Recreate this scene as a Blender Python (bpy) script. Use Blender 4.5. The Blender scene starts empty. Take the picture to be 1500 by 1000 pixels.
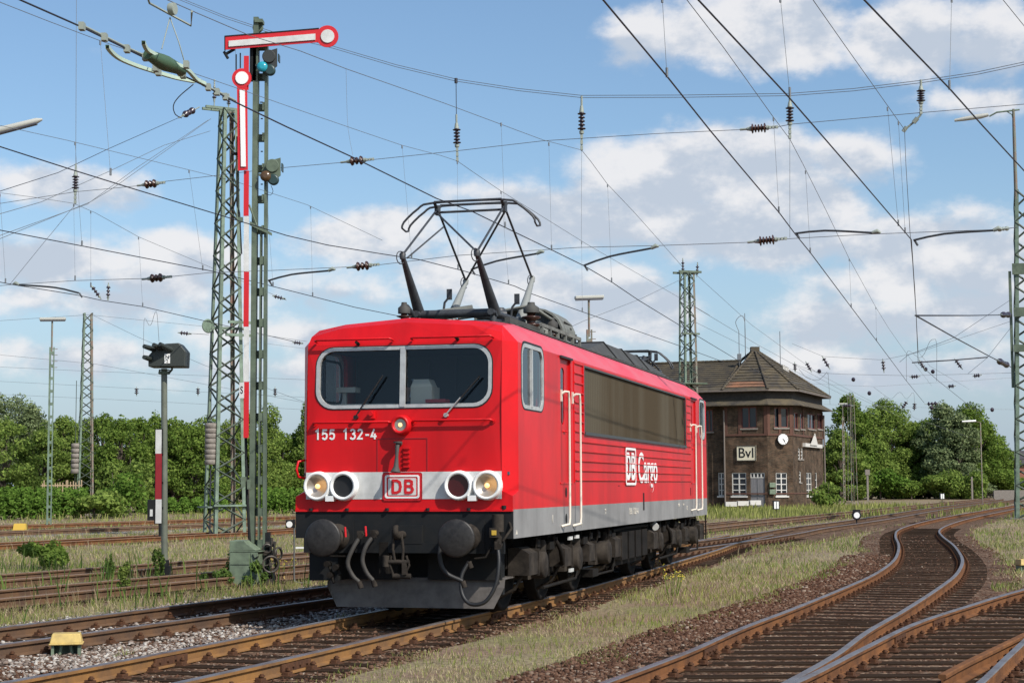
import bpy, bmesh, math, random
import numpy as np
from mathutils import Vector, Matrix
random.seed(7); rng = np.random.default_rng(7)
R = math.radians
S = bpy.context.scene
COL = S.collection

# ---------------------------------------------------------------- camera
F = 2500.0; CAMH = 1.72; PITCH = math.atan(211 / F); ROLL = 0.005
fw = Vector((0, math.cos(PITCH), math.sin(PITCH))); up0 = Vector((0, -math.sin(PITCH), math.cos(PITCH))); X0 = Vector((1, 0, 0))
rt = math.cos(ROLL) * X0 - math.sin(ROLL) * up0
up = math.sin(ROLL) * X0 + math.cos(ROLL) * up0
cd = bpy.data.cameras.new("camera"); cam = bpy.data.objects.new("camera", cd); COL.objects.link(cam)
cd.sensor_width = 36; cd.lens = 36 * F / 1500; cd.clip_end = 6000; cd.clip_start = 0.1
cam.matrix_world = Matrix(((rt.x, up.x, -fw.x, 0), (rt.y, up.y, -fw.y, 0), (rt.z, up.z, -fw.z, CAMH), (0, 0, 0, 1)))
S.camera = cam
CP = Vector((0, 0, CAMH))
def ray(px, py): return fw + (px - 750) / F * rt + (500 - py) / F * up
def gp(px, py, z=-0.17):
    d = ray(px, py); return CP + d * ((z - CAMH) / d.z)
def at(px, py, Y):
    d = ray(px, py); return CP + d * (Y / d.y)
SP0 = Vector((6.9, 31.4, 0)); SPN = Vector((6.3, 16.5, 0)).normalized(); SPD = Vector((16.5, -6.3, 0)).normalized()
def sp(px, py, off=0.0):
    d = ray(px, py); return CP + d * (((SP0 + SPN * off - CP).dot(SPN)) / d.dot(SPN))

# ---------------------------------------------------------------- light
sx, sy, el = 0.677, -0.734, R(43)
hl = math.hypot(sx, sy); SUN = Vector((sx / hl * math.cos(el), sy / hl * math.cos(el), math.sin(el)))
sl = bpy.data.lights.new("sun", 'SUN'); sl.energy = 5.0; sl.angle = R(0.53); sl.color = (1, 0.945, 0.86)
so = bpy.data.objects.new("sun", sl); COL.objects.link(so)
so.rotation_euler = (-SUN).to_track_quat('-Z', 'Y').to_euler()
S.view_settings.view_transform = 'Standard'; S.view_settings.look = 'None'; S.view_settings.exposure = 0.0; S.view_settings.gamma = 1
wd = bpy.data.worlds.new("World"); S.world = wd; wd.use_nodes = True
nt = wd.node_tree; nt.nodes.clear()
def N(t, **k):
    n = nt.nodes.new(t)
    for a, b in k.items(): setattr(n, a, b)
    return n
def L(a, b): nt.links.new(a, b)
def M(op, a, b=None, c=None):
    n = N('ShaderNodeMath', operation=op)
    for i, v in enumerate((a, b, c)):
        if v is None: continue
        if isinstance(v, (int, float)): n.inputs[i].default_value = v
        else: L(v, n.inputs[i])
    return n.outputs[0]
sky = N('ShaderNodeTexSky', sky_type='NISHITA', sun_disc=False)
sky.sun_elevation = el; sky.sun_rotation = math.atan2(sx, sy); sky.altitude = 50; sky.air_density = 1.0; sky.dust_density = 1.6; sky.ozone_density = 2.0
tc = N('ShaderNodeTexCoord'); sep = N('ShaderNodeSeparateXYZ'); L(tc.outputs['Generated'], sep.inputs[0])
az = M('ARCTAN2', sep.outputs[0], sep.outputs[1]); elv = M('ARCSINE', sep.outputs[2])
cmb = N('ShaderNodeCombineXYZ'); L(az, cmb.inputs[0]); L(elv, cmb.inputs[1])
def dirae(px, py):
    d = ray(px, py).normalized(); return math.atan2(d.x, d.y), math.asin(d.z)
# cloud groups standing in the sky: px, py, half width, half height, weight
blobs = [(930,55,62,42,.8),(1040,50,90,55,.8),(1130,40,110,65,1.0),(1200,80,60,40,.5),(1330,55,100,55,.85),(1450,55,90,60,.8),(1420,150,100,22,.45),
 (1250,230,70,40,.75),(1265,240,60,40,.6),(950,270,130,65,1.0),(1070,240,130,65,1.0),(1100,330,170,60,.95),(860,320,160,55,.85),(730,300,90,50,.6),(1190,310,80,60,.85),
 (560,350,110,40,.8),(690,400,130,50,.75),(500,430,140,35,.5),(900,440,90,50,1.0),(960,460,70,45,.9),(820,420,90,50,.7),(1330,350,120,45,.75),(1430,380,140,70,.8),(1230,350,60,40,.6),(1330,420,150,50,.6),(1300,470,170,40,.7),(1440,330,60,30,.5),
 (110,275,110,35,.75),(60,260,60,25,.4),(60,380,150,42,.85),(280,380,75,38,.85),(230,410,120,35,.7),(150,440,200,35,.5),(420,490,160,30,.5),(150,520,220,30,.45),(1300,540,250,35,.55),(330,540,160,30,.4),(750,520,400,40,.35),(620,330,40,20,.3),(1420,450,120,35,.6)]
acc = None; hs_ = None; ws_ = None
for (px, py, a, b, w) in blobs:
    A, E_ = dirae(px, py)
    mp = N('ShaderNodeMapping'); mp.inputs['Location'].default_value = (-A * F / a, -E_ * F / b, 0); mp.inputs['Scale'].default_value = (F / a, F / b, 1)
    L(cmb.outputs[0], mp.inputs['Vector'])
    ln = N('ShaderNodeVectorMath', operation='LENGTH'); L(mp.outputs[0], ln.inputs[0])
    v = M('MULTIPLY', M('SUBTRACT', 1.35, ln.outputs['Value']), w)
    acc = v if acc is None else M('SMOOTH_MAX', acc, v, 0.25)
    sy2 = N('ShaderNodeSeparateXYZ'); L(mp.outputs[0], sy2.inputs[0]); vp = M('MAXIMUM', v, 0.0); hv = M('MULTIPLY', vp, sy2.outputs[1])
    hs_ = hv if hs_ is None else M('ADD', hs_, hv); ws_ = vp if ws_ is None else M('ADD', ws_, vp)
acc = M('MAXIMUM', acc, -0.25); relh = M('DIVIDE', hs_, M('ADD', ws_, 0.12))
def noise(off, scale, detail=9, rough=0.58, sy_=1.5):
    mp = N('ShaderNodeMapping'); mp.inputs['Location'].default_value = (off[0], off[1], off[2]); mp.inputs['Scale'].default_value = (1, sy_, 1)
    L(cmb.outputs[0], mp.inputs['Vector'])
    nn = N('ShaderNodeTexNoise'); nn.inputs['Scale'].default_value = scale; nn.inputs['Detail'].default_value = detail; nn.inputs['Roughness'].default_value = rough
    L(mp.outputs[0], nn.inputs['Vector']); return nn.outputs['Fac']
n1 = noise((3.1, 0.7, 0), 17); n2 = noise((3.1 - 0.008, 0.7 - 0.020, 0), 17, 6); n3 = noise((7.7, 2.0, 1), 7, 4); n4 = noise((1.0, 5.0, 2), 40, 6)
dens = M('ADD', M('ADD', M('MULTIPLY', acc, 0.80), M('MULTIPLY', M('SUBTRACT', n1, 0.5), 1.45)), M('MULTIPLY', M('SUBTRACT', n4, 0.5), 0.35))
rmp = N('ShaderNodeMapRange', interpolation_type='SMOOTHERSTEP'); L(dens, rmp.inputs[0]); rmp.inputs[1].default_value = 0.0; rmp.inputs[2].default_value = 0.52
cov = M('MULTIPLY', rmp.outputs[0], 0.93)
lit = M('ADD', M('MULTIPLY', M('SUBTRACT', n1, n2), 3.2), M('MULTIPLY', M('SUBTRACT', n3, 0.5), 1.3))
lit = M('ADD', lit, M('MULTIPLY', M('SUBTRACT', 0.70, dens), 0.45)); lit = M('ADD', lit, M('MULTIPLY', relh, 0.55))
rl = N('ShaderNodeMapRange', interpolation_type='SMOOTHSTEP'); L(lit, rl.inputs[0]); rl.inputs[1].default_value = -0.22; rl.inputs[2].default_value = 0.5
cc = N('ShaderNodeMix', data_type='RGBA'); cc.inputs[6].default_value = (3.85, 4.3, 5.0, 1); cc.inputs[7].default_value = (6.15, 6.1, 6.2, 1); L(rl.outputs[0], cc.inputs[0])
# lower sky turns milky blue
hz = N('ShaderNodeMapRange', interpolation_type='SMOOTHSTEP'); L(elv, hz.inputs[0]); hz.inputs[1].default_value = -0.02; hz.inputs[2].default_value = 0.20; hz.inputs[3].default_value = 0.62; hz.inputs[4].default_value = 0.0
tint = N('ShaderNodeMix', data_type='RGBA', blend_type='MULTIPLY'); tint.inputs[0].default_value = 1; L(sky.outputs[0], tint.inputs[6]); tint.inputs[7].default_value = (0.92, 1.02, 1.06, 1)
skm = N('ShaderNodeMix', data_type='RGBA'); L(hz.outputs[0], skm.inputs[0]); L(tint.outputs[2], skm.inputs[6]); skm.inputs[7].default_value = (3.4, 4.2, 5.5, 1)
fin = N('ShaderNodeMix', data_type='RGBA'); L(cov, fin.inputs[0]); L(skm.outputs[2], fin.inputs[6]); L(cc.outputs[2], fin.inputs[7])
bg = N('ShaderNodeBackground'); bg.inputs[1].default_value = 0.142; L(fin.outputs[2], bg.inputs[0])
wo = N('ShaderNodeOutputWorld'); L(bg.outputs[0], wo.inputs[0])
try:
    wd.cycles.sampling_method = 'MANUAL'; wd.cycles.sample_map_resolution = 512
except Exception: pass

# ---------------------------------------------------------------- materials
MATS = {}
def mat(name, c, rough=0.6, metal=0.0, c2=None, scale=3.0, bump=0.0, bscale=20.0, coords='Object', spec=0.5, detail=6, stretch=(1, 1, 1), lo=0.35, hi=0.65, coat=0.0):
    if name in MATS: return MATS[name]
    m = bpy.data.materials.new(name); m.use_nodes = True; t = m.node_tree; b = t.nodes['Principled BSDF']
    b.inputs['Base Color'].default_value = (*c, 1); b.inputs['Roughness'].default_value = rough; b.inputs['Metallic'].default_value = metal
    b.inputs['Specular IOR Level'].default_value = spec; b.inputs['Coat Weight'].default_value = coat
    if c2 is not None or bump:
        tcn = t.nodes.new('ShaderNodeTexCoord'); mp = t.nodes.new('ShaderNodeMapping'); mp.inputs['Scale'].default_value = stretch
        t.links.new(tcn.outputs[coords], mp.inputs[0])
    if c2 is not None:
        n = t.nodes.new('ShaderNodeTexNoise'); n.inputs['Scale'].default_value = scale; n.inputs['Detail'].default_value = detail; n.inputs['Roughness'].default_value = 0.62
        t.links.new(mp.outputs[0], n.inputs['Vector'])
        r = t.nodes.new('ShaderNodeMapRange'); r.inputs[1].default_value = lo; r.inputs[2].default_value = hi; t.links.new(n.outputs['Fac'], r.inputs[0])
        x = t.nodes.new('ShaderNodeMix'); x.data_type = 'RGBA'; x.inputs[6].default_value = (*c, 1); x.inputs[7].default_value = (*c2, 1)
        t.links.new(r.outputs[0], x.inputs[0]); t.links.new(x.outputs[2], b.inputs['Base Color'])
    if bump:
        n = t.nodes.new('ShaderNodeTexNoise'); n.inputs['Scale'].default_value = bscale; n.inputs['Detail'].default_value = 4
        t.links.new(mp.outputs[0], n.inputs['Vector'])
        bb = t.nodes.new('ShaderNodeBump'); bb.inputs['Strength'].default_value = bump; bb.inputs['Distance'].default_value = 0.02
        t.links.new(n.outputs['Fac'], bb.inputs['Height']); t.links.new(bb.outputs[0], b.inputs['Normal'])
    MATS[name] = m; return m
RED = mat('red paint', (0.62, 0.006, 0.010), 0.40, c2=(0.46, 0.009, 0.012), scale=1.1, detail=10, bump=0.05, bscale=2.0, spec=0.28, lo=.30, hi=.74)
def streak(m, lo_=.86, hi_=1.05):
    t = m.node_tree; b = t.nodes['Principled BSDF']; src = b.inputs['Base Color'].links[0].from_socket; tcn = t.nodes.new('ShaderNodeTexCoord'); mp = t.nodes.new('ShaderNodeMapping'); mp.inputs['Scale'].default_value = (2.6, 2.6, .35)
    t.links.new(tcn.outputs['Object'], mp.inputs[0]); n = t.nodes.new('ShaderNodeTexNoise'); n.inputs['Scale'].default_value = 1.0; n.inputs['Detail'].default_value = 6; t.links.new(mp.outputs[0], n.inputs['Vector'])
    r_ = t.nodes.new('ShaderNodeMapRange'); r_.inputs[1].default_value = .32; r_.inputs[2].default_value = .55; r_.inputs[3].default_value = lo_; r_.inputs[4].default_value = hi_; t.links.new(n.outputs['Fac'], r_.inputs[0])
    x = t.nodes.new('ShaderNodeMix'); x.data_type = 'RGBA'; x.blend_type = 'MULTIPLY'; x.inputs[0].default_value = 1; t.links.new(src, x.inputs[6]); t.links.new(r_.outputs[0], x.inputs[7])
    n2_ = t.nodes.new('ShaderNodeTexNoise'); n2_.inputs['Scale'].default_value = 26; n2_.inputs['Detail'].default_value = 3; t.links.new(tcn.outputs['Object'], n2_.inputs['Vector']); r2 = t.nodes.new('ShaderNodeMapRange'); r2.inputs[1].default_value = .70; r2.inputs[2].default_value = .78; r2.inputs[4].default_value = .45; t.links.new(n2_.outputs['Fac'], r2.inputs[0])
    y = t.nodes.new('ShaderNodeMix'); y.data_type = 'RGBA'; t.links.new(r2.outputs[0], y.inputs[0]); t.links.new(x.outputs[2], y.inputs[6]); y.inputs[7].default_value = (.07, .03, .02, 1); t.links.new(y.outputs[2], b.inputs['Base Color'])
streak(RED)
REDF = mat('faded red paint', (0.60, 0.05, 0.075), 0.5, c2=(0.56, 0.105, 0.13), scale=1.8, detail=8, stretch=(1, 0.5, 1))
GREY = mat('grey sill paint', (0.26, 0.255, 0.25), 0.55, c2=(0.20, 0.195, 0.19), scale=1.7, detail=8)
WHITE = mat('white paint', (0.62, 0.62, 0.60), 0.45, c2=(0.50, 0.50, 0.48), scale=6, detail=8)
streak(GREY, .85, 1.05); streak(WHITE, .82, 1.05)
WHITEC = mat('clean white paint', (0.78, 0.78, 0.76), 0.45)
CREAM = mat('cream handrail paint', (0.62, 0.57, 0.48), 0.45)
ALU = mat('window frame aluminium', (0.55, 0.55, 0.53), 0.4, 0.35, c2=(0.42, 0.42, 0.41), scale=9)
RUB = mat('black rubber', (0.012, 0.012, 0.013), 0.55)
BLK = mat('black beam paint', (0.007, 0.009, 0.011), 0.7, spec=0.25, c2=(0.014, 0.014, 0.014), scale=5)
GRIME = mat('grimy underframe', (0.016, 0.013, 0.011), 0.8, spec=0.15, c2=(0.009, 0.008, 0.007), scale=7, bump=0.25, bscale=30)
GRIMEL = mat('dusty underframe', (0.050, 0.041, 0.033), 0.85, spec=0.15, c2=(0.018, 0.015, 0.013), scale=5, bump=0.2, bscale=25)
PLOW = mat('plough plate', (0.15, 0.135, 0.125), 0.6, c2=(0.085, 0.076, 0.07), scale=5)
BUFM = mat('buffer plate', (0.034, 0.031, 0.029), 0.5, c2=(0.016, 0.014, 0.013), scale=14, metal=0.2)
ROOFG = mat('roof grey', (0.060, 0.060, 0.055), 0.75, c2=(0.038, 0.036, 0.033), scale=4)
ROOFL = mat('light roof fittings', (0.19, 0.195, 0.17), 0.65, c2=(0.10, 0.10, 0.09), scale=4)
PANG = mat('pantograph grey', (0.05, 0.055, 0.06), 0.5, c2=(0.03, 0.03, 0.035), scale=6)
PANL = mat('pantograph light grey', (0.22, 0.23, 0.22), 0.55)
INSB = mat('brown insulator', (0.045, 0.018, 0.012), 0.28)
INSD = mat('dark insulator', (0.035, 0.025, 0.035), 0.3)
FIT = mat('pale fitting', (0.26, 0.29, 0.25), 0.55)
WIREM = mat('wire dark', (0.035, 0.035, 0.045), 0.5, 0.3)
WIREL = mat('wire light', (0.16, 0.17, 0.18), 0.5, 0.3)
MESHM = mat('ventilation grille', (0.066, 0.050, 0.031), 0.9, spec=0.08, c2=(0.092, 0.078, 0.055), scale=1.0, detail=2, stretch=(1, .75, 0.04), lo=.4, hi=.6)
SIGR = mat('signal red', (0.55, 0.012, 0.018), 0.4)
SIGDR = mat('weathered dark red', (0.25, 0.012, 0.018), 0.5)
SIGG = mat('signal green paint', (0.118, 0.155, 0.105), 0.6, c2=(0.065, 0.088, 0.06), scale=4, detail=8)
LATG = mat('pale green mast paint', (0.175, 0.245, 0.18), 0.6, c2=(0.095, 0.13, 0.095), scale=3, detail=8)
LATR = mat('rusted mast steel', (0.20, 0.12, 0.09), 0.8, c2=(0.16, 0.19, 0.15), scale=4, detail=8)
CABG = mat('cabinet green paint', (0.17, 0.225, 0.15), 0.6, c2=(0.10, 0.13, 0.09), scale=5, detail=8)
CONC = mat('concrete weight', (0.24, 0.21, 0.18), 0.85, c2=(0.16, 0.14, 0.12), scale=8, bump=.3)
RUSTB = mat('rail rust ochre', (0.27, 0.138, 0.048), 0.9, spec=0.12, c2=(0.15, 0.085, 0.045), scale=2.5, detail=8, bump=0.15, bscale=40)
RUSTD = mat('rail rust brown', (0.15, 0.086, 0.048), 0.9, spec=0.12, c2=(0.09, 0.058, 0.042), scale=2.5, detail=8, bump=0.15, bscale=40)
RUSTR = mat('rail rust red', (0.20, 0.088, 0.036), 0.9, spec=0.12, c2=(0.10, 0.048, 0.026), scale=2.5, detail=8, bump=0.15, bscale=40)
STEEL = mat('polished rail head', (0.27, 0.24, 0.23), 0.45, 0.75, c2=(0.17, 0.115, 0.085), scale=2, lo=.45, hi=.7)
STEELD = mat('dull rail head', (0.26, 0.17, 0.11), 0.5, 0.4)
SLP = mat('sleeper wood', (0.046, 0.030, 0.020), 0.97, spec=0.03, c2=(0.020, 0.013, 0.009), scale=5, detail=9, stretch=(0.3, 2, 1), bump=0.5, bscale=25)
FAST = mat('rusty fastening', (0.11, 0.052, 0.028), 0.9, spec=0.1, c2=(0.06, 0.032, 0.022), scale=12)
YEL = mat('yellow cover', (0.56, 0.40, 0.12), 0.6, c2=(0.38, 0.27, 0.09), scale=8, detail=8)
YELB = mat('yellow box paint', (0.55, 0.36, 0.05), 0.5)
WOODP = mat('pale fence wood', (0.42, 0.31, 0.19), 0.85)
LAMPW = mat('lamp head casing', (0.42, 0.42, 0.38), 0.5)
DARKI = mat('cab interior', (0.055, 0.072, 0.10), 0.8)
DESK = mat('cab desk', (0.42, 0.41, 0.34), 0.7)
SKIN = mat('skin', (0.42, 0.23, 0.17), 0.6)
SHIRT = mat('dark shirt', (0.05, 0.06, 0.09), 0.9)
BLUEL = mat('blue green lens', (0.02, 0.28, 0.36), 0.15)
AMB = mat('amber lens', (0.085, 0.048, 0.022), 0.2)
REDL = mat('red tail lens', (0.05, 0.006, 0.008), 0.15)
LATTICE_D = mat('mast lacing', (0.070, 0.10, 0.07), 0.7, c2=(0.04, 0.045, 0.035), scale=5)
def glass(name, tint, refl):
    m = bpy.data.materials.new(name); m.use_nodes = True; t = m.node_tree; t.nodes.clear()
    o = t.nodes.new('ShaderNodeOutputMaterial'); tr = t.nodes.new('ShaderNodeBsdfTransparent'); g = t.nodes.new('ShaderNodeBsdfGlossy'); x = t.nodes.new('ShaderNodeMixShader')
    lw = t.nodes.new('ShaderNodeLayerWeight'); lw.inputs[0].default_value = 0.12
    r = t.nodes.new('ShaderNodeMapRange'); r.inputs[3].default_value = refl; r.inputs[4].default_value = 0.9; t.links.new(lw.outputs['Fresnel'], r.inputs[0])
    tr.inputs[0].default_value = (*tint, 1); g.inputs[0].default_value = (.9, .95, 1, 1); g.inputs[1].default_value = 0.03
    t.links.new(r.outputs[0], x.inputs[0]); t.links.new(tr.outputs[0], x.inputs[1]); t.links.new(g.outputs[0], x.inputs[2]); t.links.new(x.outputs[0], o.inputs[0]); return m
GLASS = glass('window glass', (0.78, 0.84, 0.88), 0.03)
GLASSB = glass('old window glass', (0.50, 0.55, 0.58), 0.22)
def emis(name, c, s):
    m = bpy.data.materials.new(name); m.use_nodes = True; b = m.node_tree.nodes['Principled BSDF']
    b.inputs['Base Color'].default_value = (*c, 1); b.inputs['Emission Color'].default_value = (*c, 1); b.inputs['Emission Strength'].default_value = s; return m
BULB = emis('lit lamp bulb', (1, 0.58, 0.22), 1.6)
REFL = mat('lamp reflector', (0.42, 0.38, 0.33), 0.3, 0.6)

# ---------------------------------------------------------------- mesh helpers
class MB:
    def __init__(s): s.v = []; s.f = []; s.m = []; s.sm = []
    def add(s, vs, fs, mi=0, smooth=False):
        o = len(s.v); s.v += [tuple(v) for v in vs]
        for f in fs: s.f.append([i + o for i in f]); s.m.append(mi); s.sm.append(smooth)
        return s
    def box(s, c, d, rz=0.0, mi=0, taper=(1, 1)):
        hx, hy, hz = d[0] / 2, d[1] / 2, d[2] / 2; cs, sn = math.cos(rz), math.sin(rz); vs = []
        for z, tp in ((-hz, (1, 1)), (hz, taper)):
            for x, y in ((-hx, -hy), (hx, -hy), (hx, hy), (-hx, hy)):
                x *= tp[0]; y *= tp[1]
                vs.append((c[0] + x * cs - y * sn, c[1] + x * sn + y * cs, c[2] + z))
        return s.add(vs, [(3, 2, 1, 0), (4, 5, 6, 7), (0, 1, 5, 4), (1, 2, 6, 5), (2, 3, 7, 6), (3, 0, 4, 7)], mi)
    def b2(s, a, b, mi=0): return s.box([(a[i] + b[i]) / 2 for i in range(3)], [abs(a[i] - b[i]) for i in range(3)], 0, mi)
    def cyl(s, p0, p1, r0, r1=None, n=10, mi=0, cap=True):
        r1 = r0 if r1 is None else r1; p0 = Vector(p0); p1 = Vector(p1); d = (p1 - p0)
        if d.length < 1e-6: return s
        d.normalize(); a = d.orthogonal().normalized(); b = d.cross(a); vs = []
        for p, r in ((p0, r0), (p1, r1)):
            for i in range(n):
                t = 2 * math.pi * (i + .5) / n; vs.append(p + a * math.cos(t) * r + b * math.sin(t) * r)
        s.add(vs, [(i, (i + 1) % n, n + (i + 1) % n, n + i) for i in range(n)], mi, n > 5)
        if cap: s.add(vs, [tuple(range(n))[::-1], tuple(range(n, 2 * n))], mi)
        return s
    def tube(s, pts, r, n=6, mi=0):
        pts = [Vector(p) for p in pts]
        if len(pts) < 2: return s
        vs = []; a = None
        for i, p in enumerate(pts):
            d = ((pts[min(i + 1, len(pts) - 1)] - pts[max(i - 1, 0)])).normalized()
            if a is None: a = d.orthogonal().normalized()
            a = (a - d * a.dot(d)).normalized(); b = d.cross(a); rr = r[i] if isinstance(r, (list, tuple)) else r
            for k in range(n):
                t = 2 * math.pi * k / n; vs.append(p + a * math.cos(t) * rr + b * math.sin(t) * rr)
        fs = []
        for i in range(len(pts) - 1):
            for k in range(n): fs.append((i * n + k, i * n + (k + 1) % n, (i + 1) * n + (k + 1) % n, (i + 1) * n + k))
        s.add(vs, fs, mi, True); m = (len(pts) - 1) * n
        s.add(vs, [tuple(range(n))[::-1], tuple(range(m, m + n))], mi); return s
    def lathe(s, p0, axis, prof, n=20, mi=0, cap=True):
        p0 = Vector(p0); d = Vector(axis).normalized(); a = d.orthogonal().normalized(); b = d.cross(a); vs = []
        for (h, r) in prof:
            for i in range(n):
                t = 2 * math.pi * i / n; vs.append(p0 + d * h + (a * math.cos(t) + b * math.sin(t)) * max(r, 1e-4))
        fs = []
        for j in range(len(prof) - 1):
            for i in range(n): fs.append((j * n + i, j * n + (i + 1) % n, (j + 1) * n + (i + 1) % n, (j + 1) * n + i))
        s.add(vs, fs, mi, True)
        if cap: s.add(vs, [tuple(range(n))[::-1], tuple(range((len(prof) - 1) * n, len(prof) * n))], mi)
        return s
    def prism(s, pts, vec, mi=0):
        n = len(pts); vec = Vector(vec); vs = [Vector(p) for p in pts] + [Vector(p) + vec for p in pts]
        return s.add(vs, [tuple(range(n))[::-1], tuple(range(n, 2 * n))] + [(i, (i + 1) % n, n + (i + 1) % n, n + i) for i in range(n)], mi)
    def quad(s, *p, mi=0): return s.add(p, [tuple(range(len(p)))], mi)
    def build(s, name, mats, parent=None, bevel=0.0, fix=True):
        me = bpy.data.meshes.new(name); me.from_pydata(s.v, [], s.f)
        if not isinstance(mats, (list, tuple)): mats = [mats]
        for m in mats: me.materials.append(m)
        me.polygons.foreach_set('material_index', s.m); me.polygons.foreach_set('use_smooth', s.sm)
        if fix:
            bm = bmesh.new(); bm.from_mesh(me); bmesh.ops.recalc_face_normals(bm, faces=bm.faces)
            bm.to_mesh(me); bm.free()
        me.update()
        o = bpy.data.objects.new(name, me); COL.objects.link(o)
        if parent is not None: o.parent = parent
        if bevel:
            b = o.modifiers.new('bevel', 'BEVEL'); b.width = bevel; b.segments = 2; b.limit_method = 'ANGLE'
        return o
def tag(o, label, cat=None, group=None, kind=None):
    if label: o['label'] = label
    if cat: o['category'] = cat
    if group: o['group'] = group
    if kind: o['kind'] = kind
    return o
def empty(name, loc, rz=0.0, label=None, cat=None, group=None):
    o = bpy.data.objects.new(name, None); COL.objects.link(o); o.location = loc; o.rotation_euler = (0, 0, rz); o.empty_display_size = 0.2
    return tag(o, label, cat, group)
def dup(o, parent=None):
    c = o.copy(); COL.objects.link(c)
    if parent is not None: c.parent = parent
    for ch in [x for x in o.children]: dup(ch, c)
    return c
def rrect(x0, z0, x1, z1, r, n=6):
    p = []
    for cx, cz, a in ((x1 - r, z1 - r, 0), (x0 + r, z1 - r, 90), (x0 + r, z0 + r, 180), (x1 - r, z0 + r, 270)):
        for i in range(n + 1):
            t = R(a + 90 * i / n); p.append((cx + r * math.cos(t), cz + r * math.sin(t)))
    return p
def panel(outer, holes, f3, depth=0.0, dvec=(0, 0, 0), mi=0, mb=None):
    """flat panel with openings; f3 maps (u,v) to 3D; reveals run along dvec. returns MB"""
    bm = bmesh.new(); es = []
    for loop in [outer] + holes:
        vs = [bm.verts.new((u, v, 0)) for u, v in loop]
        es += [bm.edges.new((vs[i], vs[(i + 1) % len(vs)])) for i in range(len(vs))]
    bmesh.ops.triangle_fill(bm, use_beauty=True, use_dissolve=False, edges=es, normal=(0, 0, 1))
    bm.verts.index_update(); mb = mb or MB()
    mb.add([f3(v.co.x, v.co.y) for v in bm.verts], [[v.index for v in f.verts] for f in bm.faces], mi); bm.free()
    if depth:
        dv = Vector(dvec) * depth
        for loop in holes:
            vs = [Vector(f3(u, v)) for u, v in loop]; n = len(vs)
            mb.add(vs + [p + dv for p in vs], [(i, (i + 1) % n, n + (i + 1) % n, n + i) for i in range(n)], mi)
    return mb
def frame_ring(outer, inner, f3, vec, mi=0, mb=None):
    """solid ring between two loops with the same count, thickness along vec"""
    mb = mb or MB(); n = len(outer); vec = Vector(vec)
    a = [Vector(f3(*p)) for p in outer]; b = [Vector(f3(*p)) for p in inner]
    vs = a + b + [p + vec for p in a] + [p + vec for p in b]; fs = []
    for i in range(n):
        j = (i + 1) % n
        fs += [(i, j, n + j, n + i), (2 * n + i, 3 * n + i, 3 * n + j, 2 * n + j), (i, 2 * n + i, 2 * n + j, j), (n + i, n + j, 3 * n + j, 3 * n + i)]
    mb.add(vs, fs, mi); return mb
def text(name, body, size, mtx, m, parent=None, extrude=0.002, bold=0.0, sx_=1.0, shear=0.0, align='CENTER', space=1.0):
    cu = bpy.data.curves.new(name, 'FONT'); cu.body = body; cu.size = size; cu.extrude = extrude; cu.align_x = align; cu.align_y = 'CENTER'; cu.offset = bold; cu.shear = shear; cu.space_character = space
    t = bpy.data.objects.new(name, cu); dg = bpy.context.evaluated_depsgraph_get()
    COL.objects.link(t); dg.update(); me = bpy.data.meshes.new_from_object(t.evaluated_get(dg)); COL.objects.unlink(t); bpy.data.objects.remove(t)
    me.transform(Matrix.Diagonal((sx_, 1, 1, 1))); me.transform(mtx); me.materials.clear(); me.materials.append(m)
    o = bpy.data.objects.new(name, me); COL.objects.link(o)
    if parent is not None: o.parent = parent
    return o
STROKES = {'1': [[(.10, .76), (.33, .97), (.33, 0)]], '5': [[(.52, .93), (.12, .93), (.09, .56), (.2, .62), (.34, .62), (.47, .52), (.5, .32), (.43, .12), (.28, .05), (.12, .1), (.06, .22)]],
 '3': [[(.06, .80), (.15, .92), (.30, .95), (.44, .87), (.46, .68), (.36, .55), (.22, .53)], [(.24, .53), (.40, .49), (.5, .36), (.5, .2), (.41, .08), (.26, .04), (.12, .08), (.05, .2)]],
 '2': [[(.06, .76), (.14, .91), (.28, .95), (.42, .89), (.48, .74), (.42, .57), (.06, .07), (.54, .07)]], '4': [[(.34, .98), (.05, .28), (.58, .28)], [(.40, .55), (.40, 0)]], '-': [[(.05, .42), (.42, .42)]], ' ': [],
 'D': [[(.10, .08), (.10, .92)], [(.05, .92), (.34, .92), (.52, .80), (.57, .5), (.52, .20), (.34, .08), (.05, .08)]], 'B': [[(.10, .08), (.10, .92)], [(.05, .92), (.36, .92), (.48, .84), (.49, .65), (.38, .53), (.10, .53)], [(.34, .53), (.48, .47), (.54, .3), (.48, .14), (.36, .08), (.05, .08)]]}
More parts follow.
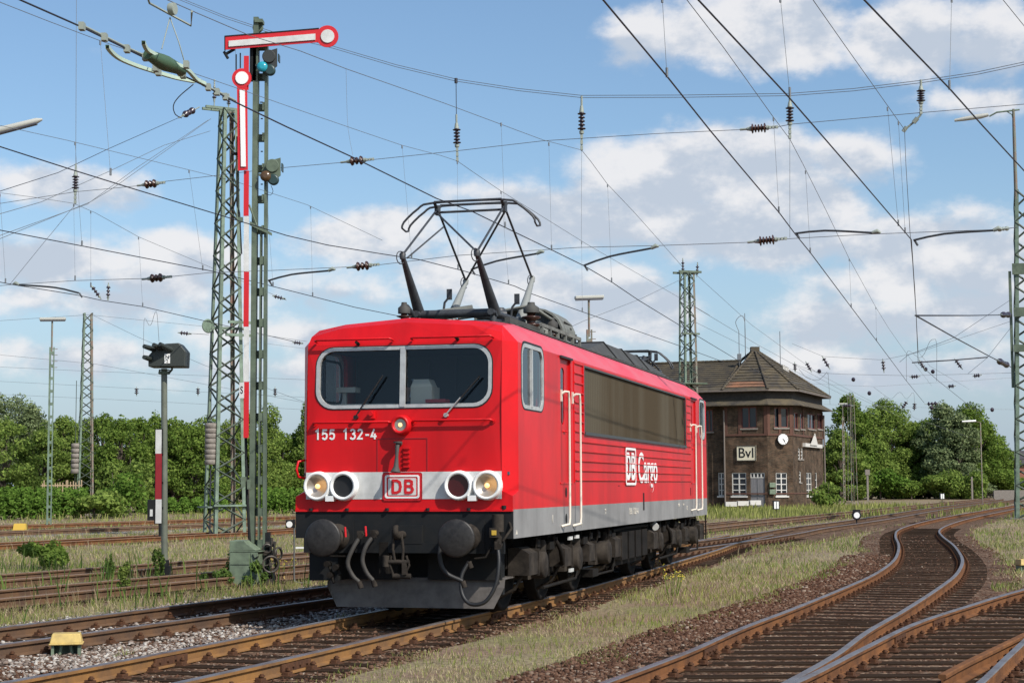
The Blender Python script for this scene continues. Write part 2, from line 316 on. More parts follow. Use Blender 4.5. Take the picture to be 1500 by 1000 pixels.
def strokes(name, txt, h, mtx, m, parent, th=.14, adv=.68, wsc=1.0, ext=.003):
    q = MB(); x = 0; tot = sum(adv * (.8 if c in '- ' else 1) for c in txt) - (adv - .56)
    for c in txt:
        for si, st in enumerate(STROKES[c]):
            P = [Vector(((x + a - tot / 2) * h * wsc, (b - .5) * h, 0)) for a, b in st]; l = []; rr = []
            for i, p in enumerate(P):
                d0 = (P[i] - P[i - 1]).normalized() if i else (P[1] - P[0]).normalized(); d1 = (P[i + 1] - P[i]).normalized() if i < len(P) - 1 else d0
                n0 = Vector((-d0.y, d0.x, 0)); n1 = Vector((-d1.y, d1.x, 0)); nn = n0 + n1; k = min(2.2, 1 / max(.2, (1 + n0.dot(n1)) / 2) ** .5); nn = nn.normalized() * (th * h / 2) * k
                l.append(p + nn); rr.append(p - nn)
            z = ext + si * .0012; n = len(P); vs = [mtx @ Vector((v.x, v.y, z)) for v in l + rr] + [mtx @ Vector((v.x, v.y, 0)) for v in l + rr]
            fs = [(i, n + i, n + i + 1, i + 1) for i in range(n - 1)] + [(i, i + 1, 2 * n + i + 1, 2 * n + i) for i in range(n - 1)] + [(n + i, 3 * n + i, 3 * n + i + 1, n + i + 1) for i in range(n - 1)] + [(0, 2 * n, 3 * n, n), (n - 1, 2 * n - 1, 4 * n - 1, 3 * n - 1)]
            q.add(vs, fs)
        x += adv * (.8 if c in '- ' else 1)
    return q.build(name, m, parent)
def wallm(origin, xdir, ydir, zoff=0):
    x = Vector(xdir).normalized(); y = Vector(ydir).normalized(); z = x.cross(y)
    return Matrix(((x.x, y.x, z.x, origin[0]), (x.y, y.y, z.y, origin[1]), (x.z, y.z, z.z, origin[2]), (0, 0, 0, 1)))
def cr(pts, step=0.5):
    """catmull-rom through 2D/3D points, resampled"""
    P = [Vector(p) for p in pts]; P = [P[0] * 2 - P[1]] + P + [P[-1] * 2 - P[-2]]; out = []
    for i in range(1, len(P) - 2):
        a, b, c, d = P[i - 1:i + 3]; n = max(2, int((c - b).length / step))
        for k in range(n):
            t = k / n; out.append(0.5 * ((2 * b) + (c - a) * t + (2 * a - 5 * b + 4 * c - d) * t * t + (3 * b - a - 3 * c + d) * t ** 3))
    out.append(P[-2]); return out

# ================================================================ LOCOMOTIVE (local: x viewer's right, y backwards, z up from rail head)
HA = R(14.6); RV = Vector((math.cos(HA), -math.sin(HA), 0)); DV = Vector((math.sin(HA), math.cos(HA), 0))
W2 = 1.475; LEN = 17.45
LOC = empty('electric_locomotive', Vector((0, 21.8, 0)) - RV * W2, -HA, 'red electric locomotive with white lamp band and raised front pantograph', 'locomotive')
def P_(mb, name, m, parent=None, **k): return mb.build(name, m, parent or LOC, **k)
FX = 1.33; SZ0, SZ1, TZ = 1.05, 1.42, 3.58
# --- body shell
b = MB(); nf = lambda u, v: (u, 0.0, v)
WS = rrect(-1.17, 2.765, 1.17, 3.51, 0.22)
lean = lambda u, v: (u, 0.0 if v < 2.7 else (v - 2.7) * 0.05, v)
panel([(-FX, 1.56), (FX, 1.56), (FX, 3.58), (-FX, 3.58)], [WS], lean, 0.07, (0, 1, 0), mb=b)
SWIN = rrect(0.50, 2.76, 1.68, 3.56, 0.16); SWR = rrect(16.33, 2.76, 17.1, 3.56, 0.14)
DOORH = [(2.74, 1.77), (3.42, 1.77), (3.42, 3.56), (2.74, 3.56)]; DOORR = [(15.10, 1.77), (15.80, 1.77), (15.80, 3.52), (15.10, 3.52)]
GRH = [(4.34, 2.53), (14.3, 2.53), (14.3, 3.51), (4.34, 3.51)]
for s in (1, -1):
    f3 = lambda u, v, s=s: (s * W2, u, v)
    panel([(0.3, SZ1), (LEN - .1, SZ1), (LEN - .1, TZ), (0.3, TZ)], [SWIN, DOORH, GRH, DOORR, SWR], f3, 0.10, (-s, 0, 0), mb=b)
    # chamfered cab corner and its slanted foot
    b.quad((s * FX, 0, 1.56), (s * FX, 0.0, 2.7), (s * W2, .3, 2.7), (s * W2, .3, 1.56)); b.quad((s * FX, 0, 2.7), (s * FX, 0.044, TZ), (s * (W2), .3, TZ), (s * W2, .3, 2.7))
    b.quad((s * FX, -.001, 1.66), (s * (W2 + .001), .3, 1.66), (s * (W2 + .001), -.001, 1.59)); b.quad((s * FX, -.001, 1.66), (s * (W2 + .001), -.001, 1.59), (s * (W2 + .001), -.001, SZ1), (s * FX, -.001, SZ1)); b.quad((s * (W2 + .001), .3, 1.66), (s * (W2 + .001), .3, SZ1), (s * (W2 + .001), -.001, SZ1), (s * (W2 + .001), -.001, 1.59))
    # recessed backs of doors and the grille
b.quad((-FX - .02, 0, SZ1), (FX + .02, 0, SZ1), (FX, 0, 1.56), (-FX, 0, 1.56))
b.quad((-W2, LEN - .1, SZ1), (W2, LEN - .1, SZ1), (W2, LEN - .1, TZ), (-W2, LEN - .1, TZ))
P_(b, 'body', RED)
# red lip over the buffer beam
b = MB(); b.box((0, 0.01, 1.41), (2 * W2, .06, .03)); P_(b, 'beam_lip', RED)
# --- roof shell: fold + crown
secs = [(0.044, [(1.33, 3.58), (1.31, 3.58), (.9, 3.58), (0, 3.58)]), (0.12, [(1.36, 3.58), (1.31, 3.70), (.9, 3.80), (0, 3.86)]), (0.30, [(1.475, 3.58), (1.27, 3.80), (.9, 3.87), (0, 3.935)]),
        (1.25, [(1.475, 3.58), (1.17, 3.90), (.9, 3.95), (0, 4.0)]), (LEN - 1.2, [(1.475, 3.58), (1.17, 3.90), (.9, 3.95), (0, 4.0)]), (LEN - .1, [(1.475, 3.58), (1.27, 3.80), (.9, 3.87), (0, 3.93)])]
b = MB()
for i in range(len(secs) - 1):
    (y0, p0), (y1, p1) = secs[i], secs[i + 1]
    for s in (1, -1):
        for k in range(3):
            mi = 1 if (k == 0 and y0 > 1.0) else (2 if (y0 > 1.0 and k > 0) else 0)
            if y0 > .25 and k == 0 and mi == 0: mi = 1
            b.quad((s * p0[k][0], y0, p0[k][1]), (s * p1[k][0], y1, p1[k][1]), (s * p1[k + 1][0], y1, p1[k + 1][1]), (s * p0[k + 1][0], y0, p0[k + 1][1]), mi=mi)
P_(b, 'roof', [RED, REDF, ROOFG])
# --- grey sill along both sides and the end frame
for s in (1, -1): b = MB(); b.b2((s * W2, 0.03, SZ0), (s * (W2 - .05), LEN - .1, SZ1), 0); P_(b, 'side_sill', GREY)
b = MB(); b.b2((-W2 + .05, LEN - .15, SZ0), (W2 - .05, LEN - .1, SZ1)); P_(b, 'rear_beam', GREY)
b = MB(); b.b2((-W2 + .0, 0.0, 1.05), (W2 - .0, .03, 1.395)); b.b2((-1.36, 0.0, .86), (1.36, .05, 1.05)); b.b2((-W2 + .06, .06, 1.36), (W2 - .06, LEN - .2, 1.40))
b.box((0.02, -.02, .93), (1.3, .05, .13)); b.b2((-1.3, .05, .5), (-.9, .4, .86))
P_(b, 'buffer_beam', BLK)
# --- ribs on the side, broken at the grille and door
b = MB()
for s in (1, -1):
    for i, z in enumerate([1.80 + .1445 * k for k in range(13)]):
        segs = [(3.62, 15.0)] if z < 2.5 else [(3.62, 4.22), (14.42, 15.0)]
        for y0, y1 in segs:
            b.prism([(s * W2, y0, z - .022), (s * (W2 + .022), y0, z - .008), (s * (W2 + .022), y0, z + .006), (s * W2, y0, z + .012)], (0, y1 - y0, 0))
    for y in (4.26, 14.38): b.prism([(s * W2, y - .03, 2.5), (s * (W2 + .02), y - .03, 2.5), (s * (W2 + .02), y + .01, 2.5), (s * W2, y + .03, 2.5)], (0, 0, 1.05))
    b.b2((s * W2, 3.60, 1.76), (s * (W2 + .012), 3.63, 3.56))
P_(b, 'side_ribs', RED)
# --- grille
for s in (1, -1):
    b = MB(); y0, y1, z0, z1 = 4.34, 14.3, 2.53, 3.51
    n = 74
    for i in range(n):   # shallow vertical corrugation of the mesh panels
        ya = y0 + (y1 - y0) * i / n; yb = y0 + (y1 - y0) * (i + 1) / n; ym = (ya + yb) / 2
        b.quad((s * (W2 - .022), ya, z0), (s * (W2 - .017), ym, z0), (s * (W2 - .017), ym, z1), (s * (W2 - .022), ya, z1)); b.quad((s * (W2 - .017), ym, z0), (s * (W2 - .022), yb, z0), (s * (W2 - .022), yb, z1), (s * (W2 - .017), ym, z1))
    g = P_(b, 'ventilation_grille', MESHM)
    b = MB()
    b.b2((s * (W2 - .03), y0 - .02, z0 - .05), (s * (W2 + .03), y1 + .02, z0)); b.b2((s * (W2 - .03), y0 - .02, z1), (s * (W2 + .015), y1 + .02, z1 + .03))
    b.b2((s * (W2 - .03), y0 - .03, z0), (s * (W2 + .015), y0, z1)); b.b2((s * (W2 - .03), y1, z0), (s * (W2 + .015), y1 + .03, z1))
    P_(b, 'grille_frame', mat('grille frame', (0.05, 0.055, 0.055), 0.6), g)
# --- side windows, doors
def side_window(u0, u1, z0, z1, s, split):
    f3 = lambda u, v: (s * (W2 + .004), u, v)
    fr = frame_ring(rrect(u0 - .02, z0 - .03, u1 + .03, z1 + .03, .18), rrect(u0 + .035, z0 + .02, u1 - .03, z1 - .02, .14), f3, (s * -.05, 0, 0))
    if split: fr.b2((s * (W2 + .016), split - .03, z0 + .0), (s * (W2 - .015), split + .03, z1 - .03))
    w = P_(fr, 'cab_side_window', ALU)
    g = panel(rrect(u0 + .02, z0 + .01, u1 - .02, z1 - .01, .14), [], lambda u, v: (s * (W2 - .015), u, v)); P_(g, 'pane', GLASSB, w)
    rb = frame_ring(rrect(u0 - .045, z0 - .05, u1 + .055, z1 + .06, .2), rrect(u0 - .02, z0 - .03, u1 + .03, z1 + .03, .18), f3, (s * -.01, 0, 0)); P_(rb, 'seal', RUB, w)
    if split:
        q = frame_ring(rrect(u0 + .16, z0 + .1, u1 - .12, z1 - .1, .15), rrect(u0 + .19, z0 + .13, u1 - .15, z1 - .13, .13), lambda u, v: (s * (W2 - .055), u, v), (s * -.02, 0, 0)); P_(q, 'inner_frame', RUB, w)
for s in (1, -1):
    side_window(.50, 1.68, 2.76, 3.56, s, 1.02); side_window(16.33, 17.1, 2.76, 3.56, s, None)
    for (y0, y1) in ((2.74, 3.42), (15.10, 15.80)):
        hole = rrect(y0 + .14, 2.60, y0 + .40, 3.42, .1)
        d = panel([(y0, 1.77), (y1, 1.77), (y1, 3.56), (y0, 3.56)], [hole], lambda u, v, s=s: (s * (W2 - .035), u, v), .03, (-s, 0, 0)); d = P_(d, 'cab_door', RED)
        P_(panel(hole, [], lambda u, v, s=s: (s * (W2 - .045), u, v)), 'door_window', GLASSB, d)
        q = MB(); q.b2((s * (W2 - .02), y0 - .05, 3.55), (s * (W2 + .03), y1 + .04, 3.58)); P_(q, 'rain_strip', RUB, d)
        q = MB(); q.b2((s * W2, y0 - .05, 1.74), (s * (W2 + .012), y1 + .05, 1.765)); q.tube([(s * (W2 - .035), y0 + .3, 2.5), (s * (W2 - .01), y0 + .3, 2.5), (s * (W2 - .01), y0 + .42, 2.5)], .012); P_(q, 'door_handle', RED, d)
    for y, zb, zt in ((2.86, 1.14, 3.06), (3.60, 1.13, 3.06), (15.08, 1.18, 2.99), (15.95, 1.17, 2.99)):
        q = MB(); xo = s * (W2 + .10)
        q.tube([(s * W2, y - .1, zt - .04), (s * (W2 + .06), y - .1, zt), (xo, y - .04, zt - .0), (xo, y, zt - .12), (xo, y, zb + .12), (xo, y - .03, zb + .03), (s * W2, y - .12, zb)], .019, 8)
        q.b2((s * W2, y - .13, zt - .14), (s * (W2 + .02), y - .07, zt + .03)); P_(q, 'door_handrail', CREAM)
# shunter's step cut-outs under the doors
q = MB()
for y in (2.98, 3.0):
    pass
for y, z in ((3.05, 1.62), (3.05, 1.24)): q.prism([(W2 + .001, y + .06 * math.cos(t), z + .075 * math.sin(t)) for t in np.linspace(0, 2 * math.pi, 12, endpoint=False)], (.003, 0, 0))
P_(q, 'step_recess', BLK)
q = MB(); q.b2((W2 + .001, 9.28, 1.27), (W2 + .004, 9.40, 1.58)); q.b2((W2 + .001, 14.9, 1.50), (W2 + .004, 14.96, 1.66)); q.b2((W2 + .001, 6.95, 1.705), (W2 + .004, 7.1, 1.715)); P_(q, 'drain_streak', BLK)
# --- windscreen
q = frame_ring(rrect(-1.20, 2.735, 1.20, 3.54, .24), rrect(-1.155, 2.78, 1.155, 3.495, .205), lambda u, v: (u, -.012 + max(0, v - 2.7) * .05, v), (0, .05, 0))
q.prism([(-.036, -.02, 2.75), (.036, -.02, 2.75), (.036, .02, 3.53), (-.036, .02, 3.53)], (0, .03, 0)); WSF = P_(q, 'windscreen_frame', ALU)
for s in (-1, 1):
    q = panel([(min(0, s * 1.15), 2.78), (max(0, s * 1.15), 2.78), (max(0, s * 1.15), 3.5), (min(0, s * 1.15), 3.5)], [], lambda u, v: (u, .035 + max(0, v - 2.7) * .05, v)); P_(q, 'windscreen_pane', GLASS, WSF)
q = frame_ring(rrect(-1.215, 2.72, 1.215, 3.555, .25), rrect(-1.20, 2.735, 1.20, 3.54, .24), lambda u, v: (u, -.004 + max(0, v - 2.7) * .05, v), (0, .02, 0)); P_(q, 'windscreen_seal', RUB, WSF)
for (x0, z0, x1, z1) in ((-.63, 2.62, -.26, 3.16), (.60, 2.63, 1.05, 3.12)):
    q = MB(); q.cyl((x0, 0, z0), (x0, -.06, z0), .028); q.tube([(x0, -.06, z0), (x0 + (x1 - x0) * .45, -.07, z0 + (z1 - z0) * .45)], .010, mi=0)
    a = P_(q, 'wiper', ALU if x0 > 0 else RUB); q = MB(); q.tube([(x0 + (x1 - x0) * .3, -.05, z0 + (z1 - z0) * .3), (x1, -.03, z1)], .014); P_(q, 'wiper_blade', RUB, a)
# --- cab interior
q = MB(); q.b2((-1.38, 2.05, 1.9), (1.38, 2.09, 3.56)); q.b2((-1.4, .1, 1.86), (1.4, 2.05, 1.9)); q.b2((-1.38, .15, 3.56), (1.38, 2.05, 3.575)); q.b2((-.34, 2.0, 2.0), (-.26, 2.05, 3.5)); q.b2((.1, 2.0, 2.9), (.14, 2.05, 3.5)); P_(q, 'cab_interior', DARKI)
q = MB(); q.b2((-1.05, .12, 2.68), (-.15, .7, 2.80)); q.b2((.03, .25, 2.60), (.32, .6, 3.02)); q.prism([(.03, .25, 3.02), (.32, .25, 3.02), (.26, .3, 3.12), (.06, .3, 3.12)], (0, .25, 0)); q.b2((.3, .13, 2.68), (1.05, .6, 2.79)); q.b2((-1.12, .55, 2.98), (-.85, .75, 3.05)); q.b2((-1.05, .6, 2.80), (-1.0, .65, 3.0)); P_(q, 'driving_desk', DESK)
q = MB(); q.b2((.28, .1, 2.80), (.55, .3, 2.845)); P_(q, 'red_folder', SIGDR, ); 
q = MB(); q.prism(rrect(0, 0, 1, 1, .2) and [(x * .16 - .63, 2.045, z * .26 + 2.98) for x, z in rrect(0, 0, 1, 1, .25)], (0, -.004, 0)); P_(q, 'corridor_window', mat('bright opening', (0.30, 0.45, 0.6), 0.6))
# --- roof-line and waist handrails
def rail(x0, x1, z, d=.06, r=.016):
    q = MB(); q.tube([(x0, 0, z - .02), (x0, -d * .6, z - .01), (x0 + .03, -d, z), (x1 - .03, -d, z), (x1, -d * .6, z - .01), (x1, 0, z - .02)], r, 8)
    for x in (x0, x1): q.cyl((x, .01, z - .02), (x, -.012, z - .02), .03)
    P_(q, 'front_handrail', RED)
rail(-1.22, -.15, 2.555); rail(.15, 1.22, 2.565)
for x0, x1 in ((-1.2, -.14), (.13, 1.22)):
    q = MB(); z = 3.63; q.tube([(x0, .03, z - .01), (x0, -.03, z), (x0 + .03, -.05, z + .01), (x1 - .03, -.05, z + .01), (x1, -.03, z), (x1, .03, z - .01)], .016, 8)
    P_(q, 'roof_handrail', RED)
# --- white band, badge, number
q = MB(); q.b2((-FX, -.004, 1.555), (FX, .0, 1.905)); P_(q, 'lamp_band', WHITE)
q = frame_ring(rrect(-.27, 1.53, .27, 1.90, .035), rrect(-.26, 1.54, .26, 1.89, .03), lambda u, v: (u, -.012, v), (0, .008, 0)); q.prism([(u, -.012, v) for u, v in rrect(-.27, 1.53, .27, 1.90, .035)], (0, .008, 0)); BD = P_(q, 'railway_badge', SIGR)
q = frame_ring(rrect(-.235, 1.565, .235, 1.865, .03), rrect(-.212, 1.588, .212, 1.842, .022), lambda u, v: (u, -.017, v), (0, .005, 0)); P_(q, 'badge_outline', WHITEC, BD)
q = MB(); q.prism([(u, -.016, v) for u, v in rrect(-.19, 1.605, .19, 1.825, .012)], (0, .004, 0)); P_(q, 'badge_field', WHITE, BD)
strokes('badge_lettering', 'DB', .185, wallm((0, -.017, 1.715), (1, 0, 0), (0, 0, 1)), SIGR, BD, th=.20, adv=.76, wsc=1.22)
strokes('running_number', '155 132-4', .135, wallm((-.785, -.001, 2.40), (1, 0, 0), (0, 0, 1)), WHITEC, LOC, th=.17, adv=.76, wsc=1.0)
strokes('running_number', '155 132-4', .10, wallm((W2 + .002, 8.35, 1.27), (0, 1, 0), (0, 0, 1)), CREAM, LOC, th=.2, adv=.8, wsc=1.3)
for (y, z, t, sz) in ((5.9, 1.30, 'RIC\n 8', .05), (13.35, 1.31, 'KBR', .09), (13.95, 1.32, '8.24 m', .05), (14.4, 1.24, '123 t\n 90 t', .05), (2.2, 1.25, 'I', .16), (4.1, 1.12, 'T', .1), (16.2, 1.26, 'm\n t', .07)):
    text('side_inscription', t, sz, wallm((W2 + .003, y, z), (0, 1, 0), (0, 0, 1)), CREAM, LOC, bold=.001)
q = MB(); q.prism([(W2 + .001, .14, 1.10), (W2 + .001, .24, 1.10), (W2 + .001, .19, 1.16)], (.002, 0, 0)); P_(q, 'jacking_mark', CREAM)
fo = lambda u, v: (W2 + .026, u, v)
q = frame_ring(rrect(7.55, 1.72, 8.50, 2.36, .06), rrect(7.60, 1.76, 8.45, 2.32, .05), fo, (-.003, 0, 0)); P_(q, 'side_badge_outline', WHITEC)
strokes('side_badge_lettering', 'DB', .46, wallm((W2 + .016, 8.03, 2.04), (0, 1, 0), (0, 0, 1)), WHITEC, LOC, th=.2, adv=.76, wsc=1.25)
text('cargo_lettering', 'Cargo', .74, wallm((W2 + .014, 9.75, 2.0), (0, 1, 0), (0, 0, 1)), WHITEC, LOC, bold=.014, sx_=1.08)
# --- headlights
for x, kind in ((-1.15, 'w'), (-.79, 'r'), (.77, 'r'), (1.15, 'w')):
    q = MB(); q.lathe((x, 0, 1.725), (0, -1, 0), [(0, .195), (.07, .19), (.10, .178), (.105, .165), (.095, .145), (.03, .142)], 28, cap=False); h = P_(q, 'headlight', WHITEC)
    q = MB(); q.lathe((x, -.05, 1.725), (0, -1, 0), [(0, .142), (.004, .142)] if kind == 'r' else [(-.04, .005), (-.035, .04), (-.015, .09), (.015, .13), (.03, .143)], 28, cap=(kind == 'r'))
    P_(q, 'lens', REDL if (kind == 'r' and x > 0) else (RUB if kind == 'r' else REFL), h)
    if kind == 'w':
        q = MB(); q.lathe((x, -.03, 1.725), (0, -1, 0), [(0, .03), (.03, .032), (.045, .02), (.05, .005)], 12); P_(q, 'bulb', BULB, h)
for x in (-.97, .96):
    q = MB(); q.b2((x - .055, -.10, 1.53), (x + .055, 0, 1.60)); P_(q, 'lamp_bracket', WHITEC)
q = MB(); q.lathe((0, 0, 2.51), (0, -1, 0), [(0, .135), (.09, .13), (.125, .115), (.13, .10), (.11, .08), (.08, .075)], 24); h = P_(q, 'top_headlight', RED)
q = MB(); q.lathe((0, -.085, 2.51), (0, -1, 0), [(0, .08), (.01, .078)], 20); P_(q, 'lens', REFL, h)
q = MB(); q.lathe((0, -.096, 2.51), (0, -1, 0), [(0, .028), (.01, .02)], 12); P_(q, 'bulb', BULB, h)
# --- horn, steps under horn, access panel, small fittings
q = MB(); q.tube([(-.03, 0, 2.27), (-.03, -.09, 2.27), (-.03, -.12, 2.24), (-.035, -.13, 2.1), (-.04, -.14, 1.97), (-.045, -.15, 1.90)], [.03, .03, .028, .022, .035, .07], 12); q.cyl((-.03, -.1, 2.275), (-.03, -.1, 2.295), .06); P_(q, 'horn', ROOFG)
q = MB()
for k in range(5): q.b2((.02, -.03, 1.96 + .06 * k), (.10, 0, 1.985 + .06 * k))
P_(q, 'horn_bracket', RED)
q = MB()
for a_, c_ in (((-.35, 1.91), (-.34, 2.34)), ((.33, 1.91), (.34, 2.34))): q.b2((a_[0], -.004, a_[1]), (c_[0], 0, c_[1]))
q.b2((-.34, -.004, 2.33), (.33, 0, 2.34)); P_(q, 'access_panel_seam', SIGDR)
q = MB(); q.b2((-.44, -.07, 2.60), (-.37, 0, 2.70)); q.cyl((-.405, -.07, 2.66), (-.405, -.1, 2.66), .03); P_(q, 'flag_holder', RED)
q = MB(); q.tube([(-1.40, .12, 1.83), (-1.46, .05, 1.85), (-1.475, .02, 1.95), (-1.46, .05, 2.05), (-1.40, .12, 2.07)], .017, 8); P_(q, 'corner_handle', RED)
q = MB()
for x, z in ((-.62, 3.60), (.74, 3.63)): q.cyl((x, .04, z - .02), (x, -.05, z), .022)
P_(q, 'washer_jet', GRIME)
q = MB()
for x in (-1.25, -.75, -.2, .35, .9): q.cyl((x, -.03, 1.405), (x, -.03, 1.44), .025)
q.cyl((1.36, .0, 1.42), (1.36, .0, 1.47), .03); P_(q, 'beam_bolt', BLK)
# --- buffers
for x in (-.885, .885):
    q = MB(); q.lathe((x, 0, 1.07), (0, -1, 0), [(0, .17), (.05, .17), (.06, .125), (.32, .12), (.33, .095), (.50, .095)], 24); bf = P_(q, 'buffer', GRIMEL)
    q = MB(); q.lathe((x, -.50, 1.07), (0, -1, 0), [(0, .10), (.02, .235), (.05, .24), (.062, .22), (.075, .12), (.08, .02)], 40); P_(q, 'buffer_plate', BUFM, bf)
    q = MB(); q.b2((x - .22, -.02, .86), (x + .22, .02, 1.28)); P_(q, 'buffer_base', BLK, bf)
# --- coupling
q = MB(); q.b2((-.07, -.05, .98), (.28, .0, 1.22)); cp = P_(q, 'drawgear', BLK)
q = MB(); q.tube([(.02, 0, 1.1), (.02, -.15, 1.1), (.02, -.28, 1.09), (.02, -.36, 1.14), (.02, -.34, 1.2), (.02, -.28, 1.21)], [.05, .05, .055, .045, .035, .02], 10); P_(q, 'coupling_hook', GRIMEL, cp)
q = MB()
for s in (-1, 1):
    q.tube([(.02 + s * .05, -.26, 1.12), (.03 + s * .07, -.27, .92), (.04 + s * .05, -.27, .76)], .02); q.tube([(.04 + s * .10, -.27, .84), (.05 + s * .13, -.27, .72), (.03 + s * .06, -.25, .56)], .018)
q.cyl((-.10, -.27, .76), (.18, -.27, .76), .03); q.cyl((-.04, -.25, .58), (.20, -.25, .58), .035); q.box((.12, -.27, .68), (.06, .06, .16)); q.cyl((-.13, -.27, .70), (-.13, -.27, .84), .045); P_(q, 'screw_coupling', GRIMEL, cp)
# --- hoses
def hose(pts, r, m=RUB, head=True, handle=None):
    q = MB(); q.tube(cr(pts, .03), r, 8); h = P_(q, 'brake_hose', m)
    if head: c = MB(); c.cyl((pts[0][0], pts[0][1] + .1, pts[0][2] + .03), (pts[0][0] + .02, pts[0][1] - .04, pts[0][2] + .01), .04); c.box((pts[0][0], pts[0][1], pts[0][2] + .02), (.06, .08, .10)); c.cyl(pts[-1], (pts[-1][0] + .03, pts[-1][1], pts[-1][2] - .08), .035); P_(c, 'hose_fitting', GRIMEL, h)
    if handle: c = MB(); c.tube([(handle[0] + .01, handle[1], handle[2] - .13), handle], .016); P_(c, 'cock_handle', SIGR, h)
    return h
GH = mat('old hose rubber', (0.040, 0.036, 0.032), 0.7)
hose([(-.52, -.16, 1.08), (-.60, -.22, .92), (-.66, -.24, .74), (-.60, -.22, .58), (-.52, -.2, .50)], .03, GH, handle=(-.74, -.13, 1.20))
hose([(-.34, -.16, 1.09), (-.42, -.22, .95), (-.46, -.24, .78), (-.41, -.22, .62), (-.33, -.2, .52)], .03, GH, handle=(-.46, -.13, 1.21))
hose([(.64, -.16, 1.06), (.58, -.22, .95), (.58, -.23, .78), (.66, -.22, .62), (.86, -.18, .52)], .03, RUB, handle=(.70, -.13, 1.2))
hose([(1.30, -.10, .95), (1.33, -.16, .75), (1.30, -.2, .48), (1.17, -.23, .27), (.98, -.23, .24), (.86, -.2, .36), (.84, -.16, .58), (.92, -.1, .76)], .026, RUB)
q = MB(); q.cyl((1.30, -.08, 1.14), (1.30, -.08, 1.36), .075, n=14); q.box((1.27, -.1, 1.13), (.12, .12, .12)); q.cyl((1.30, -.09, .93), (1.31, -.09, 1.08), .045); q.tube([(1.4, .05, 1.3), (1.47, -.05, 1.18), (1.36, -.08, 1.02)], .018); hb = P_(q, 'heating_socket', GRIMEL)
q = MB(); q.box((1.27, -.165, 1.13), (.06, .01, .06)); P_(q, 'warning_plate', YELB, hb)
q = MB(); q.b2((-.30, -.05, .60), (-.18, .1, 1.0)); q.tube([(-.95, -.12, .82), (-.7, -.16, .82)], .014); q.tube([(1.0, -.12, .80), (1.15, -.12, .82), (1.2, -.05, .95)], .014)
for x, z in ((-.98, .72), (-.86, .68), (-.94, .58)): q.cyl((x, -.05, z), (x, -.17, z), .04); q.tube([(x, -.1, z), (x + .05, -.12, z - .1)], .02)
P_(q, 'pipe_fittings', GRIME)
# --- snow plough under the beam
q = MB(); yp = .55
q.prism([(-1.22, yp, .52), (1.22, yp, .52), (1.22, yp - .05, .40), (1.08, yp - .06, .13), (-1.08, yp - .06, .13), (-1.22, yp - .05, .40)], (0, .02, 0))
q.b2((-1.2, yp + .03, .5), (1.2, yp + .6, .52)); P_(q, 'snow_plough', PLOW)
q = MB(); q.b2((-1.15, .4, .5), (-.2, .5, .86)); q.b2((.2, .45, .5), (1.2, .5, .86)); q.b2((-1.15, .7, .3), (1.15, .8, .9)); P_(q, 'front_crossmember', BLK)
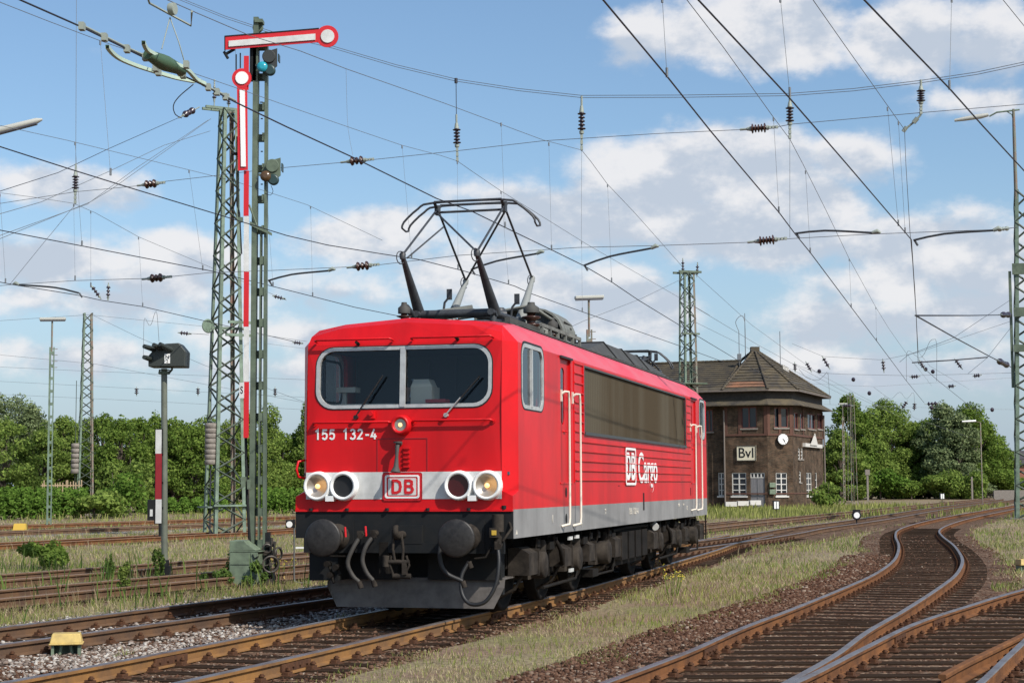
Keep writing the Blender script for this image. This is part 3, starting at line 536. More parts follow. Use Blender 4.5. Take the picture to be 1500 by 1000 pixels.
# --- bogies
for y0 in (1.0, 10.6):
    q = MB()
    for s in (-1, 1): q.b2((s * 1.02, y0, .62), (s * 1.12, y0 + 6.4, .86)); q.b2((s * .98, y0 + .4, .45), (s * 1.06, y0 + 6.0, .62))
    q.b2((-1.1, y0, .6), (1.1, y0 + .1, .85)); q.b2((-1.1, y0 + 6.3, .6), (1.1, y0 + 6.4, .85)); q.b2((-.7, y0 + .5, .35), (.7, y0 + 5.9, .95))
    bg_ = P_(q, 'bogie', GRIME)
    for ya in (y0 + .95, y0 + 3.2, y0 + 5.45):
        q = MB(); 
        for s in (-1, 1): q.lathe((s * .70, ya, .625), (s, 0, 0), [(-.02, .65), (0, .65), (.02, .625), (.13, .625), (.135, .56), (.10, .53), (.09, .2), (.16, .16), (.2, .12)], 36)
        q.cyl((-.7, ya, .625), (.7, ya, .625), .09); P_(q, 'wheelset', GRIME, bg_)
        for s in (-1, 1):
            q = MB(); q.lathe((s * 1.12, ya + .05, .63), (s, 0, 0), [(0, .20), (.06, .20), (.08, .185), (.28, .185), (.30, .17), (.31, .05)], 20); q.b2((s * 1.12, ya - .26, .44), (s * 1.24, ya + .36, .58))
            q.lathe((s * 1.25, ya + .42, .72), (0, 0, 1), [(0, .08), (.06, .09), (.12, .08), (.18, .09), (.24, .07)], 10)
            P_(q, 'axle_box', GRIMEL, bg_)
    for k, (ya, hz_, w_) in enumerate(((y0 + .05, .34, .5), (y0 + 2.2, .30, .44), (y0 + 3.9, .30, .44), (y0 + 5.95, .34, .5))):
        for s in (-1, 1):
            q = MB(); x0 = s * 1.13; x1 = s * 1.42; zc = .70
            q.prism([(x0, ya, zc - hz_ / 2), (x1, ya, zc - hz_ / 2), (x1, ya, zc + hz_ / 2 - .05), ((x0 + x1) / 2, ya, zc + hz_ / 2 + .03), (x0, ya, zc + hz_ / 2 + .02)], (0, w_, 0)); q.b2((x0, ya + w_, zc - hz_ / 2 - .02), (x1 + s * .015, ya + w_ + .03, zc + hz_ / 2))
            q.tube([(s * 1.3, ya + .1, zc - hz_ / 2), (s * 1.2, ya + .1, .35), (s * .95, ya + .2, .22)], .025)
            P_(q, 'sand_box', GRIMEL, bg_)
    for s in (-1, 1):
        q = MB(); q.tube(cr([(s * 1.34, y0 + 1.9, .95), (s * 1.4, y0 + 2.0, .8), (s * 1.38, y0 + 2.2, .6), (s * 1.3, y0 + 2.6, .55)], .1), .035); q.tube([(s * 1.3, y0 + 1.3, .30), (s * 1.3, y0 + 3.4, .32), (s * 1.3, y0 + 3.6, .5)], .025)
        q.tube([(s * 1.32, y0 + 4.6, .30), (s * 1.32, y0 + 6.2, .30), (s * 1.3, y0 + 6.4, .55)], .02); q.b2((s * 1.15, y0 + 4.45, .28), (s * 1.35, y0 + 4.9, .40))
        for yy in (.7, 1.75, 2.9, 4.2, 4.8, 5.7): q.tube([(s * 1.36, y0 + yy, 1.02), (s * 1.34, y0 + yy + .05, .85), (s * 1.2, y0 + yy, .75)], .02); q.box((s * 1.3, y0 + yy + .2, .93), (.1, .16, .1))
        for yy in (1.5, 3.75, 6.0): q.b2((s * 1.25, y0 + yy, .82), (s * 1.36, y0 + yy + .3, .93))
        q.b2((s * 1.1, y0 + 2.05, .42), (s * 1.2, y0 + 2.15, 1.0)); q.b2((s * 1.1, y0 + 4.3, .42), (s * 1.2, y0 + 4.4, 1.0))
        P_(q, 'brake_rigging', GRIME, bg_)
q = MB(); q.b2((-1.1, 7.6, .35), (1.25, 10.3, .98)); 
for k in range(4): q.b2((1.25, 7.75 + k * .65, .45), (1.38, 8.25 + k * .65, .92))
q.tube([(1.3, 7.3, .95), (1.3, 8.6, .98), (1.3, 10.6, .97)], .03); P_(q, 'equipment_box', GRIME)
q = MB(); q.cyl((1.35, 11.0, .98), (1.42, 10.9, .93), .07); P_(q, 'socket_cover', WHITE)
q = MB()
for yy, z in ((3.6, .45), (3.55, .92), (4.0, .93)): q.b2((1.38, yy, z), (1.41, yy + .22, z + .05))
P_(q, 'marking_plate', WHITE)
for s in (-1, 1):
    q = MB()
    for x in (1.18, 1.42): q.tube([(s * x, LEN - .02, 1.1), (s * x, LEN + .02, .5)], .016)
    q.tube([(s * 1.42, LEN, .62), (s * 1.18, LEN, .62)], .016); P_(q, 'rear_step', GRIME)
for x in (-.885, .885):
    q = MB(); q.lathe((x, LEN - .1, 1.07), (0, 1, 0), [(0, .16), (.3, .12), (.5, .09), (.52, .23), (.56, .23)], 20); P_(q, 'buffer', GRIMEL)
# --- roof equipment
q = MB()
for s in (-1, 1): q.b2((s * .85, 2.0, 4.02), (s * .93, 4.9, 4.08))
q.b2((-.95, 1.9, 3.98), (.95, 5.0, 4.01)); q.prism([(-1.05, 1.85, 3.955), (0, 1.85, 4.02), (1.05, 1.85, 3.955), (1.1, 1.85, 3.93), (0, 1.85, 3.99), (-1.1, 1.85, 3.93)], (0, 3.2, 0)); P_(q, 'roof_platform', ROOFG)
def insulator(q, x, y, z, h=.28, r=.11, n=3):
    q.lathe((x, y, z), (0, 0, 1), sum([[(h * k / n, r * .45), (h * (k + .35) / n, r), (h * (k + .5) / n, r * .95), (h * (k + .6) / n, r * .45)] for k in range(n)], []) + [(h, r * .4)], 16)
for (x, y, r, h) in ((-.62, 1.95, .11, .2), (.80, 3.75, .15, .34), (.88, 4.75, .12, .20), (-.7, 4.6, .12, .28)):
    q = MB(); insulator(q, x, y, 3.97, h, r); i_ = P_(q, 'roof_insulator', INSB); q = MB(); q.lathe((x, y, 3.97 + h), (0, 0, 1), [(0, r * .8), (.08, r * .8), (.12, r * .4), (.16, r * .35)], 12); P_(q, 'insulator_cap', ROOFG, i_)
# arched cover open towards the cab, with the round fan inside
PR = [(-.45, 3.98), (-.45, 4.44), (-.38, 4.52), (.58, 4.52), (.72, 4.49), (.84, 4.42), (.93, 4.33), (.99, 4.20), (1.01, 4.02)]; q = MB()
for i in range(len(PR) - 1):
    (xa, za), (xb, zb) = PR[i], PR[i + 1]; dx, dz = xb - xa, zb - za; l_ = math.hypot(dx, dz); nx_, nz_ = dz / l_ * .03, -dx / l_ * .03
    q.add([(xa, 5.0, za), (xb, 5.0, zb), (xb, 5.95, zb), (xa, 5.95, za), (xa + nx_, 5.0, za + nz_), (xb + nx_, 5.0, zb + nz_), (xb + nx_, 5.95, zb + nz_), (xa + nx_, 5.95, za + nz_)], [(0, 1, 2, 3), (7, 6, 5, 4), (0, 4, 5, 1), (3, 2, 6, 7)], 0)
P_(q, 'arched_roof_cover', ROOFL)
q = MB(); q.prism([(x, 5.2, z) for x, z in PR], (0, .02, 0)); q.lathe((.58, 5.18, 4.2), (0, -1, 0), [(0, .27), (.05, .27), (.07, .22), (.04, .19), (.06, .09), (.1, .07)], 28)
for k in range(3): q.cyl((.93, 5.97, 4.1 + .1 * k), (1.02 - .03 * k, 5.9 - .3 * k, 4.15 + .08 * k), .015, n=6)
P_(q, 'roof_fan', ROOFG)
q = MB(); q.tube([(-.6, 4.6, 4.35), (.0, 4.6, 4.42), (.8, 3.75, 4.42), (.88, 4.75, 4.30), (.80, 5.1, 4.30)], .03); q.cyl((.3, 4.0, 4.18), (.75, 4.5, 4.20), .06); q.cyl((-.5, 2.9, 4.22), (.1, 3.0, 4.30), .08); q.lathe((.8, 4.25, 3.95), (0, 0, 1), [(0, .22), (.10, .20), (.18, .1)], 16); P_(q, 'busbar', ROOFL)
for s in (1,):
    q = MB(); x = 1.02
    q.b2((x + .02, 3.3, 4.06), (x + .06, 6.0, 4.11)); q.b2((x + .0, 3.3, 3.94), (x + .07, 6.0, 3.97))
    for k in range(6): q.b2((x + .02, 3.32 + k * .52, 3.96), (x + .06, 3.38 + k * .52, 4.07))
    P_(q, 'roof_rail', ROOFL)
q = MB()
HT = [(-.85, 8.9), (.85, 8.9), (.85, 12.2), (-.85, 12.2)]; HB = [(-1.12, 6.2), (1.12, 6.2), (1.12, 15.0), (-1.12, 15.0)]
q.add([(x, y, 3.94) for x, y in HB] + [(x, y, 4.27) for x, y in HT], [(0, 1, 5, 4), (1, 2, 6, 5), (2, 3, 7, 6), (3, 0, 4, 7), (4, 5, 6, 7)]); P_(q, 'roof_hood', ROOFG)
q = MB()
for yy in (8.9, 10.6, 12.2): q.tube([(1.12, yy, 3.95), (.86, yy, 4.28), (-.86, yy, 4.28)], .018, 4)
P_(q, 'hood_seam', BLK)
q = MB()
for yy in np.arange(8.0, 16.8, .55): q.b2((1.08, yy, 3.93), (1.13, yy + .3, 3.97))
q.b2((1.06, 1.9, 3.92), (1.15, LEN - .9, 3.945)); P_(q, 'roof_edge_strip', ROOFG)
def pantograph(yc, raised):
    e = empty('pantograph', (0, yc, 0)); e.parent = LOC; zb = 4.2
    q = MB()
    for s in (-1, 1): q.tube([(s * .56, -.95, zb), (s * .56, .95, zb)], .05, 8); q.tube([(-.62, s * .8, zb), (.62, s * .8, zb)], .06, 8)
    for x in (-.56, .56):
        for y in (-.8, .8): q.cyl((x, y, 4.0), (x, y, zb), .05)
    q.cyl((-.25, -.15, zb + .12), (.25, .25, zb + .06), .07); q.cyl((.0, .2, zb + .1), (.4, .5, zb + .1), .06); q.lathe((.3, .55, zb + .05), (0, 0, 1), [(0, .09), (.1, .1), (.16, .06)], 10); q.cyl((-.62, -.9, zb - .02), (-.62, -1.2, zb + .07), .05)
    for x, y in ((-.35, -.3), (.45, .6)): q.tube([(x, y, zb), (x + .03, y, zb + .22), (x + .10, y, zb + .30)], .02); q.b2((x + .06, y, zb + .26), (x + .14, y + .02, zb + .42))
    P_(q, 'base_frame', PANG, e)
    if raised:
        ex, ez, hx, hz_ = .545, 4.95, .52, 5.84; ey = 1.60; 
        for s in (-1, 1):
            for t in (-1, 1):
                q = MB(); q.cyl((s * .57, t * .72, zb), (s * ex, t * ey, ez), .085, .035, 12); q.lathe((s * ex, t * ey, ez), (0, 0, 1), [(-.04, .04), (.03, .05), (.07, .02)], 8); P_(q, 'lower_arm', PANG if t < 0 else PANL, e)
        for t in (-1, 1):
            q = MB()
            for s in (-1, 1): q.cyl((s * ex, t * ey, ez + .02), (s * hx, t * .06, hz_), .017, n=8)
            q.cyl((-t * ex, t * ey, ez + .02), (t * hx, t * .06, hz_ - .03), .016, n=8)
            if t < 0: q.cyl((-ex + .05, t * ey + .05, ez - .02), (-ex + .30, t * .6, ez + .55), .012, n=8)
            P_(q, 'upper_arm', PANG, e)
        for s in (-1, 1):
            for t in (-1, 1):
                q = MB(); q.tube([(s * (ex + .0) + .03 * math.cos(a_), t * ey - .09 + .09 * math.cos(a_), ez - .03 + .09 * math.sin(a_)) for a_ in np.linspace(0, 5.5, 12)], .008, 5); P_(q, 'shunt_cable', PANG, e)
        HZ = hz_ + .10; HW = .98
    else:
        q = MB()
        for s in (-1, 1):
            for t in (-1, 1): q.cyl((s * .57, t * .72, zb), (s * .50, t * 1.5, zb + .06), .06, .03); q.cyl((s * .50, t * 1.5, zb + .08), (s * .5, t * .05, zb + .26), .02)
            q.cyl((s * .5, -1.5, zb + .08), (-s * .5, .05, zb + .27), .016)
            for k in range(3): q.cyl((s * .35, -.3 + .3 * k, zb + .02), (s * .45, -.25 + .3 * k, zb + .3), .05)
        P_(q, 'folded_arms', PANG, e); HZ = zb + .42; HW = .95
    q = MB()
    for y in (-.16, .16):
        q.tube(cr([(-HW - .05, y, HZ - .36), (-HW - .02, y, HZ - .27), (-.78, y, HZ - .08), (-.55, y, HZ), (.55, y, HZ), (.78, y, HZ - .08), (HW + .02, y, HZ - .27), (HW + .05, y, HZ - .36)], .08), .017, 8)
        q.b2((-.52, y - .03, HZ + .0), (.52, y + .03, HZ + .025))
    for s in (-1, 1): q.tube([(s * (HW + .05), -.16, HZ - .36), (s * (HW + .04), 0, HZ - .39), (s * (HW + .05), .16, HZ - .36)], .014); q.tube([(s * .52, -.16, HZ), (s * .52, 0, HZ - .08), (s * .52, .16, HZ)], .025); q.b2((s * .49, -.06, HZ - .16), (s * .55, .06, HZ - .02))
    q.cyl((-.52, 0, HZ - .12), (.52, 0, HZ - .12), .018)
    P_(q, 'collector_head', PANG, e)
pantograph(3.25, True); pantograph(15.6, False)

# --- people: one continuous skinned figure each, seated
def person(name, loc, rz, label, top, hair, arms=True):
    me = bpy.data.meshes.new('person'); o = bpy.data.objects.new('person', me); COL.objects.link(o)
    bones = [(None, (0, 0, .0), .15), (0, (0, 0, .22), .15), (1, (0, 0, .44), .14), (2, (0, 0, .53), .055), (3, (0, .01, .60), .06), (4, (0, .02, .68), .088), (5, (0, .02, .77), .085), (6, (0, .02, .82), .05),
             (0, (-.10, .05, -.02), .09), (8, (-.12, .45, 0), .075), (9, (-.12, .48, -.4), .05), (10, (-.12, .6, -.44), .035), (0, (.10, .05, -.02), .09), (12, (.12, .45, 0), .075), (13, (.12, .48, -.4), .05), (14, (.12, .6, -.44), .035)]
    for s in (-1, 1):
        k = len(bones); bones += [(2, (s * .19, 0, .42), .055), (k, (s * .24, .08, .20), .042), (k + 1, (s * .18, .34, .22), .030), (k + 2, (s * .16, .41, .22), .033)]
        for j in range(5):
            fx = -.03 + .015 * j; kk = len(bones); ln = (.05, .07, .075, .07, .055)[j]
            bones += [(k + 3, (s * (.16 + fx), .44, .22), .010), (kk, (s * (.16 + fx * 1.2), .44 + ln * .6, .215), .008), (kk + 1, (s * (.16 + fx * 1.2), .44 + ln, .19), .007)]
    me.from_pydata([x[1] for x in bones], [(x[0], i) for i, x in enumerate(bones) if x[0] is not None], [])
    sk = o.modifiers.new('skin', 'SKIN'); me.skin_vertices[0].data[0].use_root = True
    for i, x in enumerate(bones): me.skin_vertices[0].data[i].radius = (x[2], x[2] * .8)
    o.modifiers.new('sub', 'SUBSURF').levels = 1; o.modifiers[-1].render_levels = 2; me.materials.append(SKIN)
    o.location = loc; o.rotation_euler = (0, 0, rz); tag(o, label, 'person')
    q = MB(); q.lathe((0, .01, .0), (0, 0, 1), [(-.05, .17), (.2, .165), (.42, .17), (.50, .10), (.52, .07)], 16); c = q.build('shirt', top, o); c.scale = (1.15, .8, 1)
    q = MB(); q.lathe((0, .0, .70), (0, -.15, 1), [(.0, .098), (.06, .10), (.12, .075), (.15, .02)], 14); q.build('hair', hair, o)
    q = MB()
    for s in (-1, 1): q.lathe((s * .033, .085, .715), (0, 1, 0), [(0, .012), (.006, .008)], 8)
    q.lathe((0, .085, .69), (0, 1, -.2), [(0, .018), (.03, .010)], 8); q.b2((-.025, .085, .648), (.025, .093, .655)); q.build('face_features', mat('face shade', (.16, .07, .05), .6), o)
    return o
HAIR = mat('dark hair', (0.02, 0.015, 0.012), 0.7)
person('p', LOC.location + RV * -.30 + DV * 1.05 + Vector((0, 0, 2.35)), math.pi - HA, 'driver seated behind the locomotive windscreen wearing a dark shirt', SHIRT, HAIR)

# ================================================================ GROUND
def groundmat():
    m = bpy.data.materials.new('yard soil'); m.use_nodes = True; t = m.node_tree; b = t.nodes['Principled BSDF']; b.inputs['Roughness'].default_value = .95; b.inputs['Specular IOR Level'].default_value = .15
    tcn = t.nodes.new('ShaderNodeTexCoord')
    def nz(sc, det=6, ro=.6):
        n = t.nodes.new('ShaderNodeTexNoise'); n.inputs['Scale'].default_value = sc; n.inputs['Detail'].default_value = det; n.inputs['Roughness'].default_value = ro; t.links.new(tcn.outputs['Object'], n.inputs['Vector']); return n.outputs['Fac']
    def mr(v, a, c):
        n = t.nodes.new('ShaderNodeMapRange'); n.inputs[1].default_value = a; n.inputs[2].default_value = c; t.links.new(v, n.inputs[0]); return n.outputs[0]
    def mx(f, a, c):
        n = t.nodes.new('ShaderNodeMix'); n.data_type = 'RGBA'; t.links.new(f, n.inputs[0])
        for i, v in ((6, a), (7, c)):
            if isinstance(v, tuple): n.inputs[i].default_value = (*v, 1)
            else: t.links.new(v, n.inputs[i])
        return n.outputs[2]
    a = mx(mr(nz(.5, 7), .40, .58), (.25, .165, .12), (.29, .25, .14))
    a = mx(mr(nz(.22, 5), .52, .66), a, (.20, .21, .08))
    a = mx(mr(nz(18, 4, .7), .36, .58), (.13, .09, .065), a)
    a = mx(mr(nz(70, 2, .7), .68, .75), a, (.36, .32, .27))
    t.links.new(a, b.inputs['Base Color'])
    bp = t.nodes.new('ShaderNodeBump'); bp.inputs['Strength'].default_value = .7; bp.inputs['Distance'].default_value = .04; t.links.new(nz(14, 8, .7), bp.inputs['Height']); t.links.new(bp.outputs[0], b.inputs['Normal'])
    return m
def terrain(x, y): return -.20 + .018 * math.sin(x * .9 + 1) * math.sin(y * .7) + .012 * math.sin(x * 2.3 + y * 1.7)
xs = np.concatenate([np.linspace(-900, -60, 8), np.linspace(-50, 60, 150), np.linspace(75, 900, 8)]); ys = np.concatenate([np.linspace(-200, -5, 4), np.linspace(0, 90, 150), np.linspace(95, 400, 20), np.linspace(500, 3000, 6)])
vs = [(x, y, terrain(x, y)) for y in ys for x in xs]; nx = len(xs)
me = bpy.data.meshes.new('ground'); me.from_pydata(vs, [], [(j * nx + i, j * nx + i + 1, (j + 1) * nx + i + 1, (j + 1) * nx + i) for j in range(len(ys) - 1) for i in range(nx - 1)]); me.materials.append(groundmat())
o = bpy.data.objects.new('ground', me); COL.objects.link(o); tag(o, None, None, None, 'structure')

def gravelmat(name, c1, c2, c3, sc=14):
    m = bpy.data.materials.new(name); m.use_nodes = True; t = m.node_tree; b = t.nodes['Principled BSDF']; b.inputs['Roughness'].default_value = .9; b.inputs['Specular IOR Level'].default_value = .06
    tcn = t.nodes.new('ShaderNodeTexCoord'); v = t.nodes.new('ShaderNodeTexVoronoi'); v.inputs['Scale'].default_value = sc; t.links.new(tcn.outputs['Object'], v.inputs['Vector'])
    s_ = t.nodes.new('ShaderNodeSeparateColor'); t.links.new(v.outputs['Color'], s_.inputs[0])
    r = t.nodes.new('ShaderNodeValToRGB'); r.color_ramp.elements[0].color = (*c1, 1); r.color_ramp.elements[1].color = (*c3, 1); e = r.color_ramp.elements.new(.55); e.color = (*c2, 1); r.color_ramp.elements[2].position = .97
    t.links.new(s_.outputs[0], r.inputs[0])
    n = t.nodes.new('ShaderNodeTexNoise'); n.inputs['Scale'].default_value = .9; n.inputs['Detail'].default_value = 5; t.links.new(tcn.outputs['Object'], n.inputs['Vector'])
    mm = t.nodes.new('ShaderNodeMix'); mm.data_type = 'RGBA'; mm.blend_type = 'MULTIPLY'; mm.inputs[0].default_value = .8; rr = t.nodes.new('ShaderNodeMapRange'); rr.inputs[1].default_value = .3; rr.inputs[2].default_value = .7; rr.inputs[3].default_value = .6; rr.inputs[4].default_value = 1.25
    t.links.new(n.outputs['Fac'], rr.inputs[0]); t.links.new(r.outputs[0], mm.inputs[6]); t.links.new(rr.outputs[0], mm.inputs[7]); t.links.new(mm.outputs[2], b.inputs['Base Color'])
    bp = t.nodes.new('ShaderNodeBump'); bp.inputs['Strength'].default_value = 1; bp.inputs['Distance'].default_value = .05; bp.invert = True; t.links.new(v.outputs['Distance'], bp.inputs['Height']); t.links.new(bp.outputs[0], b.inputs['Normal'])
    return m
GRB = gravelmat('brown ballast', (.060, .034, .023), (.125, .074, .048), (.24, .17, .12))
GRG = gravelmat('pale ballast', (.12, .10, .08), (.30, .26, .22), (.55, .52, .46))

# ================================================================ TRACKS
def offs(pl, d):
    out = []
    for i, p in enumerate(pl):
        t = (pl[min(i + 1, len(pl) - 1)] - pl[max(i - 1, 0)]).normalized(); out.append(Vector((p.x + t.y * d, p.y - t.x * d, 0)))
    return out
HEADP = [(-.036, -.010), (-.030, 0), (.030, 0), (.036, -.010), (.036, -.038), (.009, -.050), (.009, -.125), (.068, -.142), (.068, -.153), (-.068, -.153), (-.068, -.142), (-.009, -.125), (-.009, -.050), (-.036, -.038)]
def sweep(pl, prof, mats, parent, name, zf=None, topface=(0, 1, 2)):
    q = MB(); n = len(prof); vs = []
    for i, p in enumerate(pl):
        t = (pl[min(i + 1, len(pl) - 1)] - pl[max(i - 1, 0)]).normalized(); z0 = zf(p) if zf else 0
        for a, z in prof: vs.append((p.x + t.y * a, p.y - t.x * a, z + z0))
    for k in range(n):
        fs = [(i * n + k, i * n + (k + 1) % n, (i + 1) * n + (k + 1) % n, (i + 1) * n + k) for i in range(len(pl) - 1)]
        q.add(vs, fs, 1 if k in topface else 0)
    q.add(vs, [tuple(range(n)), tuple(range((len(pl) - 1) * n, len(pl) * n))], 0)
    # weld shared verts
    o = q.build(name, mats, parent, fix=False)
    bm = bmesh.new(); bm.from_mesh(o.data); bmesh.ops.remove_doubles(bm, verts=bm.verts, dist=1e-5); bmesh.ops.recalc_face_normals(bm, faces=bm.faces); bm.to_mesh(o.data); bm.free(); return o
def ribbon(pl, w0, w1, z, m, name, edge=.25):
    rg = random.Random(name + str(w0)); q = MB(); L_ = offs(pl, w0); R_ = offs(pl, w1); n = len(pl); vs = []
    for i in range(n):
        l = L_[i]; r = R_[i]; d = (r - l).normalized(); j1 = rg.uniform(-.12, .12); j2 = rg.uniform(-.12, .12); zz = z
        vs += [(l.x + d.x * (j1 - edge), l.y + d.y * (j1 - edge), -.24), (l.x + d.x * j1, l.y + d.y * j1, zz), (r.x + d.x * j2, r.y + d.y * j2, zz), (r.x + d.x * (j2 + edge), r.y + d.y * (j2 + edge), -.24)]
    q.add(vs, [(4 * i + k, 4 * i + k + 1, 4 * i + 5 + k, 4 * i + 4 + k) for i in range(n - 1) for k in range(3)])
    o = q.build(name, m, fix=False); tag(o, None, None, None, 'structure'); return o
CENT = {}
SLM = None
def sleeper_mesh(length):
    q = MB(); q.box((0, 0, -.235), (length, .25, .16)); return q
def fast_mesh():
    q = MB(); q.box((0, 0, -.150), (.34, .17, .014))
    for s in (-1, 1):
        q.box((s * .105, 0, -.130), (.06, .11, .035)); q.box((s * .075, .0, -.118), (.03, .07, .022)); q.cyl((s * .115, 0, -.12), (s * .115, 0, -.072), .019, n=6); q.cyl((s * .115, 0, -.10), (s * .115, 0, -.085), .032, n=6)
    return q
def track(key, left, label, railm, topm, spacing=.62, sleepers=(0, 0), gauge=1.507, step=.6, right=True, slen=2.55, gw=None, gmat=None, zg=-.168, fasten=True, group='railway tracks of the yard', y0sl=0):
    pl = cr([(x, y, 0) for x, y in left], step); cen = offs(pl, gauge / 2); CENT[key] = cen
    root = empty('railway_track', (0, 0, 0), 0, label, 'railway track', group)
    sweep(pl, HEADP, [railm, topm], root, 'rail')
    if right: sweep(offs(pl, gauge), HEADP, [railm, topm], root, 'rail')
    if gw: ribbon(cen, gw[0], gw[1], zg, gmat, 'ballast_bed')
    if sleepers[1]:
        acc_ = 0; pos = []
        for i in range(1, len(cen)):
            seg = (cen[i] - cen[i - 1]); l = seg.length
            while acc_ < l:
                pos.append((cen[i - 1] + seg * (acc_ / l), math.atan2(-seg.x, seg.y))); acc_ += spacing
            acc_ -= l
        pos = [p for p in pos if sleepers[0] <= p[0].y <= sleepers[1]]
        proto = sleeper_mesh(slen).build('sleeper', SLP, root, bevel=0.0); fp = fast_mesh().build('rail_fastening', FAST, proto); fp.location = (-gauge / 2, 0, 0)
        f2 = dup(fp, proto); f2.location = (gauge / 2, 0, 0)
        if not fasten: bpy.data.objects.remove(fp); bpy.data.objects.remove(f2)
        far = MB()
        for i, (p, a) in enumerate(pos):
            if i < 100:
                s_ = proto if i == 0 else dup(proto, root); s_.location = (p.x, p.y, random.uniform(-.006, .004)); s_.rotation_euler = (0, 0, a + random.uniform(-.012, .012))
            else: far.box((p.x, p.y, -.235), (slen, .25, .16), a)
        if far.v: tag(far.build('distant_sleepers', SLP, root), None, None, None, 'stuff')
    return root
tA = track('A', [(-6.9, 8.0), (-5.55, 12.2), (-4.55, 15.4), (-3.95, 17.2), (-3.2, 19.6), (-2.3, 22.6), (-1.52, 25.1), (.0, 30.4), (2.55, 40.4), (3.95, 46.0), (5.25, 51.6), (7.5, 59.5)], 'rusty ochre sided track that carries the red locomotive', RUSTB, STEEL, .60, (12, 52), gw=(-1.75, 1.25), gmat=GRB)
tB = track('B', [(-9.4, 14.0), (-6.4, 21.4), (-5.0, 25.1), (-3.2, 29.9), (1.0, 41), (5.7, 52.9), (8.7, 61.3), (11.3, 69.4), (16.8, 84.2), (28, 117), (39.6, 149), (58, 200)], 'polished track just left of the locomotive beside the yellow topped box', RUSTD, STEEL, .62, (15, 60), gw=(-1.5, 2.1), gmat=GRB)
tC = track('C', [(-12.0, 21.5), (-8.7, 29.3), (-7.0, 33.3), (-4.5, 38.8), (.5, 51.5), (8.3, 74.3), (21.8, 109.8), (34.5, 144.5), (56, 201)], 'weedy brown track running behind the signal mast', RUSTD, STEELD, .65, (22, 60), gw=(-1.3, 1.5), gmat=GRB, zg=-.18, fasten=False)
tD = track('D', [(-14.5, 25.5), (-10.3, 34.6), (-8.9, 37.8), (-5.5, 45.7), (2.0, 64), (9.5, 84)], 'rusty track half buried in dry grass beside the small green bush', RUSTD, STEELD, .65, (0, 0), gw=(-1.1, 1.3), gmat=GRB, zg=-.19)
tE = track('E', [(-26, 32), (-16.4, 54.8), (-11.2, 67.4), (-3, 87)], 'thin rusty track crossing behind the banded signal post', RUSTR, STEELD, .65, (0, 0), gw=(-.9, 1.1), gmat=GRB, zg=-.19)
tF = track('F', [(-34, 40), (-20.7, 69.2), (-16.4, 77.5), (-6, 98)], 'dark track beside the small yellow box at the far left', RUSTD, STEELD, .65, (0, 0), gw=(-1.4, 1.6), gmat=GRG, zg=-.19)
tG = track('G', [(-40, 47), (-24, 80), (-13.5, 101), (-4, 124)], 'farthest rusty track along the foot of the left hedge', RUSTR, STEELD, .65, (0, 0), gw=(-.8, 1.0), gmat=GRB, zg=-.19)
tR = track('R', [(-2.6, 7.0), (-.2, 12.6), (.8, 15.2), (1.8, 17.9), (2.75, 20.8), (4.0, 24.3), (5.75, 29.4), (7.05, 33.4), (8.45, 38.3), (9.6, 42.9), (11.0, 49.0), (12.7, 57.0), (14.4, 64.2), (16.7, 72), (20.2, 82.6), (24.2, 93.8), (29.7, 108.6), (38.7, 133), (60, 190)], 'sinuous rust red track curving away at the lower right', RUSTR, STEEL, .64, (23.2, 72), gw=(-1.75, 1.75), gmat=GRB, step=.4)
tS = track('S', [(-.6, 9.0), (1.1, 12.4), (2.4, 15.0), (3.65, 18.1), (4.95, 21.3), (6.4, 24.3), (8.4, 28.2), (11.2, 33.0), (15, 39)], 'diverging track leaving the frog at the bottom right corner', RUSTR, STEEL, .62, (24.0, 38), gw=(-1.6, 1.9), gmat=GRB, zg=-.172, step=.4)
# long timbers under the turnout, parts of the diverging track
proto = MB().box((0, 0, -.232), (1, .25, .16)).build('turnout_timber', SLP, tS); k = 0
def xat(pl, y):
    for i in range(1, len(pl)):
        if pl[i - 1].y <= y <= pl[i].y: t = (y - pl[i - 1].y) / (pl[i].y - pl[i - 1].y); return pl[i - 1].x + t * (pl[i].x - pl[i - 1].x)
    return 0
fp0 = fast_mesh().build('rail_fastening', FAST, tS)
first = True
for i, y in enumerate(np.arange(11.6, 23.8, .60)):
    xl = xat(CENT['R'], y) - 1.35; xr = xat(CENT['S'], y) + 1.35
    s_ = proto if i == 0 else proto.copy()
    if i: COL.objects.link(s_); s_.parent = tS
    s_.scale = (xr - xl, 1, 1); s_.location = ((xl + xr) / 2, y, .0); s_.rotation_euler = (0, 0, random.uniform(-.008, .008))
    for nm, sg in (('R', -.7535), ('R', .7535), ('S', -.7535), ('S', .7535)):
        c = CENT[nm]; x = xat(offs(c, sg), y)
        f = fp0 if first else fp0.copy()
        if not first: COL.objects.link(f); f.parent = tS
        first = False; f.location = (x, y, .0); f.rotation_euler = (0, 0, -.42)
ribbon([Vector((a.x * .5 + b_.x * .5, a.y, 0)) for a, b_ in [(c, Vector((xat(CENT['S'], c.y), c.y, 0))) for c in CENT['R'] if 10 < c.y < 26]], -2.4, 2.6, -.176, GRB, 'ballast_bed')
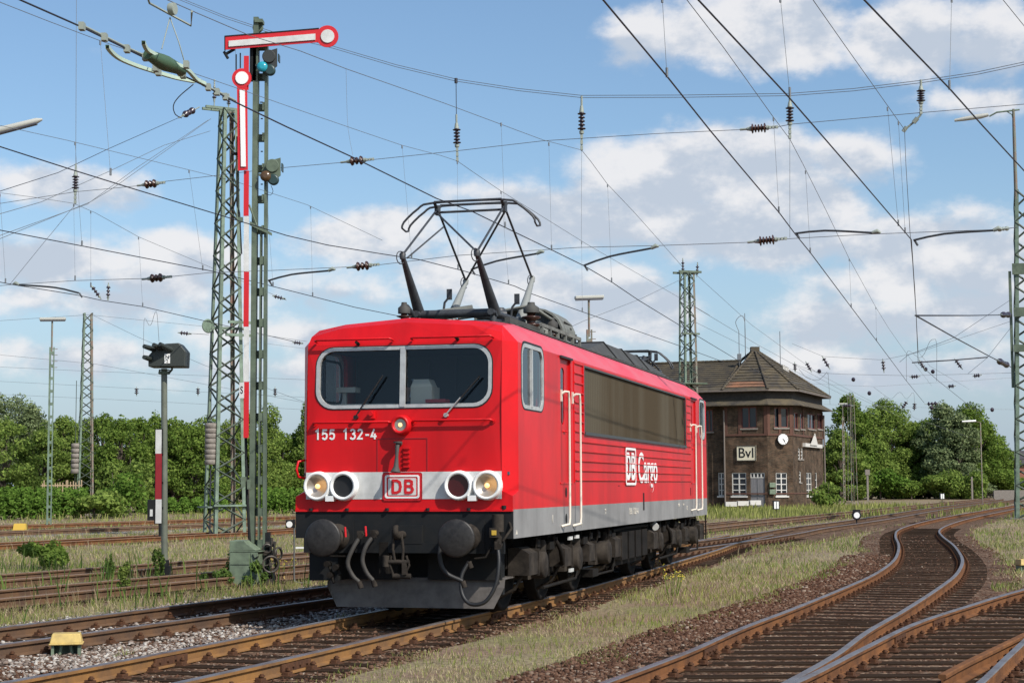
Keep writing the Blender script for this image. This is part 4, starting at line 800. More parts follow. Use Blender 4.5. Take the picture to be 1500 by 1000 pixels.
# guard rails, wing rail and fishplates
def extra(parent, pts, name, m=RUSTR, tm=None): sweep(cr([(p[0], p[1], 0) for p in pts], .4), HEADP, [m, tm or m], parent, name, topface=())
g0 = [gp(1380, 984, .02), gp(1416, 965, .02), gp(1500, 925, .02), gp(1560, 896, .02)]; extra(tS, [(p.x, p.y) for p in g0], 'guard_rail', RUSTR)
for pl, ys_ in ((offs(CENT['A'], .7535), (17.6, 24.2)), (offs(CENT['A'], -.7535), (18.2,)), (offs(CENT['C'], -.7535), (27.5,)), (offs(CENT['R'], -.7535), (18.9,)), (offs(CENT['S'], -.7535), (20.3, 22.6))):
    for y in ys_:
        q = MB(); x = xat(pl, y); x2 = xat(pl, y + .3); a = math.atan2(x2 - x, .3)
        for s_ in (-1, 1): q.box((x + s_ * .025 * math.cos(a), y, -.088), (.02, .7, .08), -a)
        for k in range(4):
            yy = y - .25 + k * .16; xx = x + (yy - y) * math.tan(a); q.cyl((xx - .05, yy, -.088), (xx + .05, yy, -.088), .018, n=6)
        q.build('fishplate', FAST, tA if pl[0].x < -2.8 else tR)

# ================================================================ LOOSE STONES (stuff)
def ico_stones(name, pts, sizes, m, seed):
    rg = np.random.default_rng(seed); bm = bmesh.new(); bmesh.ops.create_icosphere(bm, subdivisions=1, radius=1.0); base = np.array([v.co[:] for v in bm.verts]); fc = np.array([[v.index for v in f.verts] for f in bm.faces]); bm.free()
    # keep cheap: use 12-vert icosahedron
    bm = bmesh.new(); bmesh.ops.create_icosphere(bm, subdivisions=0 if False else 1, radius=1.0); bm.free()
    ph = (1 + 5 ** .5) / 2; b0 = np.array([(-1, ph, 0), (1, ph, 0), (-1, -ph, 0), (1, -ph, 0), (0, -1, ph), (0, 1, ph), (0, -1, -ph), (0, 1, -ph), (ph, 0, -1), (ph, 0, 1), (-ph, 0, -1), (-ph, 0, 1)]) / 1.9
    f0 = np.array([(0, 11, 5), (0, 5, 1), (0, 1, 7), (0, 7, 10), (0, 10, 11), (1, 5, 9), (5, 11, 4), (11, 10, 2), (10, 7, 6), (7, 1, 8), (3, 9, 4), (3, 4, 2), (3, 2, 6), (3, 6, 8), (3, 8, 9), (4, 9, 5), (2, 4, 11), (6, 2, 10), (8, 6, 7), (9, 8, 1)])
    n = len(pts); V = np.repeat(b0[None], n, 0) * rg.uniform(.65, 1.35, (n, 12, 1)); V *= rg.uniform(.6, 1.3, (n, 1, 3)) * np.array([1, 1, .7]); a = rg.uniform(0, 6.28, n); c, s_ = np.cos(a), np.sin(a)
    x = V[..., 0] * c[:, None] - V[..., 1] * s_[:, None]; y = V[..., 0] * s_[:, None] + V[..., 1] * c[:, None]; V = np.stack([x, y, V[..., 2]], -1) * sizes[:, None, None] + pts[:, None, :]
    Fs = f0[None] + (np.arange(n) * 12)[:, None, None]
    me = bpy.data.meshes.new(name); me.vertices.add(n * 12); me.vertices.foreach_set('co', V.reshape(-1)); nf_ = n * 20; me.loops.add(nf_ * 3); me.loops.foreach_set('vertex_index', Fs.reshape(-1)); me.polygons.add(nf_); me.polygons.foreach_set('loop_start', np.arange(nf_) * 3); me.polygons.foreach_set('loop_total', np.full(nf_, 3)); me.update(); me.validate()
    me.materials.append(m); o = bpy.data.objects.new(name, me); COL.objects.link(o); return tag(o, None, None, None, 'stuff')
def along(key, y0, y1, w0, w1, n, seed, zf=-.172):
    rg = np.random.default_rng(seed); c = [p for p in CENT[key] if y0 <= p.y <= y1]; P = np.array([(p.x, p.y) for p in c]); T = np.gradient(P, axis=0); T /= np.linalg.norm(T, axis=1)[:, None]
    # denser close to the camera
    wgt = 1 / (P[:, 1] ** 1.3); i = rg.choice(len(P), n, p=wgt / wgt.sum()); o_ = rg.uniform(w0, w1, n); j = rg.uniform(-.3, .3, (n, 2))
    pts = P[i] + T[i] * j[:, :1] + np.stack([T[i][:, 1], -T[i][:, 0]], 1) * o_[:, None]
    return np.column_stack([pts, np.full(n, zf) + rg.uniform(-.015, .012, n)])
def stonemat(name, cs):
    m = bpy.data.materials.new(name); m.use_nodes = True; t = m.node_tree; b = t.nodes['Principled BSDF']; b.inputs['Roughness'].default_value = .9; b.inputs['Specular IOR Level'].default_value = .08
    g = t.nodes.new('ShaderNodeNewGeometry'); r = t.nodes.new('ShaderNodeValToRGB'); cr_ = r.color_ramp
    for i, (p, c) in enumerate(cs):
        e = cr_.elements[i] if i < 2 else cr_.elements.new(p); e.position = p; e.color = (*c, 1)
    t.links.new(g.outputs['Random Per Island'], r.inputs[0]); t.links.new(r.outputs[0], b.inputs['Base Color']); return m
STB = stonemat('brown ballast stones', [(0, (.048, .024, .015)), (1, (.30, .25, .20)), (.45, (.092, .048, .031)), (.85, (.14, .082, .055)), (.975, (.22, .17, .13))])
STG = stonemat('pale ballast stones', [(0, (.10, .08, .065)), (1, (.50, .47, .43)), (.35, (.19, .145, .12)), (.65, (.30, .26, .225)), (.93, (.40, .37, .33))])
pp = []
pp.append(along('R', 13, 62, -1.9, 1.9, 24000, 1, -.182)); pp.append(along('R', 13, 45, -2.2, -.95, 13000, 11)); pp.append(along('S', 13, 40, -1.2, 2.4, 9000, 2, -.182)); pp.append(along('A', 13, 40, .85, 1.35, 3600, 3)); pp.append(along('A', 13, 24, -.8, .8, 3500, 4)); pp.append(along('B', 17, 40, -.7, .7, 2500, 5, -.17)); pp.append(along('A', 13, 24, -2.6, -.9, 6500, 31, -.175)); pp.append(along('B', 17, 30, .85, 2.4, 4000, 32, -.175))
nm_ = len(pp[0]); p_ = np.concatenate(pp)
def railclear(p, keys=('A', 'B', 'R', 'S')):
    ok = np.ones(len(p), bool)
    for k in keys:
        for g in (-.7535, .7535):
            c = np.array([(q_.x, q_.y) for q_ in offs(CENT[k], g) if q_.y < 62])
            for i in range(0, len(p), 4000): d = np.min(np.linalg.norm(p[i:i + 4000, None, :2] - c[None], axis=2), 1) if False else None
    return ok
sz = rng.uniform(.012, .026, len(p_)) * np.where((np.arange(len(p_)) >= nm_) & (np.arange(len(p_)) < nm_ + len(pp[1])), 1.35, 1.0) * (1 + np.maximum(0, p_[:, 1] - 20) / 60)
_x = None
ico_stones('brown_ballast_stones', p_, sz, STB, 21)
pp = [along('B', 17, 45, -2.2, -.85, 9000, 6, -.16), along('B', 19, 30, .85, 2.2, 5200, 7, -.17), along('A', 13, 24, -2.5, -.9, 2600, 8, -.172), along('B', 17, 30, -.7, .7, 1500, 9, -.165)]
p_ = np.concatenate(pp); ico_stones('pale_ballast_stones', p_, rng.uniform(.013, .034, len(p_)) * (1 + np.maximum(0, p_[:, 1] - 20) / 50), STG, 22)

# ================================================================ GRASS (stuff)
def trackdist(P, keys):
    C = np.concatenate([np.array([(q_.x, q_.y) for q_ in CENT[k]]) for k in keys]); out = np.full(len(P), 1e9)
    for i in range(0, len(P), 3000):
        out[i:i + 3000] = np.sqrt(((P[i:i + 3000, None, :2] - C[None]) ** 2).sum(2)).min(1)
    return out
def vnoise(P, s, seed):
    r_ = np.random.default_rng(seed); G = r_.random((64, 64)); x = P[:, 0] * s; y = P[:, 1] * s; xi = np.floor(x).astype(int); yi = np.floor(y).astype(int); fx = x - xi; fy = y - yi; fx = fx * fx * (3 - 2 * fx); fy = fy * fy * (3 - 2 * fy)
    g = lambda a, c: G[a % 64, c % 64]
    return (g(xi, yi) * (1 - fx) + g(xi + 1, yi) * fx) * (1 - fy) + (g(xi, yi + 1) * (1 - fx) + g(xi + 1, yi + 1) * fx) * fy
def scatter(n, y0, y1, u0=-.36, u1=.36, seed=0):
    r_ = np.random.default_rng(seed); v = r_.uniform(1 / y1, 1 / y0, n); y = 1 / v; u = r_.uniform(u0, u1, n); return np.column_stack([u * y, y])
def blades(name, P, h, w, m, seed, lean=.35, z=-.19):
    r_ = np.random.default_rng(seed); n = len(P); a = r_.uniform(0, 6.283, n); ln = r_.uniform(.05, lean, n) * h; la = r_.uniform(0, 6.283, n)
    ca, sa = np.cos(a) * w / 2, np.sin(a) * w / 2; dx, dy = np.cos(la) * ln, np.sin(la) * ln; V = np.zeros((n, 5, 3))
    V[:, 0] = np.column_stack([P[:, 0] - ca, P[:, 1] - sa, np.full(n, z)]); V[:, 1] = np.column_stack([P[:, 0] + ca, P[:, 1] + sa, np.full(n, z)])
    V[:, 2] = np.column_stack([P[:, 0] + ca * .8 + dx * .35, P[:, 1] + sa * .8 + dy * .35, z + h * .55]); V[:, 3] = np.column_stack([P[:, 0] - ca * .8 + dx * .35, P[:, 1] - sa * .8 + dy * .35, z + h * .55]); V[:, 4] = np.column_stack([P[:, 0] + dx, P[:, 1] + dy, z + h])
    idx = (np.arange(n) * 5)[:, None]; loops = np.concatenate([idx + np.array([[0, 1, 2, 3]]), idx + np.array([[3, 2, 4]])], 1).reshape(-1)
    me = bpy.data.meshes.new(name); me.vertices.add(n * 5); me.vertices.foreach_set('co', V.reshape(-1)); me.loops.add(n * 7); me.loops.foreach_set('vertex_index', loops); me.polygons.add(n * 2)
    me.polygons.foreach_set('loop_start', np.column_stack([np.arange(n) * 7, np.arange(n) * 7 + 4]).reshape(-1)); me.polygons.foreach_set('loop_total', np.tile([4, 3], n)); me.update(); me.materials.append(m)
    o = bpy.data.objects.new(name, me); COL.objects.link(o); return tag(o, None, None, None, 'stuff')
def leafmat(name, cs, trans=.35, rough=.75):
    m = bpy.data.materials.new(name); m.use_nodes = True; t = m.node_tree; t.nodes.clear(); o = t.nodes.new('ShaderNodeOutputMaterial')
    g = t.nodes.new('ShaderNodeNewGeometry'); r = t.nodes.new('ShaderNodeValToRGB')
    for i, (p, c) in enumerate(cs):
        e = r.color_ramp.elements[i] if i < 2 else r.color_ramp.elements.new(p); e.position = p; e.color = (*c, 1)
    t.links.new(g.outputs['Random Per Island'], r.inputs[0]); d = t.nodes.new('ShaderNodeBsdfDiffuse'); tr = t.nodes.new('ShaderNodeBsdfTranslucent'); x = t.nodes.new('ShaderNodeMixShader'); x.inputs[0].default_value = trans
    t.links.new(r.outputs[0], d.inputs[0]); t.links.new(r.outputs[0], tr.inputs[0]); t.links.new(d.outputs[0], x.inputs[1]); t.links.new(tr.outputs[0], x.inputs[2]); t.links.new(x.outputs[0], o.inputs[0]); return m
DRYG = leafmat('dry grass', [(0, (.27, .21, .12)), (1, (.58, .49, .31)), (.5, (.40, .32, .19))])
MIXG = leafmat('yellow green grass', [(0, (.15, .18, .045)), (1, (.37, .38, .13)), (.5, (.25, .27, .08))])
GRNG = leafmat('fresh green grass', [(0, (.12, .18, .04)), (1, (.27, .33, .09)), (.6, (.18, .24, .06))])
WEED = leafmat('weed leaves', [(0, (.06, .11, .03)), (1, (.17, .24, .06)), (.5, (.10, .16, .04))])
ALLK = list(CENT); CLEAN = ['A', 'B', 'R', 'S']
def keep(P, base, seed):
    r_ = np.random.default_rng(seed); dc = trackdist(P, CLEAN); do = trackdist(P, ['C', 'D', 'E', 'F', 'G'])
    lim = 1.80 + (vnoise(P, .8, 5) - .5) * .8; lim = np.where((side(P) > 0) & (side(P) < 3.0) & (P[:, 1] < 55), 1.28 + (vnoise(P, 1.5, 6) - .5) * .5, lim)
    k = (dc > lim) & (r_.random(len(P)) < base)
    near = do < 1.0; k &= ~(near & (r_.random(len(P)) > .12)); return k
def side(P):  # <0 left of track A/B, >0 right
    c = np.array([(q_.x, q_.y) for q_ in CENT['A']]); x = np.interp(P[:, 1], c[:, 1], c[:, 0]); cb = np.array([(q_.x, q_.y) for q_ in CENT['B']]); xb = np.interp(P[:, 1], cb[:, 1], cb[:, 0]); return np.where(P[:, 1] < 55, P[:, 0] - x, P[:, 0] - xb)
def grow(name, n, y0, y1, m, h0, h1, w, seed, prob, lean=.8, wscale=22.0):
    P = scatter(n, y0, y1, seed=seed); P = P[keep(P, 1, seed + 50)]; pr = prob(P, side(P)); P = P[np.random.default_rng(seed + 99).random(len(P)) < pr]
    r_ = np.random.default_rng(seed + 7); k = np.maximum(1, P[:, 1] / wscale); h = r_.uniform(h0, h1, len(P)) * (.6 + .8 * vnoise(P, .5, seed)) * np.where((side(P) > 0) & (P[:, 1] < 50), np.clip(P[:, 1] / 40, .42, 1), 1); blades(name, P, h, w * k, m, seed, lean)
patch = lambda P, s, sd, a, b: np.clip((vnoise(P, s, sd) * .6 + vnoise(P, s * 3.1, sd + 1) * .4 - a) / (b - a), 0, 1)
bare = lambda P: patch(P, .38, 31, .40, .55)
nearR = lambda P, s: (s > 0)
grow('dry_grass', 260000, 12, 120, DRYG, .04, .13, .007, 1, lambda P, s: np.where(s > 0, np.where(P[:, 1] < 30, .04 + .6 * patch(P, .45, 31, .50, .62), .25 + .5 * bare(P)), .45), 1.4)
grow('meadow_grass', 170000, 14, 160, MIXG, .05, .17, .008, 2, lambda P, s: np.where(s > 0, np.clip((P[:, 1] - 14) / 16, 0.05, 1) * (.15 + .7 * patch(P, .30, 61, .35, .6)), .8))
grow('green_grass', 110000, 14, 140, GRNG, .06, .20, .009, 3, lambda P, s: np.where(s > 0, np.clip((P[:, 1] - 15) / 12, 0.03, 1) * patch(P, .33, 71, .40, .56) * np.clip((s - 1.5) / 2.5, .1, 1), .65 * patch(P, .25, 81, .50, .70)))
grow('tall_straw', 16000, 22, 140, DRYG, .15, .40, .005, 4, lambda P, s: np.where(s > 0, .2 * (P[:, 1] > 45), .45), .5)
# soft margin right beside the pale ballast on the left (weeds)
grow('green_weeds', 7000, 22, 40, WEED, .2, .6, .018, 5, lambda P, s: np.where(s < -2, patch(P, .9, 91, .5, .62), 0), .5)

# ================================================================ TREES AND BUSHES
LEAF1 = leafmat('dark leaves', [(0, (.080, .140, .026)), (1, (.22, .30, .065)), (.5, (.14, .21, .042))], .42)
LEAF2 = leafmat('mid green leaves', [(0, (.098, .160, .034)), (1, (.27, .35, .085)), (.5, (.175, .245, .055))], .42)
LEAF3 = leafmat('grey green leaves', [(0, (.10, .135, .06)), (1, (.26, .31, .15)), (.5, (.17, .215, .10))], .3)
LEAF4 = leafmat('bright hedge leaves', [(0, (.06, .12, .02)), (1, (.16, .26, .05)), (.5, (.10, .18, .03))], .35)
BARK = mat('bark', (.10, .08, .06), .9, c2=(.06, .045, .035), scale=6)
def crown_pts(r_, lobes, n, flat=.8):
    P = []; Nn = []
    vol = np.array([l[3] ** 2 * l[4] for l in lobes]); cnt = (vol / vol.sum() * n).astype(int)
    for l, c in zip(lobes, cnt):
        d = r_.normal(size=(c, 3)); d /= np.linalg.norm(d, axis=1)[:, None]; rad = r_.uniform(.35, 1.08, c) ** .5
        P.append(np.array(l[:3]) + d * rad[:, None] * np.array([l[3], l[3], l[4]])); Nn.append(d)
    return np.concatenate(P), np.concatenate(Nn)
def leaf_mesh(name, P, Nn, size, m, seed):
    r_ = np.random.default_rng(seed); n = len(P); d = Nn + r_.normal(size=(n, 3)) * .7; d[:, 2] += .35; d /= np.linalg.norm(d, axis=1)[:, None]
    a = np.cross(d, r_.normal(size=(n, 3))); a /= np.linalg.norm(a, axis=1)[:, None]; b = np.cross(d, a); s = size * r_.uniform(.5, 1.25, (n, 1)); s2 = s * r_.uniform(.45, .8, (n, 1))
    V = np.stack([P - a * s, P - b * s2 + a * s * .1, P + a * s, P + b * s2 - a * s * .1], 1); bend = d * s * .25; V[:, 0] -= bend; V[:, 2] -= bend
    me = bpy.data.meshes.new(name); me.vertices.add(n * 4); me.vertices.foreach_set('co', V.reshape(-1)); me.loops.add(n * 4); me.loops.foreach_set('vertex_index', np.arange(n * 4)); me.polygons.add(n); me.polygons.foreach_set('loop_start', np.arange(n) * 4); me.polygons.foreach_set('loop_total', np.full(n, 4)); me.update(); me.materials.append(m); return me
def tree(px, Y, w, h, label, leafm, seed, group, kind='broad', n=3400, ls=.26, name='tree', cat='tree'):
    base = at(px, 760, Y); r_ = np.random.default_rng(seed); root = empty(name, (base.x, base.y, -.2), r_.uniform(0, 6), label, cat, group)
    if kind == 'shrub': lobes = [(r_.uniform(-.32, .32) * w, r_.uniform(-.3, .3) * w, h * r_.uniform(.2, .68), w * r_.uniform(.14, .26), h * r_.uniform(.14, .28)) for _ in range(12)]
    elif kind == 'tall': lobes = [(r_.uniform(-.2, .2) * w * (1.15 - t), r_.uniform(-.2, .2) * w * (1.15 - t), h * (.14 + .78 * t), w * (.30 - .18 * t) * r_.uniform(.8, 1.2), h * .10) for t in np.linspace(0, 1, 16)]
    elif kind == 'birch':
        lobes = []
        for _ in range(64):
            t = r_.uniform(0, 1) ** .9; ang = r_.uniform(0, 6.28); env = (1 - t ** 2.2) * .9 + .1; rr = w * .42 * env * r_.uniform(.2, 1) ** .6; lobes.append((rr * math.cos(ang), rr * math.sin(ang), h * (.04 + .90 * t), w * r_.uniform(.09, .17) * (1.15 - .5 * t), h * r_.uniform(.05, .085)))
        lobes.append((0, 0, h * .97, w * .05, h * .05))
    else:
        lobes = []
        for _ in range(24):
            t = r_.uniform(0, 1); ang = r_.uniform(0, 6.28); rr = w * .36 * math.sin(math.pi * min(1, .22 + t * .72)) * r_.uniform(.5, 1.0); lobes.append((rr * math.cos(ang), rr * math.sin(ang), h * (.14 + .76 * t), w * r_.uniform(.09, .17), h * r_.uniform(.07, .12)))
        lobes += [(r_.uniform(-.25, .25) * w, r_.uniform(-.25, .25) * w, h * r_.uniform(.84, .95), w * .06, h * .06) for _ in range(5)]
    P, Nn = crown_pts(r_, lobes, n); me = leaf_mesh('crown', P, Nn, ls, leafm, seed + 1); c = bpy.data.objects.new('crown', me); COL.objects.link(c); c.parent = root
    q = MB(); q.tube([(0, 0, -.1), (.05 * w * .3, 0, h * .3), (0, .05, h * .6), (.1, 0, h * .85)], [w * .022, w * .018, w * .010, w * .004], 7)
    for l in lobes[::3]: q.tube([(0, 0, l[2] * .55), (l[0] * .5, l[1] * .5, l[2] * .8), (l[0], l[1], l[2])], [w * .012, w * .008, w * .003], 5)
    q.build('trunk', BARK, root, fix=False); return root
GL = 'trees behind the left tracks'; GR = 'trees behind the right tracks'
TL = [ # px, Y, width, height, label, mat, kind
 (-8, 150, 12, 10.2, 'grey green crown cut by the left edge of the photo', LEAF3, 'broad'), (24, 158, 11, 10.6, 'tallest pale tree at the far left', LEAF3, 'broad'), (44, 150, 8, 9.4, 'pale tree just left of the green lamp mast', LEAF3, 'broad'),
 (5, 128, 10, 7.2, 'dark leafy tree low at the left edge', LEAF2, 'broad'), (62, 130, 8, 6.8, 'yellowish green tree behind the green lamp mast', LEAF2, 'broad'), (92, 136, 9, 7.6, 'round green tree between lamp mast and far lattice mast', LEAF2, 'broad'), (122, 140, 9, 7.6, 'green tree right behind the far left lattice mast', LEAF2, 'broad'),
 (150, 134, 9, 7.7, 'dark round tree right of the far left lattice mast', LEAF1, 'broad'), (176, 130, 8, 7.4, 'dark tree with a ragged top left of the banded post', LEAF1, 'broad'), (203, 134, 9, 7.4, 'dark broad tree behind the red and white banded board', LEAF1, 'broad'), (226, 136, 8, 7.9, 'dark tree with a pointed top behind the signal post', LEAF1, 'broad'),
 (252, 132, 9, 7.2, 'dark tree right of the signal post', LEAF1, 'broad'), (280, 132, 9, 6.9, 'dark tree left of the concrete tension weight', LEAF1, 'broad'), (302, 140, 7, 7.9, 'tree behind the legs of the big lattice mast', LEAF2, 'broad'), (334, 144, 8, 7.6, 'tree seen through the big lattice mast', LEAF2, 'broad'),
 (365, 140, 7, 8.1, 'tree behind the semaphore mast', LEAF2, 'broad'), (392, 146, 6, 9.0, 'narrow tall tree right of the semaphore mast', LEAF2, 'tall'), (412, 150, 7, 6.7, 'low dark tree left of the locomotive cab', LEAF1, 'broad'), (434, 152, 7, 6.9, 'dark tree touching the left edge of the locomotive', LEAF1, 'broad'), (449, 150, 4.5, 9.3, 'thin spiky tree just beside the locomotive roof corner', LEAF2, 'tall'),
 (470, 150, 8, 7.0, 'tree mostly hidden behind the locomotive cab', LEAF1, 'broad')]
for i, (px, Y, w, h, lb, lm, kd) in enumerate(TL): tree(px, Y, w * (1 if kd == 'tall' else .92), h, lb, lm, 100 + i, GL, 'birch' if kd == 'broad' else kd, 11500, ls=.125)
TRR = [(1218, 205, 7, 7.5, 'low bush like tree beside the brick signal box', LEAF2, 'broad'), (1232, 200, 8, 8.6, 'small tree just right of the brick signal box', LEAF2, 'broad'), (1250, 212, 8, 12.4, 'dark slim tree behind the far thin mast', LEAF1, 'broad'),
 (1276, 215, 11, 12.8, 'big tree with the highest crown right of the far thin mast', LEAF2, 'broad'), (1300, 218, 10, 13.0, 'rounded tall tree in the middle of the right grove', LEAF2, 'broad'), (1322, 222, 10, 11.6, 'tree with a birch like top in the right grove', LEAF2, 'broad'), (1342, 220, 10, 11.0, 'tree in the dip of the right grove', LEAF2, 'broad'),
 (1362, 222, 9, 10.6, 'dark backed tree left of the pale tree', LEAF1, 'broad'), (1384, 216, 9, 11.6, 'pale green tree near the thin far post', LEAF3, 'broad'), (1404, 214, 9, 12.2, 'grey green tree beside the dark end tree', LEAF3, 'broad'), (1426, 220, 11, 12.6, 'dark tall tree at the right end of the grove', LEAF1, 'broad'), (1445, 224, 10, 9.2, 'dark sloping tree next to the right lattice mast', LEAF1, 'broad'), (1460, 232, 8, 6.6, 'lowest dark tree before the distant house', LEAF1, 'broad'),
 (1336, 206, 4.5, 3.0, 'round brown green bush at the foot of the right grove', LEAF1, 'shrub'), (1290, 206, 6, 4.0, 'bright bush at the foot of the highest tree', LEAF4, 'shrub'), (1262, 204, 5, 5.0, 'leafy bush at the left foot of the grove', LEAF2, 'shrub'), (1390, 206, 6, 4.2, 'light bush under the pale tree', LEAF2, 'shrub'), (1420, 208, 6, 3.6, 'low bush at the right foot of the grove', LEAF2, 'shrub')]
for i, (px, Y, w, h, lb, lm, kd) in enumerate(TRR): tree(px, Y, w * (1.1 if kd == 'broad' else 1), h * (.98 + .08 * ((i * 7) % 3 - 1)), lb, lm, 200 + i, GR, 'birch' if kd == 'broad' else kd, 12500 if kd != 'shrub' else 3500, ls=.19)
for i, (px, Y, w, h, lb) in enumerate([(165, 112, 4.5, 3.4, 'bright low bush at the foot of the far left lattice mast'), (138, 108, 4.0, 2.0, 'small rounded bush in front of the far left lattice mast'), (190, 118, 4.2, 4.8, 'light green bush left of the banded board'), (1215, 134, 3.2, 2.4, 'grey green bush at the right corner of the signal box')]):
    tree(px, Y, w, h, lb, LEAF2 if i else LEAF4, 300 + i, 'bushes at the tree line', 'shrub', 1500, ls=.15, name='bush', cat='bush')
tree(64, 41.0, 1.25, .80, 'small dark green bush standing alone in the dry grass at left', LEAF1, 320, None, 'shrub', 3600, ls=.045, name='bush', cat='bush')
def hedge(x0, x1, Y, h, d, label, n, seed):
    a = at(x0, 760, Y); b_ = at(x1, 760, Y + d); r_ = np.random.default_rng(seed); t = r_.uniform(0, 1, n); P = np.column_stack([a.x + (b_.x - a.x) * t, a.y + (b_.y - a.y) * t + r_.uniform(-1.2, 1.2, n), -.2 + h * (.75 + .25 * np.sin(t * 40)) * np.sqrt(r_.uniform(0, 1, n))]); Nn = r_.normal(size=(n, 3)) * .4 + np.array([0, -1, .8])
    me = leaf_mesh('hedge', P, Nn, .12, LEAF4, seed); o = bpy.data.objects.new('hedge', me); COL.objects.link(o); tag(o, label, 'hedge', 'low hedges under the trees')
hedge(-10, 122, 104, 2.0, 4, 'low bright green hedge along the track at far left', 6500, 401)
hedge(380, 450, 122, 1.9, 3, 'low bright green hedge between semaphore and locomotive', 3500, 402)
hedge(205, 330, 124, 1.2, 3, 'knee high green growth under the dark trees', 4000, 403)
# weeds: clumps at the signal bases, yellow flowers
def weedclump(px, py, w, h, label, n=420, m=WEED, seed=0, ls=.03):
    b_ = gp(px, py, -.17); r_ = np.random.default_rng(seed); lobes = [(r_.uniform(-.4, .4) * w, r_.uniform(-.2, .2) * w, h * r_.uniform(.1, .8), w * .15, h * .2) for _ in range(9)]
    P, Nn = crown_pts(r_, lobes, n); me = leaf_mesh('weed_plant', P, Nn, ls, m, seed); o = bpy.data.objects.new('weed_plant', me); COL.objects.link(o); o.location = (b_.x, b_.y, -.17); tag(o, label, 'weed', 'weeds between the tracks')
for i, (px, py, w, h, lb) in enumerate([(352, 852, .75, .75, 'leafy weed in front of the green relay cabinet'), (372, 858, .5, .5, 'low weed right under the semaphore mast'), (232, 852, .3, .75, 'upright weed leaning on the signal post foot'), (180, 872, .28, .6, 'bright green fern like weed left of the signal post'), (318, 858, .6, .35, 'low leafy weed left of the relay cabinet'), (160, 850, .18, .55, 'slim tall weed beside the rusty rails')]):
    weedclump(px, py, w, h, lb, 900, WEED if i != 3 else GRNG, 500 + i)
FLOW = mat('yellow petals', (.55, .45, .05), .7)
for i, (px, py, h, lb) in enumerate([(985, 872, .42, 'yellow flowers in the grass right of the locomotive bogie'), (955, 838, .30, 'yellow flowers close to the rail behind the bogie'), (412, 845, .4, 'yellow flowers behind the signal winding gear')]):
    b_ = gp(px, py, -.17); r_ = random.Random(i); q = MB(); root = empty('wild_flower', (b_.x, b_.y, -.17), 0, lb, 'flower', 'yellow wild flowers')
    pts = [(r_.uniform(-.28, .28), r_.uniform(-.2, .2), h * r_.uniform(.6, 1)) for _ in range(14)]
    for p in pts: q.tube([(p[0] * .5, p[1] * .5, 0), p], .005, 4)
    q.build('stems', GRNG, root); q = MB()
    for p in pts:
        for k in range(3): q.box((p[0] + r_.uniform(-.03, .03), p[1], p[2] + r_.uniform(-.02, .03)), (.02, .02, .01), r_.random())
    q.build('blossoms', FLOW, root)

# ================================================================ MASTS
def lattice_mast(name, px, Y, zt, w0, w1, rz, label, legm=LATG, lacm=None, step=None, group='lattice catenary masts', lw=.10, xoff=0):
    b_ = at(px, 760, Y); root = empty(name, (b_.x + xoff, Y, -.17), rz, label, 'mast', group); H_ = zt + .17; lacm = lacm or LATTICE_D
    cs = [(-1, -1), (1, -1), (1, 1), (-1, 1)]
    for i, (a, c) in enumerate(cs):
        q = MB(); 
        for (dx, dy, wx, wy) in ((0, 0, lw, .016), (0, 0, .016, lw)):   # L angle section
            vs = []
            for z, w in ((0, w0), (H_, w1)):
                x = a * w / 2; y = c * w / 2; x2 = x - a * wx; y2 = y - c * wy; vs += [(x, y, z), (x2, y, z), (x2, y2, z), (x, y2, z)]
            q.add(vs, [(0, 1, 2, 3), (4, 5, 6, 7), (0, 1, 5, 4), (1, 2, 6, 5), (2, 3, 7, 6), (3, 0, 4, 7)])
        q.build('leg', legm[i] if isinstance(legm, list) else legm, root)
    n = int(H_ / (step or (w0 + w1) * .42)); q = MB()
    for f in range(4):
        (a0, c0), (a1, c1) = cs[f], cs[(f + 1) % 4]
        for k in range(n):
            z0 = H_ * k / n; z1 = H_ * (k + 1) / n; wa = w0 + (w1 - w0) * z0 / H_; wb = w0 + (w1 - w0) * z1 / H_
            A_ = (a0 * wa / 2 * .97, c0 * wa / 2 * .97, z0); B_ = (a1 * wb / 2 * .97, c1 * wb / 2 * .97, z1)
            if (k + f) % 2: A_ = (a1 * wa / 2 * .97, c1 * wa / 2 * .97, z0); B_ = (a0 * wb / 2 * .97, c0 * wb / 2 * .97, z1)
            q.cyl(A_, B_, lw * .28, n=4, cap=False)
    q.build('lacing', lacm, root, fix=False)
    q = MB(); q.box((0, 0, -.05), (w0 * 1.3, w0 * 1.3, .16)); q.build('foundation', CONC, root); return root
